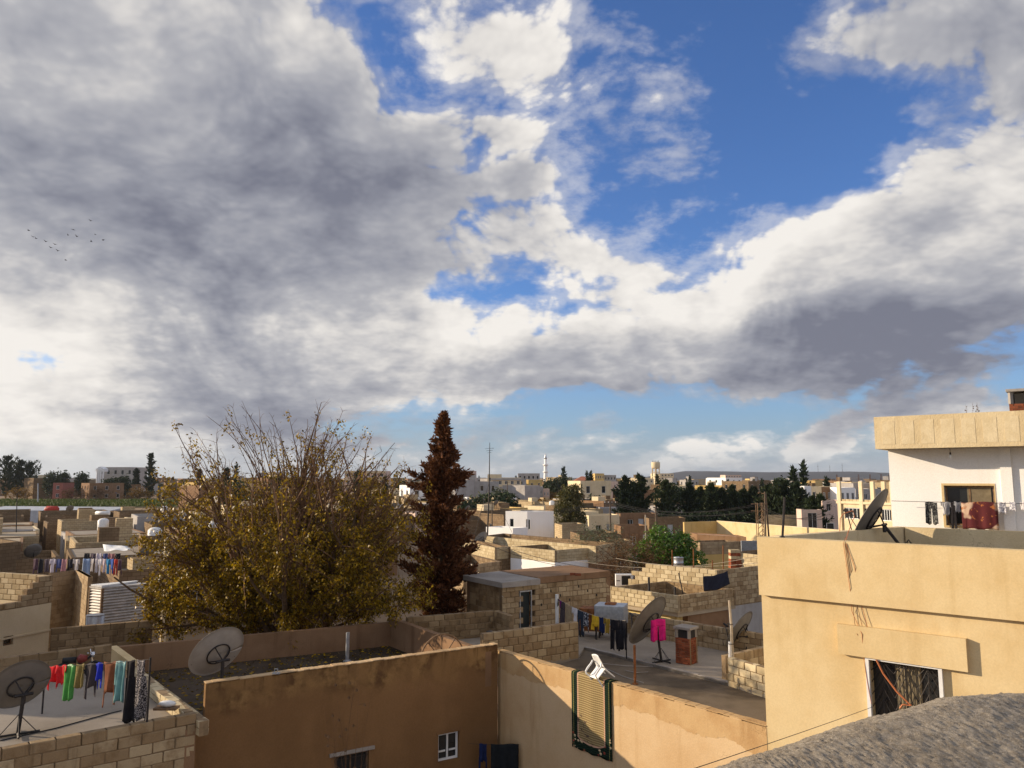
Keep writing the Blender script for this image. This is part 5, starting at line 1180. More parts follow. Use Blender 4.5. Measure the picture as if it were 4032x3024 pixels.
# --- low house with an overhanging block parapet (D)
def house_D():
    q=corner_quad(1314,1266,1464,1287,1590,1271,3.72); zp=3.72; zb=3.05
    t=thing('parapet_house','low house with an overhanging block parapet and bright yellow wall strip beneath','house',(q[1].x,q[1].y,0))
    c=sum(q,Vector((0,0)))/4; inn=[p+(c-p).normalized()*.55 for p in q]
    w=MB()
    ring_walls(w,inn,.2,0,zb-.02)
    w.build('wall',plaster('pale_yellow_render',(.66,.52,.22),(.72,.58,.28),(.55,.4,.15),.6,.3),t)
    MB().prism([p+(c-p).normalized()*.05 for p in q],zb-.16,zb+.0).build('roof_slab',MT['rooftan'],t)
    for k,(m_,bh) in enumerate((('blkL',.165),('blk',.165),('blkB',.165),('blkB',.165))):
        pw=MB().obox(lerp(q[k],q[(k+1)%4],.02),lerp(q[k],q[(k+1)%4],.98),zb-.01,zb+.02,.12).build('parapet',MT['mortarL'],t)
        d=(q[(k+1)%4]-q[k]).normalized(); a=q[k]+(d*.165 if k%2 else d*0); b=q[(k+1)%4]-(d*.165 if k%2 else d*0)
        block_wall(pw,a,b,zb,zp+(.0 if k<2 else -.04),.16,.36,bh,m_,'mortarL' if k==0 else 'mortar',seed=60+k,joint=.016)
    # rendered lower part of the shaded side
    MB().obox(lerp(inn[1],inn[2],.12)-Vector((0,.0)),inn[2],0,zb-.18,-.28).build('side_render',MT['brownp'],t)
    return q
qD=house_D()
m=thing('air_conditioner','white air conditioner unit lying on the low house roof','air conditioner',U(1338,1262,3.72)); p=U(1352,1270,3.1); x,y=p.x-.35,p.y+.9
for nm,mt,b in (('casing','plastic',(x,y,3.06,x+.85,y+.32,3.62)),('fan_grille','dark',(x+.28,y-.006,3.12,x+.72,y-.001,3.56)),('vent','dark',(x+.03,y-.006,3.30,x+.2,y-.001,3.34))): MB().box(*b).build(nm,MT[mt],m)
for i,(u,v0,v1,r,lab) in enumerate([(1402,1277,1247,.05,'thick dark stub post on the low house roof'),(1458,1284,1268,.05,'short dark stub post near the parapet corner'),(1480,1282,1238,.025,'thin leaning rod on the low house roof')]):
    b=UY(u,v0,33); MB(); t=thing('roof_post',lab,'post',(b.x,b.y,3.05)); MB().tube([(b.x,b.y,3.05),(b.x-(.25 if i==2 else 0),b.y,UY(u,v1,33).z)],r,7).build('post',MT['steel'],t); MB().lathe([(r*2,0),(r*2,.03),(r,.06)],(b.x,b.y,3.05),8).build('foot',MT['concrete'],t)
# --- pale stepped block house behind it (G)
def house_G():
    a=v2(U(1356,1214,4.25)); b=v2(U(1549,1232,4.25)); c=v2(U(1672,1219,4.25)); q=[a,b,c,a+c-b]
    t=thing('stepped_block_house','pale block house with a stepped sunlit wall behind the low parapet house','house',(b.x,b.y,0))
    w=MB()
    ring_walls(w,q,.2,0,2.6)
    w.build('wall',MT['grey'],t); MB().prism([p+(sum(q,Vector((0,0)))/4-p).normalized()*.3 for p in q],3.05,3.2).build('roof',MT['roof'],t)
    L=(b-a).length; top=lambda s: 3.35 if s<.25 else 3.75 if s<.75 else 4.05 if s<1.05 else 4.3
    f=MB().obox(a,b,2.6,2.63,.15).build('front_wall',MT['mortarL'],t); block_wall(f,a,b,2.63,4.25,.18,.42,.2,'blkL','mortarL',tops=top,seed=71,joint=.018)
    f=MB().obox(b+Vector((.05,.05)),c,2.6,2.63,.15).build('side_wall',MT['mortar'],t); block_wall(f,b+(c-b).normalized()*.19,c,2.63,4.25,.18,.40,.2,'blk',seed=72,joint=.018)
    f=MB().obox(c,q[3],2.6,2.63,.15).build('rear_wall',MT['mortar'],t); block_wall(f,c,q[3],2.63,3.8,.18,.42,.2,'blkB',seed=73,stuff=True)
house_G()
tq=[UY(1519,1245,32.4),UY(1572,1233,33.2),UY(1576,1261,33.2),UY(1520,1277,32.4)]
m=MB(); rows=[]
for j in range(9): rows.append([tq[0].lerp(tq[1],i/12).lerp(tq[3].lerp(tq[2],i/12),j/8)+Vector((0,.05*math.sin(i*1.1+j*.5),-.10*math.sin(PI*i/12)*(1 if j else .6))) for i in range(13)])
tag(m.grid(rows).build('hanging_sheet',cm('dark_blue_sheet',(.022,.024,.038)),None,True,solid=.01),'dark blue sheet hung across the corner of the low parapet house','sheet')
# --- upper right block walls, gate, brick pile
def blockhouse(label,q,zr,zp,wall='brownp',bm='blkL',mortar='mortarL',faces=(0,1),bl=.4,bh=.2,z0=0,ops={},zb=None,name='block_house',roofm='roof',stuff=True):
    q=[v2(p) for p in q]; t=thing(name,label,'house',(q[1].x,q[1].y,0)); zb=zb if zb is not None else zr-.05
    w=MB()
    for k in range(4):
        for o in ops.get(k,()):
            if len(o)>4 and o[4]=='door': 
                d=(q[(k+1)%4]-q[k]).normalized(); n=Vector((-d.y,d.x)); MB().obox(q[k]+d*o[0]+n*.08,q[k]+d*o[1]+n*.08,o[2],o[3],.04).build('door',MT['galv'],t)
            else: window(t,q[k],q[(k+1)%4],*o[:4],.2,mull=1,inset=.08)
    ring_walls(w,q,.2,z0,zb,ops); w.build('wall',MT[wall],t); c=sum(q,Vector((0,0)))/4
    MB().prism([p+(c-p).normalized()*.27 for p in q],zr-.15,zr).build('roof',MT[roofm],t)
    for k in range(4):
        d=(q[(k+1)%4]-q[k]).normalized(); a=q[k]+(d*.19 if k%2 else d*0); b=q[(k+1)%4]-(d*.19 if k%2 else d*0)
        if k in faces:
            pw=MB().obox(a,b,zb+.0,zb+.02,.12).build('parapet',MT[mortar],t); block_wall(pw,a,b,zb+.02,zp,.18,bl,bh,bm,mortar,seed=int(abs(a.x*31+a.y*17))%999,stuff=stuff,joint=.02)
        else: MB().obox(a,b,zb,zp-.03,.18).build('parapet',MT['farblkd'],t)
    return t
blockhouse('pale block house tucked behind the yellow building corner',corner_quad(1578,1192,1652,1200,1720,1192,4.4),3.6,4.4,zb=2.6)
def bar_gate():
    a=U(1601,1168,3.9); y=a.y; b=UY(1646,1170,y); t=thing('metal_railing','grey metal railing of close upright bars beside the yellow building','railing',(a.x,a.y,2.6)); zb=UY(1601,1197,y).z
    for k in range(22): f=k/21; p=Vector(a).lerp(b,f); MB().tube([(p.x,p.y,zb),(p.x,p.y,a.z)],.035,4).build('bar',MT['galv'],t)
    for z in (zb+.1,(zb+a.z)/2,a.z-.05): MB().tube([(a.x,a.y,z),(b.x,b.y,z)],.03,4).build('rail',MT['galv'],t)
bar_gate()
def brick_pile():
    p=U(1600,1226,3.65); t=thing('brick_stack','small stack of orange hollow bricks and pale blocks on a roof','brick stack',(p.x,p.y,3.6)); rr=random.Random(4)
    for r in range(6):
        for k in range(4 if r<4 else 2):
            x=p.x-.5+.27*k+rr.uniform(-.02,.02); b=MB().box(x,p.y+.1*rr.random(),3.6+.16*r,x+.25,p.y+.5,3.6+.16*r+.15); b.build('brick',MT['redbrick'] if r in(0,1,2,4) else MT['blkL'],t)
brick_pile()
# --- white-walled block house in the centre (E)
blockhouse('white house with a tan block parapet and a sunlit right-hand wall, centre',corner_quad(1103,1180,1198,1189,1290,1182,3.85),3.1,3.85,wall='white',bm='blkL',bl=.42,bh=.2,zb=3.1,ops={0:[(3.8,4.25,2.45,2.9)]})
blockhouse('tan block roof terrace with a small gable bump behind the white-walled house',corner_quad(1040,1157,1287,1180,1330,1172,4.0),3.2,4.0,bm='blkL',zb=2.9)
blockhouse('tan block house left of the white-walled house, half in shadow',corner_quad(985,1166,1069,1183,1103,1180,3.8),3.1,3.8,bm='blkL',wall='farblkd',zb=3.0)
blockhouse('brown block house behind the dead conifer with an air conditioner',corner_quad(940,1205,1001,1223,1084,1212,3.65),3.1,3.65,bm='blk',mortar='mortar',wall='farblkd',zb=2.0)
wallthing('block_wall','low pale block wall right of the dead conifer trunk',v2(U(940,1297,3.2)),v2(U(1052,1280,3.2)),1.6,3.2,bl=.38,bh=.2,mat='blk',seed=81,joint=.02)
p=UY(1044,1290,33); t=thing('air_conditioner','grey air conditioner on the block house behind the conifer','air conditioner',(p.x,p.y,2.6))
for nm,mt,b in (('casing','galv',(p.x-.4,p.y,p.z-.1,p.x+.15,p.y+.3,p.z+.45)),('fan_grille','dark',(p.x-.34,p.y-.006,p.z-.05,p.x+.08,p.y-.001,p.z+.38))): MB().box(*b).build(nm,MT[mt],t)
MB().tube([(p.x-.1,p.y+.1,p.z-.1),(p.x-.1,p.y+.1,0)],.03,5).build('stand',MT['steel'],t)
# --- white cube house (F)
qF=corner_quad(1092,1104,1139,1105,1196,1104,4.6)
house('cube_house','small white cube house with a sunlit front and brown shaded side',qF,4.5,4.6,'white','roof',ops={0:[(.55,1.05,2.3,3.75,dict(mull=0)),(2.6,3.15,2.6,3.75,dict(mull=1))]},cat='house')
house('yard_house','low white annex with a curved wall stain before the cube house',corner_quad(1050,1138,1108,1141,1140,1139,3.3),2.6,3.3,'white','roof')
# --- brown and mustard houses below the citrus tree
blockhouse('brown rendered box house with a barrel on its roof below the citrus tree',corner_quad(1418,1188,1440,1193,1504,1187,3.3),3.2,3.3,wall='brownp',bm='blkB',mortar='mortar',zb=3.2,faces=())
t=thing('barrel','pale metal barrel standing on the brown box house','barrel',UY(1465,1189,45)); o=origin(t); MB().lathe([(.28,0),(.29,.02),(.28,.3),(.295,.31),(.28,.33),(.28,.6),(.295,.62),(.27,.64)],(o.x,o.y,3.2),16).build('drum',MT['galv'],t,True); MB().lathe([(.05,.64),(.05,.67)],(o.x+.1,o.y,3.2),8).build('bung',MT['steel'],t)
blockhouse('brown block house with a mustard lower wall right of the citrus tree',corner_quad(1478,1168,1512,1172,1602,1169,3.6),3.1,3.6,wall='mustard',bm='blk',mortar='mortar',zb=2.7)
house('tiled_annex','long low building with a faded pink roof before the yellow compound wall',corner_quad(1490,1150,1505,1154,1612,1160,2.7),2.6,2.7,'brownp','pink')
# --- yellow compound wall with its corner in the distance
def compound():
    a,b,c=P3((1478,1128,3.0),(1548,1126,3.0),(1900,1153,3.0)); t=thing('compound_wall','long yellow compound wall with a shaded inner corner','wall',(b.x,b.y,0))
    MB().obox(b,c,0,3.0,.25).build('wall',MT['yellow'],t); MB().obox(a,b,0,3.0,.25).build('wall',MT['mustard'],t)  # shaded arm gets a darker render, its shade put into the colour
    MB().obox(lerp(b,c,.0),c,3.0,3.08,.3).build('coping',MT['cream'],t)
    f=thing('fence','row of thin posts along the field behind the yellow compound wall','fence',UY(1515,1120,118))
    for k in range(26):
        p=UY(1512+5.1*k,1115,lerp(116,108,k/25)); MB().tube([(p.x,p.y,0),(p.x,p.y,2.2)],.06,4).build('post',MT['steel'],f)
    p0=UY(1512,1115,116); p1=UY(1640,1115,108)
    for z in (1.0,2.0): MB().tube([(p0.x,p0.y,z),(p1.x,p1.y,z)],.02,3).build('wire',MT['wire'],f)
compound()
def field(name,label,quad,z,mat,col,n,size,seed):
    o=MB().prism([v2(p) for p in quad],z-.05,z).build(name,mat); tag(o,kind='structure')
    rng=np.random.default_rng(seed); q=np.array([tuple(v2(p)) for p in quad]); a=rng.uniform(0,1,(n,2)); 
    xy=(q[0]*(1-a[:,:1])+q[1]*a[:,:1])*(1-a[:,1:])+(q[3]*(1-a[:,:1])+q[2]*a[:,:1])*a[:,1:]
    hgt=.25*np.sin(xy[:,0]*.25)*np.sin(xy[:,1]*.11)+.1
    P=np.column_stack([xy,np.full(n,z)+np.clip(hgt,0,1)]); V,F=leafcloud(P,size,rng,asp=.4,dirs=np.repeat(np.array([[0,0,1.]]),n,0),jit=.5)
    s=npmesh(name+'_crop',V,F,LM[col]); tag(s,label,'crop',kind='stuff')
field('field',"green crop covering the far left field",[at_ground(-60,225),at_ground(420,225),at_ground(420,285),at_ground(-60,290)],.12,plain('field_soil',(.10,.085,.03),.95,0,.3,.05),'grass',9000,.9,3)
field('paddock','pale green grass behind the thin-posted fence',[at_ground(1490,103),at_ground(1700,92),at_ground(1720,122),at_ground(1490,128)],.1,plain('paddock_soil',(.16,.15,.06),.95,0,.3,.1),'grass',2500,.5,4)
# --- unfinished building with bare pillars, right
def pillars():
    a=UY(1812,1082,80); y0=a.y; b=UY(1930,1082,74); A=v2(a); Bq=v2(b); d=(Bq-A).normalized(); n=Vector((-d.y,d.x)); zs=UY(1812,1082,80).z; L=(Bq-A).length
    t=thing('unfinished_building','unfinished concrete building with bare pillars above its windowed storey','building',(A.x,A.y,0))
    ws=[(lerp(0,L,f0),lerp(0,L,f1),zs-1.75,zs-.65) for f0,f1 in ((.10,.40),(.46,.70),(.78,.95))]
    w=MB(); wall_open(w,A,Bq,0,zs-.25,.25,ws); w.obox(Bq,Bq+n*7,0,zs-.25,.25); w.obox(Bq+n*7,A+n*7,0,zs-.25,.25); w.obox(A+n*7,A,0,zs-.25,.25); w.build('wall',MT['cream'],t)
    for k,o in enumerate(ws): window(t,A,Bq,*o,.25,frame='galv',mull=3,inset=.1,fw=.06)
    MB().prism([A-n*.2-d*.2,Bq-n*.2,Bq+n*7.2,A+n*7.2-d*.2],zs-.249,zs).build('slab',MT['cream'],t)
    for k in range(14): MB().obox(A+d*(L*k/14+.02)-n*.1,A+d*(L*(k+1)/14-.02)-n*.1,zs+.001,zs+.2,.2).build('block',MT['blkL'],t)
    for u in (1809,1858,1883,1907,1925):
        s=onplane(u,1060,A,Bq)[0]; p=A+d*max(.0,s)-n*.22; zt=UY(u,1040,p.y).z; MB().obox(p,p+d*.42,0 if u in(1809,1858) else zs,zt,.21).build('pillar',MT['cream'],t)
        r=MB(); [r.tube([(p.x+d.x*.1*k+.05,p.y+.1,zt),(p.x+d.x*.1*k+.06,p.y+.1,zt+.7)],.012,3) for k in range(4)]; tag(r.build('rebar',MT['rust'],t),kind='stuff')
pillars()
house('pink_house','small pale house with a rug on its balcony wall left of the bare pillars',corner_quad(1720,1099,1731,1101,1775,1101,4.3),4.2,4.3,'pink','roof',ops={1:[(.8,2.0,1.6,3.9,dict(pane='redrug' if False else 'glass')),(3.2,4.2,.1,2.6,dict(mull=0))]})
house('pink_house','narrow pink house with a balcony shelf beside the bare pillars',corner_quad(1768,1080,1776,1082,1814,1081,5.3),5.2,5.3,'pink','roof',ops={1:[(.9,1.9,3.9,4.9,dict(mull=1)),(.3,1.4,.4,2.5,dict(mull=0))]})
wallthing('block_wall','long tan block wall left of the pink balcony house',v2(U(1655,1112,3.4)),v2(U(1735,1112,3.4)),0,3.4,stuff=True,bl=.4,bh=.2,mat='blkL',mortar='mortarL',seed=91)
for nm,lab,c,zp,mt in (('low_house','low brown rendered house with a flat top left of the citrus tree',(1326,1133,1341,1137,1398,1135,3.1),3.1,'brownp'),('low_house','brown block house below the eucalyptus, right of the white cube house',(1232,1148,1252,1154,1332,1150,3.2),3.2,'farblkd'),('low_house','tan block house touching the white cube house',(1198,1130,1214,1134,1262,1131,3.4),3.4,'farblk'),('low_house','dark block house behind the citrus tree top',(1392,1117,1402,1120,1480,1118,3.0),3.0,'farblkd'),('low_house','cream house right of the eucalyptus with a bare roof',(1258,1111,1272,1114,1338,1112,3.3),3.3,'cream'),('low_house','long dark shed in front of the twin conifers',(1330,1108,1340,1110,1420,1109,2.9),2.9,'brownp'),('low_house','tan block house between the dry thicket and the olive',(1296,1166,1312,1171,1366,1167,3.2),3.2,'farblk')):
    house(nm,lab,corner_quad(*c),zp-.35,zp,mt,'roof',ops={0:[(.6,1.4,1.0,2.0,dict(mull=1,inset=.1))],1:[(1.2,2.1,1.0,2.0,dict(mull=1,inset=.1)),(3.0,3.9,.02,2.1,dict(door='galv'))]})
# ================================================================== the village filling the middle distance
def landmark(u):
    for lim,n in ((90,'at the far left edge'),(200,'left of the pillared mansion'),(300,'near the pillared mansion'),(400,'left of the big tree'),(560,'behind the left of the big tree'),(720,'behind the middle of the big tree'),(900,'behind the right of the big tree'),(1030,'beside the dead conifer'),(1120,'near the banded apartment block'),(1200,'near the minaret'),(1290,'behind the eucalyptus'),(1380,'behind the twin conifers'),(1460,'near the water tower'),(1560,'left of the pink apartment slab'),(1660,'right of the pink apartment slab'),(1780,'below the radio masts'),(1900,'behind the bare pillars')):
        if u<lim: return n
    return 'beside the white building'
def howfar(y): return 'near' if y<75 else 'middling' if y<140 else 'farther' if y<270 else 'distant' if y<480 else 'very distant'
def inside_poly(p,q):
    c=False; j=len(q)-1
    for i in range(len(q)):
        if (q[i][1]>p[1])!=(q[j][1]>p[1]) and p[0]<(q[j][0]-q[i][0])*(p[1]-q[i][1])/(q[j][1]-q[i][1]+1e-9)+q[i][0]: c=not c
        j=i
    return c
def taken(x,y):
    u=1106+x/(y*math.cos(PITCH))*1661.2
    if y<44 and u>300: return True
    if y<41: return True
    if 930<u<1340 and y<100: return True
    if 1340<=u and y<106: return True
    if u>1330 and y<150: return True
    if u>1560 and y<170: return True
    if u<440 and 118<y<296: return True
    if 1280<u<1700 and 128<y<152: return True
    return False
HM=['farblkd','farblk','farblkd','brownp','farblk','cream','farblkd','grey']
HN={'farblk':'tan block','farblkd':'brown block','brownp':'brown rendered','cream':'cream rendered','grey':'grey rendered','white':'white','pink':'pink rendered','mustard':'mustard rendered'}
def village():
    rr=random.Random(33); g=R(33); ca,sa=math.cos(g),math.sin(g); n=0; roofs=[]
    for i in range(-40,60):
        for j in range(-10,60):
            a=i*8.6+rr.uniform(-.7,.7); b=j*8.2+rr.uniform(-.7,.7); x=a*ca-b*sa; y=a*sa+b*ca+30
            if y<40 or y>175 or abs(x)/y>.74: continue
            u=1106+x/y*1661
            if taken(x,y) or rr.random()<.02: continue
            la=rr.uniform(5.5,8.3); lb=rr.uniform(5,7.9); gg=g+rr.uniform(-.05,.05); da=Vector((math.cos(gg),math.sin(gg))); db=Vector((-da.y,da.x))
            p=Vector((x,y)); q=[p-da*la/2-db*lb/2,p+da*la/2-db*lb/2,p+da*la/2+db*lb/2,p-da*la/2+db*lb/2]
            if any(taken(e.x,e.y) for e in q): continue
            zr=rr.uniform(2.7,3.5); zp=zr+rr.choice((.25,.5,.7,.9,.05)); m=rr.choice(HM); lit='right' if u>900 else 'left'
            if u>900 and rr.random()<.5: m=rr.choice(('cream','farblk','farblk','pink','mustard'))
            zone='left-hand village' if u<330 else 'village behind the tree' if u<960 else 'village right of the conifer'
            near='near ' if y<62 else 'middle ' if y<105 else 'far '
            ops={}
            if y<120:
                for k in (0,3):
                    if rr.random()<.88:
                        Lk=la if k==0 else lb; s=rr.uniform(.8,Lk-2); ops.setdefault(k,[]).append((s,s+.9,1.1,2.2,dict(mull=1,inset=.1)))
                        if rr.random()<.5 and Lk>5: s2=(s+2.4) if s+3.4<Lk else s-2.0; ops[k]+= [(s2,s2+.9,.02,2.1,dict(door='galv'))] if s2>.3 else []
            par='a high parapet' if zp-zr>.65 else 'a low parapet' if zp-zr>.1 else 'a bare flat roof'
            t=house('village_house',f'{HN[m]} house, {par[2:]}, {near.strip()} row {landmark(u)}',q,zr,zp,m,rr.choice(('roof','rooftan','roof')),ops=ops,group=f'village houses {landmark(u)}'); n+=1
            roofs.append((p,zr,y,u,da,db,la,lb))
            if rr.random()<.6:      # broken extra wall or roof room
                s=rr.uniform(1.2,2.2); e=p+da*rr.uniform(-1.5,1.5)+db*rr.uniform(-1.,1.5); qq=[e-da*s/2-db*s/2,e+da*s/2-db*s/2,e+da*s/2+db*s/2,e-da*s/2+db*s/2]
                mm=MB().prism(qq,zr+.003,zr+rr.uniform(.9,1.9)).build('roof_room',MT[rr.choice(('farblk','farblkd','cream') if u>330 else ('farblkd','farblkd','farblk'))],t)
            for _y in range(rr.choice((0,1,2))): # yard wall
                e0=q[rr.randrange(4)]; e1=e0+da*rr.choice((-1,1))*rr.uniform(3,5)
                MB().obox(e0,e1,0,rr.uniform(1.8,2.6),.18).build('yard_wall',MT[rr.choice(('farblk','farblkd','brownp'))],t)
    return roofs
ROOFS=village()
# ================================================================== the near left corner
def left_corner():
    # white rendered house with a stepped block top
    a=v2(U(-70,1315,4.0)); b=v2(U(112,1287,4.0)); d=(b-a).normalized(); n=Vector((-d.y,d.x)); q=[a,b,b+n*6.5,a+n*6.5]; L=(b-a).length
    t=thing('plastered_house','pale plastered house with stepped bare blocks on top at the left edge','house',(b.x,b.y,0))
    s0=onplane(7,1385,a,b)[0]; s1=onplane(28,1385,a,b)[0]; zt=onplane(18,1374,a,b)[1]; zb=onplane(18,1394,a,b)[1]
    w=MB(); ring_walls(w,q,.2,0,3.75,{0:[(s0,s1,zb,zt)]}); w.build('wall',MT['cream'],t); window(t,a,b,s0,s1,zb,zt,.2,frame='wood',mull=0,inset=.08)
    zl=onplane(60,1369,a,b)[1]; MB().obox(a-n*.05,b-n*.05,zl-.04,zl+.02,.049).build('string_course',MT['cream'],t)
    MB().prism(ring_in(q,.19),3.4,3.55).build('roof',MT['roof'],t)
    f=MB().obox(a,b,3.751,3.77,.15).build('front_parapet',MT['mortar'],t); block_wall(f,a,b,3.77,4.75,.2,.42,.2,'blk',tops=lambda s: 3.98 if s<L-1.35 else 4.18 if s<L-1.05 else 4.38 if s<L-.8 else 4.58 if s<L-.5 else 4.9,seed=101,joint=.022)
    f=MB().obox(b+n*.2,b+n*6.5,3.751,3.77,.15).build('side_parapet',MT['mortarL'],t); block_wall(f,b+n*.21,b+n*6.5,3.77,4.75,.2,.42,.2,'blkL','mortarL',seed=102,joint=.022)
    # brown block wall running right from it
    wallthing('block_wall','old brown block wall with small square holes below the tin shed',v2(U(110,1358,3.6)),v2(U(330,1340,3.6)),0.6,3.6,bl=.42,bh=.2,mat='blkB',seed=103,holes=[(1.9,2.25,2.0,2.5)],joint=.016)
    # corrugated tin shed
    a=v2(U(196,1268,4.1)); b=v2(U(222,1271,4.1)); c=v2(U(318,1262,4.1)); q=[a,b,c,a+c-b]; zt=4.6
    t=thing('tin_shed','grey corrugated tin shed left of the yellowing tree','shed',(b.x,b.y,0))
    def corr(p,q_,nm,mt):
        d=(q_-p).normalized(); n=Vector((-d.y,d.x)); m=MB(); rows=[]; N=17
        for j in range(N*2+1):
            z=2.2+(4.05-2.2)*j/(N*2); off=-.045*(j%2); rows.append([(*(p+n*off),z),(*(q_+n*off),z)])
        m.grid(rows).build(nm,MT[mt],t,solid=.006)
    corr(q[0],q[1],'front_sheet','tin'); corr(q[1],q[2],'side_sheet','tin'); corr(q[2],q[3],'rear_sheet','tin'); corr(q[3],q[0],'left_sheet','tin')
    for p in q: MB().tube([(p.x,p.y,0),(p.x,p.y,4.1)],.06,6).build('post',MT['wood'],t)
    MB().prism([p+(p-sum(q,Vector((0,0)))/4)*.06 for p in q],4.06,4.13).build('roof',MT['tin'],t)
    MB().prism([lerp(q[0],q[1],.0),lerp(q[0],q[1],.9),lerp(q[3],q[2],.25),lerp(q[3],q[2],.05)],4.14,4.2).build('loose_sheet',MT['whitep'],t)
    # barrel and debris
    p=U(206,1333,3.3); t=thing('barrel','shiny steel barrel in front of the tin shed','barrel',(p.x,p.y,2.6)); MB().lathe([(.3,0),(.3,.32),(.315,.33),(.3,.35),(.3,.8),(.27,.82)],(p.x,p.y,2.55),18).build('drum',MT['galv'],t,True); MB().lathe([(.31,.82),(.31,.84)],(p.x,p.y,2.55),18).build('lid',MT['galv'],t)
    wallthing('block_wall','dark block wall between the plastered house and the tin shed',v2(U(112,1238,4.2)),v2(U(163,1231,4.2)),0,4.2,stuff=True,bl=.4,bh=.2,mat='blkB',seed=104)
    wallthing('block_wall','brown block return wall just left of the tin shed',v2(U(163,1231,4.2)),v2(U(190,1246,4.2)),0,4.2,bl=.4,bh=.2,mat='blk',seed=105,stuff=True)
    # dark tall house at the very edge
    house('dark_house','tall dark shaded house at the extreme left edge',corner_quad(-160,1150,-20,1176,46,1170,4.6),4.2,4.6,'farblkd','roof')
    # moped
    p=Vector((*(H1b-dW*1.1-Vector((-dW.y,dW.x))*.6),3.485)); t=thing('motorbike','old motorbike with a red tank parked at the back of the lower left roof','motorbike',p,rz=0)
    ax=Vector((.93,.37,0))*.72; up=Vector((0,0,.72))
    for s in (-.45,.45):
        c=p+ax*s+up*.25; w=MB().tube([c+ax*.25*math.cos(k/18*2*PI)+up*.25*math.sin(k/18*2*PI) for k in range(19)],.035,6,False).build('wheel',MT['black'],t,True); h=MB()
        for k in range(6): h.tube([c,c+ax*.23*math.cos(k/6*2*PI)+up*.23*math.sin(k/6*2*PI)],.006,3)
        tag(h.build('spokes',MT['galv'],w),kind='stuff')
    MB().tube([p+ax*-.45+up*.25,p+ax*-.1+up*.42,p+ax*.25+up*.62,p+ax*.36+up*.72],.03,6).build('frame',MT['steel'],t); MB().tube([p+ax*.45+up*.25,p+ax*.34+up*.78],.025,6).build('fork',MT['chrome'],t)
    MB().tube([p+ax*-.05+up*.58,p+ax*.05+up*.63,p+ax*.24+up*.64],[.07,.12,.06],8).build('fuel_tank',plain('faded_red_paint',(.20,.035,.025),.5),t,True); MB().tube([p+ax*-.5+up*.62,p+ax*-.1+up*.6],[.06,.08],7).build('seat',MT['black'],t,True)
    s=Vector((-ax.y,ax.x,0)); MB().tube([p+ax*.28+up*.86-s*.3,p+ax*.34+up*.8,p+ax*.28+up*.86+s*.3],.014,5).build('handlebar',MT['chrome'],t); MB().tube([p+ax*.36+up*.74,p+ax*.46+up*.74],.07,9).build('headlight',MT['chrome'],t,True)
    # crate with bottles on the parapet, scraps
    p=U(356,1538,3.76); t=thing('crate','small tray with a white bag on the block parapet corner','tray',p)
    MB().box(p.x-.28,p.y+.1,3.755,p.x+.16,p.y+.32,3.80).build('tray',MT['wood'],t); m=MB(); rr=random.Random(8); rows=[]
    for j in range(7):
        f=j/6*PI; rows.append([(p.x-.05+(.17+.02*rr.random())*math.sin(f)*math.cos(k/9*2*PI),p.y+.21+.09*math.sin(f)*math.sin(k/9*2*PI)+rr.uniform(-.01,.01),3.86-.06*math.cos(f)) for k in range(10)])
    m.grid(rows).build('bag',MT['plastic'],t,True)
left_corner()
house('added_shade_house','unseen tall house added beyond the left edge to shade the brown house roof',[Vector((-21,18.6)),Vector((-14.7,21)),Vector((-17.9,26.2)),Vector((-24.2,23.8))],6.3,6.8,'brownp','roof')  # out of view, added to cast shade over the brown house roof
# far left washing lines
def small_lines():
    rr=random.Random(17); cols=[(.10,.06,.08),(.42,.22,.24),(.55,.45,.48),(.03,.03,.035),(.03,.03,.04),(.04,.22,.42),(.10,.08,.10),(.60,.55,.52),(.06,.12,.40),(.52,.48,.55),(.5,.47,.5),(.45,.05,.04),(.07,.09,.22),(.62,.6,.62)]
    nm=['dark plum','dusty pink','pale pink','black','charcoal','bright blue','dark grey','cream','royal blue','lilac','pale grey','red','navy','white']
    def row(u0,u1,v,y,ln,k0,n,lab):
        a=UY(u0,v,y); b=UY(u1,v+1,y-1); peg_line(f'washing line {lab}',[a,b],.008); w=1/n
        for i in range(n):
            k=(k0+i*3)%len(cols); p=a.lerp(b,(i+.08)*w); q=a.lerp(b,(i+.9)*w); kind=('tee','trousers','towel','shirt')[rr.randrange(4)]
            hang('laundry',f'{nm[k]} {"garment" if kind!="towel" else "towel"} number {["one","two","three","four","five","six","seven","eight","nine","ten"][i]} from the left {lab}','laundry',p,q,ln*rr.uniform(.75,1.1),cm('wash_'+nm[k].replace(' ','_'),cols[k]),kind,seed=i+k0,amp=.03)
    row(72,172,1207,41,.85,0,8,'under the shaded far left parapet')
    row(196,264,1207,40.5,.80,7,8,'before the white awning')
    row(182,262,1195,46,.6,3,6,'on the higher roof behind the awning')
    a,b=UY(180,1207,40.4),UY(195,1207,40.3); hang('towel','long blue and white striped towel at the far left washing line','towel',a,b,1.35,cm('blue_white_towel',(.06,.17,.42),(.45,.52,.62),kind='vstripe',scale=6.),'towel',seed=5,amp=.03)
    m=MB(); rows=[]; p=[UY(222,1176,47),UY(275,1180,46),UY(282,1188,44),UY(225,1190,44.5)]
    for j in range(6): rows.append([p[0].lerp(p[1],i/8).lerp(p[3].lerp(p[2],i/8),j/5)+Vector((0,0,.06*math.sin(i*1.3)*math.sin(j*1.1))) for i in range(9)])
    tag(m.grid(rows).build('awning',MT['plastic'],None,True,solid=.02),'sagging white awning above the far left laundry','awning')
small_lines()
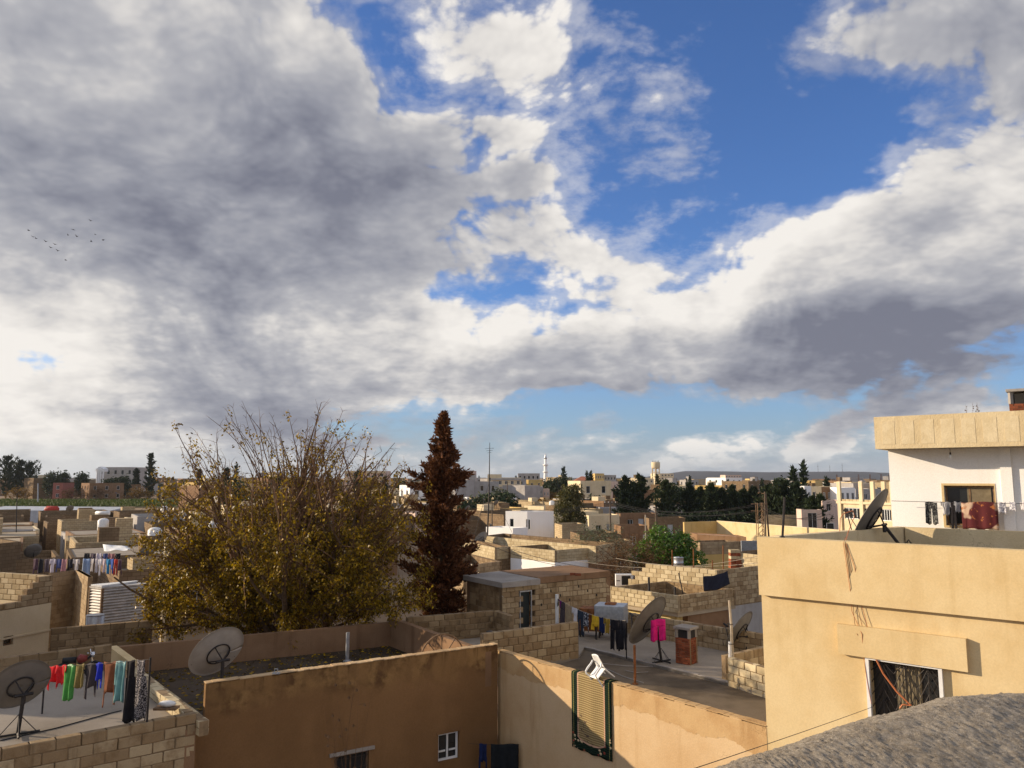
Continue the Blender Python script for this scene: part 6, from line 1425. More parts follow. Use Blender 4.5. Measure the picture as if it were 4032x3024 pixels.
# ================================================================== clutter on the village roofs: dishes, tanks, rods
def clutter():
    rr=random.Random(55)
    # prototype small dish and tank, then copies
    t=thing('roof_dish','small satellite dish on a distant village roof','satellite dish',(0,0,0),'small dishes on distant roofs'); n=SAT; s=n.cross(Vector((0,0,1))).normalized(); up=s.cross(n); c=Vector((0,0,1.0)); rows=[]
    for k in range(5):
        r=.5*k/4+.001; rows.append([c+s*r*math.cos(j/20*2*PI)+up*r*math.sin(j/20*2*PI)+n*.1*(k/4)**2 for j in range(21)])
    MB().grid(rows).build('reflector',MT['dish'],t,True,solid=.01); MB().tube([(0,0,0),c-n*.08],.03,6).build('pole',MT['steel'],t); MB().tube([c-up*.48,c+n*.45],.012,4).build('feed_arm',MT['steel'],t)
    k=thing('roof_tank','small pale water tank on a village roof','water tank',(0,0,0),'small tanks on distant roofs'); MB().lathe([(.42,.5),(.45,.55),(.45,1.35),(.3,1.5),(.1,1.55)],(0,0,0),14).build('tank_body',MT['whitep'],k,True)
    for a in range(4): w=a*PI/2+.7; MB().tube([(.36*math.cos(w),.36*math.sin(w),0),(.36*math.cos(w),.36*math.sin(w),.5)],.03,4).build('leg',MT['steel'],k)
    h=thing('solar_heater','white solar water heater with tilted panel on a roof','solar heater',(0,0,0),'solar heaters on distant roofs'); MB().tube([(-.8,.3,1.3),(.8,.3,1.3)],.28,12).build('cylinder',MT['plastic'],h,True); MB().prism([Vector((-.8,-.9)),Vector((.8,-.9)),Vector((.8,.1)),Vector((-.8,.1))],[.15,.15,1.0,1.0],[.2,.2,1.05,1.05]).build('panel',MT['glass'],h)
    for x in (-.7,.7): MB().tube([(x,.3,0),(x,.3,1.1)],.03,4).build('leg',MT['galv'],h)
    pr=[t,k,h]; first=[True]*3
    for i,(p,zr,y,u,da,db,la,lb) in enumerate(ROOFS):
        for _ in range(2):
            r=rr.random(); j=0 if r<.15 else 1 if r<.23 else 2 if r<.255 else None
            if j is None: continue
            q=p+da*rr.uniform(-la*.35,la*.35)+db*rr.uniform(-lb*.35,lb*.35); loc=(q.x,q.y,zr+.004)
            lab=('small satellite dish on a '+howfar(y)+' roof ','pale round water tank on a '+howfar(y)+' roof ','white solar water heater on a '+howfar(y)+' roof ')[j]+landmark(u)
            if first[j]: pr[j].location=loc; first[j]=False; pr[j]['label']=lab
            else: dup(pr[j],loc,rz=0 if j==0 else rr.uniform(0,3),label=lab)
clutter()
# ================================================================== far town
TALL=[]
def apt(label,u0,v0,u1,y,h=None,dep=10,mat='cream',fl=3,nw=4,band=None,zt=None,name='apartment_block',group=None,rot=0.,cat='building',win='glass'):
    a=UY(u0,v0,y); b=UY(u1,v0,y+(u1-u0)*.000602*y*math.tan(rot)); z=a.z; A=v2(a); B=v2(b); d=(B-A).normalized(); n=Vector((-d.y,d.x)); L=(B-A).length
    q=[A,B,B+n*dep,A+n*dep]; fh=(z-.5)/fl; ops={0:[],3:[]}
    for f in range(fl):
        for k in range(nw):
            w=min(1.3,L/nw*.5); s=L*(k+.5)/nw-w/2; ops[0].append((s,s+w,f*fh+fh*.35,f*fh+fh*.8,dict(mull=1 if y<320 else 0,inset=.12,fw=.09,pane=win,frame='whitep' if mat!='white' else 'galv')))
        s=dep*.3; ops[3].append((s,s+1.2,f*fh+fh*.35,f*fh+fh*.8,dict(mull=0,inset=.12,fw=.09)))
    t=house(name,label,q,z-.5,z,mat,'roof',ops=ops,th=.25,cat=cat,group=group)
    if band:
        for f in range(1,fl+1): MB().obox(A-n*.35-d*.2,B-n*.35+d*.2,f*fh-.35,f*fh+.25,.345).build('balcony_band',MT[band],t)
    return t,q,z
apt('yellow three-storey apartment block with dark grey balcony bands left of the minaret',1061,1031.5,1126,255,dep=12,mat='cream',fl=3,nw=5,band='grey')
apt('taller cream stair block behind the yellow banded apartment block',1053,1024.5,1083,275,dep=9,mat='cream',fl=3,nw=3)
apt('grey unfinished block with black window holes left of the minaret',1119,1022.5,1166,380,dep=16,mat='grey',fl=3,nw=5,win='dark')
apt('narrow grey house with paired windows under the minaret',1157,1051,1173,235,dep=9,mat='grey',fl=2,nw=2)
apt('tan house joined right of the narrow grey house',1173.3,1056,1187,236,dep=9,mat='pink',fl=2,nw=2)
apt('red-brown tall block seen right of the dead conifer',985,1017,1026,330,dep=14,mat='pink',fl=4,nw=4)
apt('pale apartment block with balconies seen through the bare twigs',745,1017,832,300,dep=14,mat='pink',fl=4,nw=6,band='cream')
apt('brown windowless block seen through the bare twigs',557,1021,598,320,dep=12,mat='grey',fl=3,nw=3)
apt('yellow school block behind the eucalyptus',1285,1022.6,1305,420,dep=14,mat='mustard',fl=3,nw=4); apt('grey school wing with a stair tower behind the eucalyptus',1305.3,1026,1331,425,dep=14,mat='grey',fl=3,nw=4)
apt('tan stepped house in front of the yellow school block',1295,1040,1346,290,dep=10,mat='pink',fl=2,nw=4)
apt('beige five-storey apartment block right behind the water tower',1414,1022.6,1455,620,dep=18,mat='cream',fl=5,nw=6)
apt('pale pink apartment slab before the dark ridge',1567,1026,1601,640,dep=16,mat='pink',fl=5,nw=6)
apt('orange-tan house gable left of centre ridge',1619,1034,1634,520,dep=10,mat='mustard',fl=2,nw=2)
apt('cream villa with white frames beside the single conifer',1457,1049,1487,190,dep=9,mat='cream',fl=2,nw=3)
apt('white two-storey house with a dark balcony opening right of centre',1814,1053,1847,160,dep=9,mat='white',fl=2,nw=3); apt('blue-grey house behind the bare pillars',1848,1056,1906,172,dep=9,mat='grey',fl=2,nw=4)
apt('white cube house before the small slim conifers',1737,1050,1752,150,dep=8,mat='white',fl=2,nw=2); apt('brown flat house right of the slim conifers',1753,1052,1796,165,dep=9,mat='brownp',fl=2,nw=4)
apt('pale mansion with a white pillared porch on the left skyline',212,1009,288,360,dep=14,mat='grey',fl=3,nw=5)
def porch():
    t=thing('pillared_porch','white pillared porch with a small gable on the left skyline mansion','porch',UY(211,1040,352)); 
    for u in (209,213,217,222): p=UY(u,1038,352); MB().tube([(p.x,p.y,0),(p.x,p.y,UY(u,1014,352).z)],.35,8).build('column',MT['plastic'],t)
    a=UY(207,1013,352); b=UY(224,1013,352); zt=UY(215,1008,352).z; MB().add([a,b,((a.x+b.x)/2,a.y,zt),(a.x,a.y+4,a.z),(b.x,b.y+4,b.z),((a.x+b.x)/2,a.y+4,zt)],[(0,1,2),(5,4,3),(0,3,4,1),(1,4,5,2),(2,5,3,0)]).build('gable',MT['plastic'],t); MB().box(a.x,a.y,a.z-1.2,b.x,a.y+4,a.z-.02).build('entablature',MT['plastic'],t)
porch()
apt('salmon pink house with a white-framed window on the far left',115,1043,136,305,dep=8,mat='pinkred' if 'pinkred' in MT else 'pink',fl=2,nw=1)
def redroof():
    a=UY(1239,1042,430); b=UY(1284,1042,430); t=thing('red_roof_hall','long hall with a red hipped roof right of the pine grove','hall',(a.x,a.y,0)); q=[v2(a),v2(b),v2(b)+Vector((0,16)),v2(a)+Vector((0,16))]
    w=MB(); ring_walls(w,q,.3,0,a.z); w.build('wall',MT['white'],t); z=UY(1260,1029,438).z; c0=q[0]+Vector((5,8)); c1=q[1]+Vector((-5,8))
    MB().add([(*(q[0]+Vector((-.8,-.8))),a.z),(*(q[1]+Vector((.8,-.8))),a.z),(*(q[2]+Vector((.8,.8))),a.z),(*(q[3]+Vector((-.8,.8))),a.z),(*c0,z),(*c1,z)],[(0,1,5,4),(1,2,5),(2,3,4,5),(3,0,4),(3,2,1,0)]).build('roof',plain('red_tiles',(.36,.13,.07),.8,0,.2,.6),t)
redroof()
def minaret():
    y=640; b=UY(1178.7,1040,y); zt=UY(1178.7,979.5,y).z; t=thing('minaret','slender white minaret with two balconies on the skyline','minaret',(b.x,b.y,0)); c=(b.x,b.y,0); z=lambda v: UY(1178.7,v,y).z
    MB().lathe([(1.9,0),(1.7,z(1034)),(1.45,z(1020)),(1.35,z(1006)),(1.2,z(1004)),(1.1,z(990))],c,16).build('shaft',MT['white'],t,True)
    for v in (1020,1005): MB().lathe([(1.3,z(v+2)),(2.3,z(v)),(2.3,z(v-2)),(1.3,z(v-2)-.01)],c,16).build('balcony',MT['white'],t)
    MB().lathe([(1.3,z(991)),(1.1,z(988)),(.1,zt),(.05,zt+.5)],c,14).build('spire',MT['galv'],t,True)
minaret()
def water_tower():
    y=535; b=UY(1417.2,1040,y); z=lambda v: UY(1417.2,v,y).z; c=(b.x,b.y,0); t=thing('water_tower','concrete water tower with a round tank on slanted legs on the skyline','water tower',(b.x,b.y,0)); r=sz(18.5,y)/2
    MB().lathe([(1.2,z(1013)),(2.6,z(1012)),(r,z(1009)),(r*1.02,z(999)),(r*.98,z(998.5)),(.5,z(997.5))],c,24).build('tank',MT['cream'],t,True)
    for k in range(6):
        w=2*PI*k/6+.2; MB().tube([(b.x+r*1.15*math.cos(w),b.y+r*1.15*math.sin(w),0),(b.x+2.6*math.cos(w),b.y+2.6*math.sin(w),z(1011))],.26,5).build('leg',MT['cream'],t)
    for v,rr_ in ((1020,.78),(1030,1.0)):
        MB().tube([(b.x+r*rr_*math.cos(k/24*2*PI),b.y+r*rr_*math.sin(k/24*2*PI),z(v)) for k in range(25)],.3,5,False).build('ring_beam',MT['cream'],t)
    for k in range(7): w=k*.9; MB().tube([(b.x+r*.7*math.cos(w),b.y+r*.7*math.sin(w),z(998)),(b.x+r*.7*math.cos(w),b.y+r*.7*math.sin(w),z(995))],.12,4).build('railing_post',MT['steel'],t)
    MB().tube([(b.x,b.y,0),(b.x,b.y,z(1012))],.3,8).build('riser',MT['cream'],t)
water_tower()
def far_town():
    rr=random.Random(77); mats=['farblk','cream','pink','grey','farblkd','mustard','brownp','farblkd','white','brownp','grey']; n=0
    protos=[]
    rows=[(178,15,(5.5,8),7),(215,20,(4,8),9),(300,24,(4.5,9),10),(380,28,(4.5,9),11),(480,34,(4.5,9),12),(620,40,(5,9.5),14),(850,46,(4.5,9),18),(1200,44,(4.5,10),26)]
    for ri,(y0,cnt,hh,wd) in enumerate(rows):
        for k in range(cnt):
            u=-40+2300*(k+rr.uniform(.1,.9))/cnt; y=y0*rr.uniform(.93,1.10)
            if u>1990 and y<1000: continue
            if u<430 and y<300: continue
            if y<230 and (300<u<900 or 1030<u<1130): 
                if rr.random()<.4: continue
            if any(abs(u-c)<w for c,w in ((1417,14),)) and y<540: continue
            H=rr.uniform(*hh); L=wd*rr.uniform(.7,1.3); m=rr.choice(mats if u>430 else ['farblkd','brownp','grey','farblkd','brownp']); p=UY(u,1034,y); g=R(rr.choice((33,33,20,45,-40)))+rr.uniform(-.1,.1); d=Vector((math.cos(g),math.sin(g))); nn=Vector((-d.y,d.x)); c=Vector((p.x,p.y)); dp=L*rr.uniform(.7,1.)
            q=[c-d*L/2-nn*dp/2,c+d*L/2-nn*dp/2,c+d*L/2+nn*dp/2,c-d*L/2+nn*dp/2]
            if g<0: q=[q[3],q[0],q[1],q[2]]
            ops={}; fl=max(1,round(H/3.2)); fh=(H-.4)/fl
            if y<520:
                for e in (0,3):
                    Lk=(q[(e+1)%4]-q[e]).length; nw=2 if Lk<9 else 3
                    ops[e]=[(Lk*(w+.5)/nw-.55,Lk*(w+.5)/nw+.55,f*fh+fh*.3,f*fh+fh*.78,dict(mull=0,inset=.15,fw=.1)) for f in range(fl) for w in range(nw)]
            side='left of the big tree' if u<400 else 'behind the big tree twigs' if u<900 else 'around the minaret' if u<1280 else 'around the water tower' if u<1500 else 'below the dark ridge'
            dist='nearer' if y<330 else 'distant' if y<700 else 'hazy far'
            t=house('town_house',f'{HN[m]} {"flat-roofed house" if fl<3 else "tall house"} in the {dist} town {landmark(u)}',q,H-.4,H,m,'roof',ops=ops,th=.25,group=f'{dist} town houses {side}')
            if rr.random()<.45 and y<700:
                e=c+d*rr.uniform(-L*.25,L*.25); MB().prism([e+d*1.2+nn*1.2,e-d*1.2+nn*1.2,e-d*1.2-nn*1.2,e+d*1.2-nn*1.2],H-.38,H+rr.uniform(1.2,2.2)).build('roof_room',MT[rr.choice(('farblkd','cream','grey'))],t)
            n+=1
    # trees between the houses: three prototypes, then copies
    pr=[clump_tree('town_tree','round dark tree among the distant town houses',(0,0,0),[(0,0,4,2,2,1.8),(1.2,.5,3.2,1.6,1.5,1.4),(-1.3,.2,3.4,1.5,1.5,1.5)],700,.8,LM['pine'],201,.2,2,group='round trees among the town houses'),
        conifer('town_cypress','slim dark cypress among the distant town houses',(0,0,0),8.5,interp((0,.7),(.3,1.1),(.7,.8),(1,.1)),LM['dark'],nb=45,per=16,tl=.8,seed=202,zlow=.03,up=.9,group='cypresses among the town houses'),
        clump_tree('town_tree','brown autumn tree among the distant town houses',(0,0,0),[(0,0,3.2,2.2,2,1.6),(1.5,0,2.6,1.5,1.5,1.2),(-1.4,.3,2.5,1.4,1.4,1.2)],600,.7,LM['autumn'],203,.18,1.6,group='brown trees among the town houses')]
    first=[1,1,1]
    for k in range(210):
        y=rr.choice((150,185,250,300,340,430,520,700,900))*rr.uniform(.92,1.1); u=rr.uniform(-30,1990); p=UY(u,1034,y)
        if taken(p.x,p.y) and y<150: continue
        if u<440 and y<300: continue
        j=0 if rr.random()<.5 else 1 if rr.random()<.55 else 2; s=rr.uniform(.7,1.35)
        if j==2 and u>1200 and rr.random()<.6: j=0
        lab=('round dark tree','slim dark cypress','brown autumn tree')[j]+(', large, ' if s>1.15 else ', small, ' if s<.85 else ' ')+'among '+howfar(y)+' houses '+landmark(u)
        if first[j]: pr[j].location=(p.x,p.y,0); first[j]=0; pr[j]['label']=lab
        else: dup(pr[j],(p.x,p.y,0),rr.uniform(0,6),scale=(s,s,s*rr.uniform(.8,1.2)),label=lab)
far_town()
# dry brown thickets before the far left houses, orange bush
for k,(u,y,w,h,mt,lab) in enumerate([(205,300,60,6,'dry','brown bare thicket before the far left houses'),(150,300,40,5,'dry','brown scrub beside the salmon house'),(40,302,60,5.5,'autumn','golden scrub at the far left edge'),(300,298,52,5.5,'autumn','orange-brown bush right of the blue tarpaulin'),(430,180,60,5,'dry','dry hedge behind the yellow leaves'),(870,150,90,5,'dry','tangled dry hedge beside the dead conifer'),(1035,120,44,6,'pine','dark green shrub left of the tall antenna mast'),(1010,118,40,5.5,'pine','dark green shrub below the red-brown block'),(1075,215,24,6,'olive','palm-like tree before the yellow apartment block'),(1094,212,24,5.6,'pine','dense dark bush before the yellow apartment block')]):
    b=at_ground(u,y); w_=sz(w,y)/2; clump_tree('far_shrub',lab,b,[(-w_*.5,0,h*.45,w_*.6,w_*.4,h*.42),(w_*.4,0,h*.4,w_*.65,w_*.4,h*.4),(0,0,h*.6,w_*.5,w_*.4,h*.35)],1100,.6,LM[mt],300+k,.1,h*.3,cat='shrub',asp=.25 if mt=='dry' else .5,noise=.5)
def sheds():
    t=thing('tarp_shed','long low shed under grey plastic sheeting beyond the left village','shed',at_ground(0,150)); a=UY(-40,1096,150); b=UY(235,1098,146)
    MB().prism([v2(a),v2(b),v2(b)+Vector((0,7)),v2(a)+Vector((0,7))],0,[a.z-.5,b.z-.5,b.z,a.z]).build('cover',MT['tarp'],t)
    for k in range(9): p=Vector(a).lerp(b,k/8); MB().tube([(p.x,p.y-.12,0),(p.x,p.y-.12,p.z-.45)],.1,5).build('post',MT['steel'],t)
    p=UY(112,1100,143); t=thing('tank_drum','bright red tank lying before the grey plastic shed','tank',(p.x,p.y,0)); zz=p.z; MB().tube([(p.x-1.2,p.y,zz),(p.x-.9,p.y,zz),(p.x+.9,p.y,zz),(p.x+1.2,p.y,zz)],[.35,.6,.6,.35],14).build('drum',MT['tank'],t,True)
    for s in (-1,1): MB().box(p.x+s-.15,p.y-.5,0,p.x+s+.15,p.y+.5,zz-.5).build('support',MT['concrete'],t)
    for i,(u0,u1,v0,v1,y) in enumerate(((203,224,1059,1066,310),(228,252,1065,1076,305))):
        a=UY(u0,v1,y); b=UY(u1,v0,y); m=MB(); rows=[]
        for j in range(5): rows.append([(lerp(a.x,b.x,k/6),a.y+j*.6+.15*math.sin(k),lerp(b.z,a.z,j/4)+.2*math.sin(k*1.4)) for k in range(7)])
        tag(m.grid(rows).build('tarpaulin',MT['bluet'],None,True,solid=.05),['bright blue tarpaulin roof in the far left houses','lower blue tarpaulin slope in the far left houses'][i],'tarpaulin')
    # long grey retaining wall under the town centre
    a=UY(1079,1088,190); b=UY(1202,1089,190); t=thing('sheet_wall','long grey sheet wall below the yellow apartment block','wall',(a.x,a.y,0)); L=(v2(b)-v2(a)).length
    for k in range(24): MB().obox(lerp(v2(a),v2(b),k/24+.001),lerp(v2(a),v2(b),(k+1)/24-.001)+Vector((0,.02*(k%2))),0,a.z+.1*((k*7)%3-1),.15).build('panel',MT['grey'],t)
    a=UY(1295,1096,150); b=UY(1345,1096,150); house('shed_hall','grey shed with a pale blue metal roof right of the eucalyptus',orthoquad(v2(a),v2(b)+Vector((2,0)),8),a.z-.1,a.z,'grey','tarp')
sheds()
# ================================================================== ridge
def ridge():
    rows=[]; us=list(range(-200,2500,30)); y=3300
    top=lambda u: np.interp(u,[-200,900,1380,1440,1470,1560,1650,1760,1850,1920,2100,2500],[1033.5,1033.5,1032,1024,1017.5,1018,1020,1019,1018.5,1021.5,1023,1025])
    for k in range(7):
        f=k/6; rows.append([Vector((*(UY(u,1034,y+k*120).xy),-2 if k==0 else (UY(u,float(top(u)),y+720).z*math.sin(f*PI/2)**.9)+8*mnoise.noise(Vector((u*.02,k*.7,0)))*(1-f))) for u in us])
    rows.append([Vector((p.x,p.y+1500,-5)) for p in rows[-1]])
    o=MB().grid(rows).build('hill',plain('ridge_scrub',(.020,.020,.026),.95,0,.25,.01),None,True); tag(o,kind='structure')
    for k,(u,v) in enumerate(((1767.5,1002),(1793,1004),(1820,999.5))):
        b=UY(u,1023,4030); zt=UY(u,v,4030).z; t=thing('radio_mast',['left','middle','right'][k]+' one of three thin radio masts on the dark ridge','mast',b,'radio masts on the ridge'); MB().tube([b-Vector((0,0,12)),(b.x,b.y,zt)],[1.4,.5],4).build('mast',MT['steel'],t); MB().lathe([(2.4,0),(2.4,2)],(b.x,b.y,lerp(b.z,zt,.7)),6).build('antenna_drum',MT['steel'],t)
ridge()
# ================================================================== poles, mast, wires
def mast():
    p=UY(1052,1195,62); b=Vector((p.x,p.y,3.0)); tp=UY(1058,956,61); t=thing('antenna_mast','very tall thin antenna mast rising left of the white cube house','mast',b); MB().tube([b,b.lerp(tp,.5)+Vector((.05,0,0)),tp],[.07,.055,.02],6).build('pole',MT['steel'],t)
    for k in range(3): q=b.lerp(tp,.94-.02*k); MB().tube([q-Vector((.35-.1*k,0,0)),q+Vector((.35-.1*k,0,.05))],.012,4).build('dipole',MT['steel'],t)
    for w in (0,2.1,4.2): MB().tube([b.lerp(tp,.6),b+Vector((2.5*math.cos(w),2.5*math.sin(w),0))],.012,3).build('guy_wire',MT['wire'],t)
mast()
PT={}
def pole(key,label,u,vb,vt,y,r=.11,mat='pole',arms=1,lean=0,name='utility_pole',zb=0):
    b=UY(u,vb,y); b=Vector((b.x,b.y,zb)); tp=UY(u+lean,vt,y); t=thing(name,label,'pole',b); MB().tube([b,tp],[r,r*.75],7).build('pole',MT[mat],t)
    for k in range(arms): q=tp-Vector((0,0,.25+.5*k)); MB().tube([q-Vector((.7,0,0)),q+Vector((.7,.1,0))],.05,4).build('crossarm',MT[mat],t)
    for k in range(arms):
        for s in (-.6,-.2,.2,.6): q=tp-Vector((0,0,.25+.5*k))+Vector((s,0,.05)); MB().lathe([(.03,0),(.045,.06),(.02,.12)],q,7).build('insulator',MT['plastic'],t)
    PT[key]=tp; return t
pole('a','brown wooden pole with insulators beside the blue-roofed shed',1318,1135,1082,88,arms=1)
pole('b','thin brown pole left of the white cube house',1063,1130,1082,100,arms=0,r=.09)
pole('c','leaning brown pole above the citrus tree',1420,1140,1095,75,arms=0,lean=-4)
pole('d','tall wooden pole right of the lattice pylon',1652,1135,1062,85,arms=0); pole('e','slanting brace pole leaning on the tall wooden pole',1661,1135,1066,85,arms=0,lean=-7)
pole('f','pale green post in front of the citrus tree',1394,1160,1112,60,arms=0,r=.06,mat='ropew'); pole('g','grey street lamp post left of the yellow apartment block',1100,1100,1060,215,r=.12,mat='galv',arms=0,name='lamp_post'); pole('h','dark thin pole in the left village',37,1180,1066,72,r=.05,arms=0,mat='steel'); pole('i','white lamp post before the far green field',82,1085,1044,250,r=.2,mat='galv',arms=0,name='lamp_post')
pole('j','pale concrete post at the right of the far left laundry',360,1235,1163,38,r=.14,mat='cream',arms=0,name='concrete_post'); pole('k','twin-legged power pole before the yellow apartment block',1096,1110,1040,220,r=.15,arms=1)
def lattice():
    b=UY(1643,1160,68); zt=UY(1643,1086,68).z; t=thing('lattice_pylon','rusty lattice pylon beside the yellow building corner','pylon',(b.x,b.y,0)); w=.24
    c=[Vector((b.x+sx*w,b.y+sy*w,0)) for sx,sy in((-1,-1),(1,-1),(1,1),(-1,1))]
    for p in c: MB().tube([p,p+Vector((0,0,zt))],.035,4).build('leg',MT['wood'],t)
    for k in range(14):
        z0=zt*k/14; z1=zt*(k+1)/14
        for e in (0,1): MB().tube([c[e*1]+Vector((0,0,z0)),c[e+1]+Vector((0,0,z1))],.025,4).build('brace',MT['wood'],t)
    for z in (zt-.1,zt-.7): MB().tube([(b.x-.7,b.y,z),(b.x+.7,b.y,z)],.04,4).build('crossarm',MT['wood'],t)
    PT['l']=Vector((b.x,b.y,zt))
lattice()
def wires():
    L=[]
    for k in range(4): L.append((PT['a']+Vector((-.6+.4*k,0,-.2)),PT['l']+Vector((-.6+.4*k,0,-.1 if k%2 else -.7)),.9,'overhead wire strung from the brown pole to the lattice pylon'))
    for k in range(4): L.append((PT['a']+Vector((-.6+.4*k,0,-.2)),UY(1008,1088+7*k,95),.8,'overhead wire strung left from the brown pole'))
    for k in range(3): L.append((PT['l']+Vector((.3*k-.3,0,-.4*k)),UY(1790,1120,60)+Vector((0,0,.3*k)),.6,'overhead wire running right from the lattice pylon'))
    for i,(a,b,s,lab) in enumerate(L): lab=('first ','second ','third ','fourth ')[i%4]+lab; m=MB().tube(sag(a,b,s,16),.018,3); tag(m.build('overhead_wire',MT['wire']),lab,'wire','overhead wires of the middle distance')
    near=[(UY(1016,1158,46),UY(1242,1226,44),.3,'dark cable slanting over the white-walled house'),(UY(1016,1150,46),UY(1330,1232,40),.4,'second dark cable slanting over the white-walled house'),(UY(1018,1219,41),UY(1087,1290,27.5),.05,'thick pale rope sloping down to the stair hut'),(UY(1240,1210,42),UY(1646,1199,38),.5,'tan line sagging across the dry thicket'),(UY(1330,1206,44),UY(1646,1215,38),.3,'thin tan line above the stepped block wall')]
    for a,b,s,lab in near: m=MB().tube(sag(a,b,s,16),.022 if 'rope' in lab else .012,4); tag(m.build('cable',MT['ropew' if 'tan' in lab or 'pale' in lab else 'wire']),lab,'cable')
    a=UY(1490,1659,7); b=UY(1885,1527,13.2); m=MB().tube(sag(a-(b-a)*.4,b,.02,8),.004,4); tag(m.build('cable',MT['wire']),'single thin cord crossing low in front of the yellow building','cord')
wires()
for i,(u,v0,v1,y,zb) in enumerate([(1452,1224,1188,40,2.6),(1498,1226,1186,38,2.6),(1562,1222,1178,39,3.2),(1539,1227,1210,38,2.6)]):
    b=UY(u,v0,y); t=thing('rebar_rod',['first','second','fourth','third'][i]+' rusty upright rod from the left behind the stepped block wall','rod',(b.x,b.y,zb),'rusty rods behind the stepped wall'); MB().tube([(b.x,b.y,zb),UY(u,v1,y)],.03,5).build('rod',MT['rust'],t); MB().lathe([(.07,0),(.07,.05)],(b.x,b.y,zb),6).build('foot',MT['concrete'],t)
# second dish on the centre roof
dish('tan satellite dish on the block roof left of the white-walled house',U(1043,1184,3.2),.62,.9,feet=False,cc=UY(1040,1166,U(1043,1184,3.2).y),mat='dishw',group='large satellite dishes on the near roofs')
# ================================================================== small things on the near roofs
def small_things():
    rr=random.Random(12); rng=np.random.default_rng(12)
    for i,(u,v) in enumerate(((1357,1362),(1372,1366))):
        p=U(u,v,3.075); t=thing('sack',['left','right'][i]+' dusty brown sack leaning on the terrace parapet behind the dish','sack',p); rows=[]
        for j in range(9):
            f=j/8; r=.24*(math.sin(PI*(.12+.80*f))**.5); rows.append([(p.x+r*(1+.12*mnoise.noise(Vector((k*.9,j*.6,i))))*math.cos(k/14*2*PI),p.y+.2+r*.8*math.sin(k/14*2*PI),3.08+.52*f) for k in range(15)])
        MB().grid(rows).build('bag',cm('dusty_sack',(.16,.10,.075)),t,True); MB().lathe([(.10,.50),(.05,.54),(.08,.60)],(p.x,p.y+.2,3.08),8).build('tied_neck',cm('dusty_sack',(.16,.10,.075)),t)
    for i,(u,v) in enumerate(((1238,1243),(1249,1244))):
        p=U(u,v,4.735); tag(MB().box(p.x-.11,p.y,4.733,p.x+.11,p.y+.12,4.82).build('loose_brick',MT['redbrick'],None,bevel=.008),['left','right'][i]+' loose red brick on the stair hut roof edge','brick')
    # leaf litter on the dark roof and dust on the terrace
    n=1500; a=rng.uniform(0,1,(n,2)); q=[np.array(x) for x in (AL,C,BR,BL)]; xy=(q[0]*(1-a[:,:1])+q[1]*a[:,:1])*(1-a[:,1:])+(q[3]*(1-a[:,:1])+q[2]*a[:,:1])*a[:,1:]
    c=sum(q)/4; xy=c+(xy-c)*.93; keep=rng.uniform(0,1,n)<np.clip(.25+a[:,1],0,1); xy=xy[keep]; P=np.column_stack([xy,np.full(len(xy),3.016)])
    V_,F_=leafcloud(P,.11,rng,.02,.6); V_[:,2]=np.clip(V_[:,2],3.008,3.05); tag(npmesh('fallen_leaves',V_,F_,LM['mulb']),'fallen leaves scattered over the dark brown-house roof','leaves',kind='stuff')
    p=U(1207/5.76+384,1371+490/5.76,4.03)
    t=thing('pulley','small pale metal pulley bracket on the brown parapet edge','bracket',(p.x,p.y,4.03)); MB().box(p.x-.06,p.y,4.025,p.x+.10,p.y+.08,4.05).build('plate',MT['galv'],t); MB().tube([(p.x-.02,p.y+.04,4.05),(p.x-.02,p.y+.04,4.13),(p.x+.05,p.y+.04,4.13),(p.x+.05,p.y+.04,4.05)],.012,5).build('loop',MT['galv'],t)
    b=U(505/1268*713,1205,3.5)
    for i,(u,v0,v1) in enumerate(((1343,1478,1450),)):
        p=U(1374,1481,3.0); t=thing('steel_stub','rusty steel stub standing behind the tan parapet','post',(p.x,p.y+.15,3.0)); MB().tube([(p.x,p.y+.15,3.0),(p.x,p.y+.15,3.98)],.035,6).build('stub',MT['rust'],t); MB().lathe([(.08,0),(.08,.02)],(p.x,p.y+.15,3.0),8).build('plate',MT['rust'],t)
    # dark hedge at the feet of the conifers
    for k in range(12):
        u=1335+26*k; y=126+3*((k*5)%3); b=at_ground(u,y); w_=sz(32,y)/2; clump_tree('hedge_shrub',f'dark hedge shrub {["first","second","third","fourth","fifth","sixth","seventh","eighth","ninth","tenth","eleventh","twelfth"][k]} from the left below the conifer row',b,[(-w_*.4,0,1.4,w_*.7,w_*.5,1.3),(w_*.4,0,1.6,w_*.7,w_*.5,1.4)],700,.5,LM['dark'],400+k,.08,.8,cat='shrub',group='dark hedge below the conifer row')
small_things()
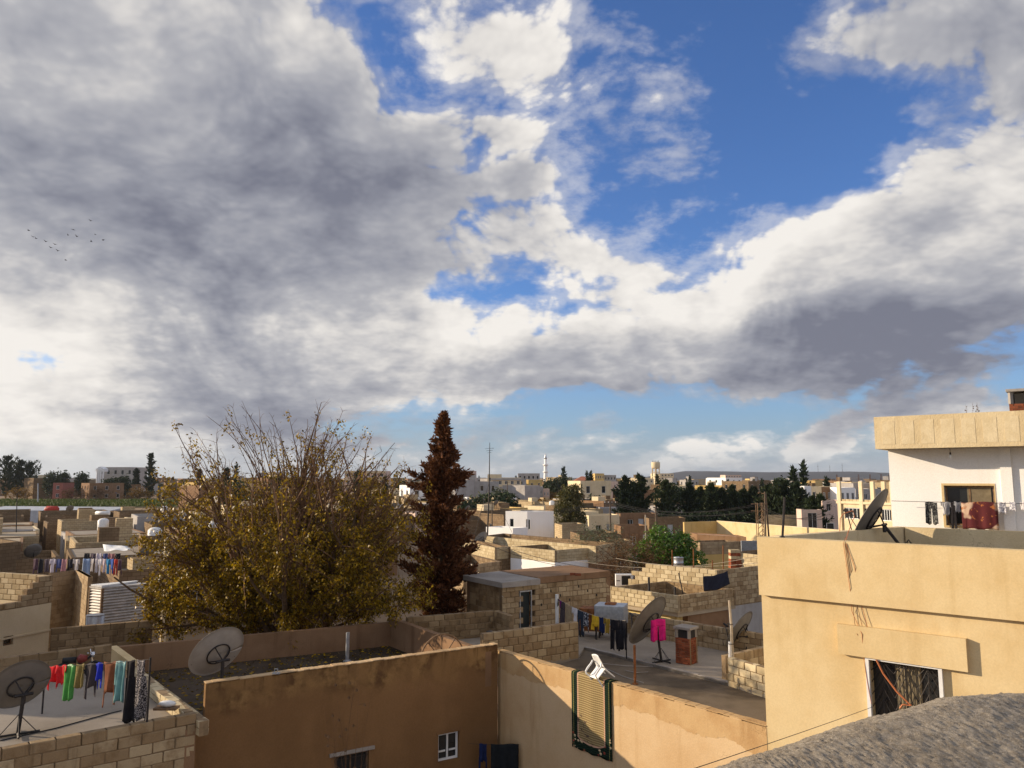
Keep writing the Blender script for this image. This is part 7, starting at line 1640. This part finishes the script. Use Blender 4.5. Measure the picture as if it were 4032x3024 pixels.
# ================================================================== birds
def birds():
    rr=random.Random(6); spots=[(62,498),(72,512),(78,515),(99,522),(110,535),(119,528),(125,542),(142,562),(147,508),(158,496),(166,511),(196,477),(197,522),(206,507),(223,518)]
    names=['leftmost bird, high','second bird from the left','third bird from the left','bird below the left trio','low bird left of the pair','upper bird of the low pair','lower bird of the low pair','lowest bird, on its own','bird left of the middle pair','upper bird of the middle pair','lower bird of the middle pair','highest bird, at the upper right','lower right bird beside two others','small bird between the upper and right ones','rightmost bird']
    for i,(u,v) in enumerate(spots):
        p=UY(u,v,92); s=rr.uniform(.26,.36)*(.7 if 'small' in names[i] else 1); t=thing('bird',names[i]+' of the dark flock','bird',p,'flock of birds'); yaw=rr.uniform(-.5,.5); flap=rr.uniform(-.2,.9); c,q=math.cos(yaw),math.sin(yaw)
        def w(x,y,z): return Vector((p.x+x*c-y*q,p.y+x*q+y*c,p.z+z))
        MB().tube([w(-.22*s*2,0,0),w(-.1*s*2,0,.0),w(.08*s*2,0,.01),w(.2*s*2,0,.02),w(.26*s*2,0,.01)],[.01,.04*s*2.4,.05*s*2.4,.03*s*2.4,.008],7).build('body',MT['black'],t,True)
        for sd in (-1,1):
            m=MB(); rows=[]
            for k in range(5):
                f=k/4; sp=sd*s*f*(1-.15*flap*f); z=s*flap*f*(1-.35*f); ch=.16*s*2*(1-.75*f*f); x0=-.10*s*f; rows.append([w(x0+ch*.5,sp,z),w(x0,sp,z+.01),w(x0-ch*.5,sp,z)])
            m.grid(rows).build('wing',MT['black'],t,True,solid=.012)
birds()
# ================================================================== the air over the town
def haze():
    m=bpy.data.materials.new('evening_haze'); m.use_nodes=True; nt=m.node_tree; nt.nodes.remove(nt.nodes['Principled BSDF'])
    v=nt.nodes.new('ShaderNodeVolumePrincipled'); v.inputs['Color'].default_value=(.80,.86,.95,1); v.inputs['Density'].default_value=.00006; v.inputs['Anisotropy'].default_value=.2
    nt.links.new(v.outputs[0],nt.nodes['Material Output'].inputs['Volume'])
    o=MB().box(-6500,-60,-6.5,6500,6500,130).build('haze',m); tag(o,kind='stuff')
haze()

# ================================================================== look-alikes: say which one, counted from the left
def tell_apart():
    by={}
    for o in COL.objects:
        if o.parent is None and 'label' in o and o.get('kind') is None: by.setdefault(o['label'],[]).append(o)
    def u_of(o):
        p=o.location if o.type=='EMPTY' else Vector(o.bound_box[0]); return p.x/max(p.y,.1)
    nth=['leftmost','second from left','third from left','fourth from left','fifth from left','sixth from left','seventh from left','eighth from left']
    for lab,os in by.items():
        if len(os)<2 or len(os)>8: continue
        os.sort(key=u_of)
        for i,o in enumerate(os):
            q='rightmost' if i==len(os)-1 else nth[i]; new=lab+', '+q
            if len(new.split())<=16: o['label']=new
tell_apart()
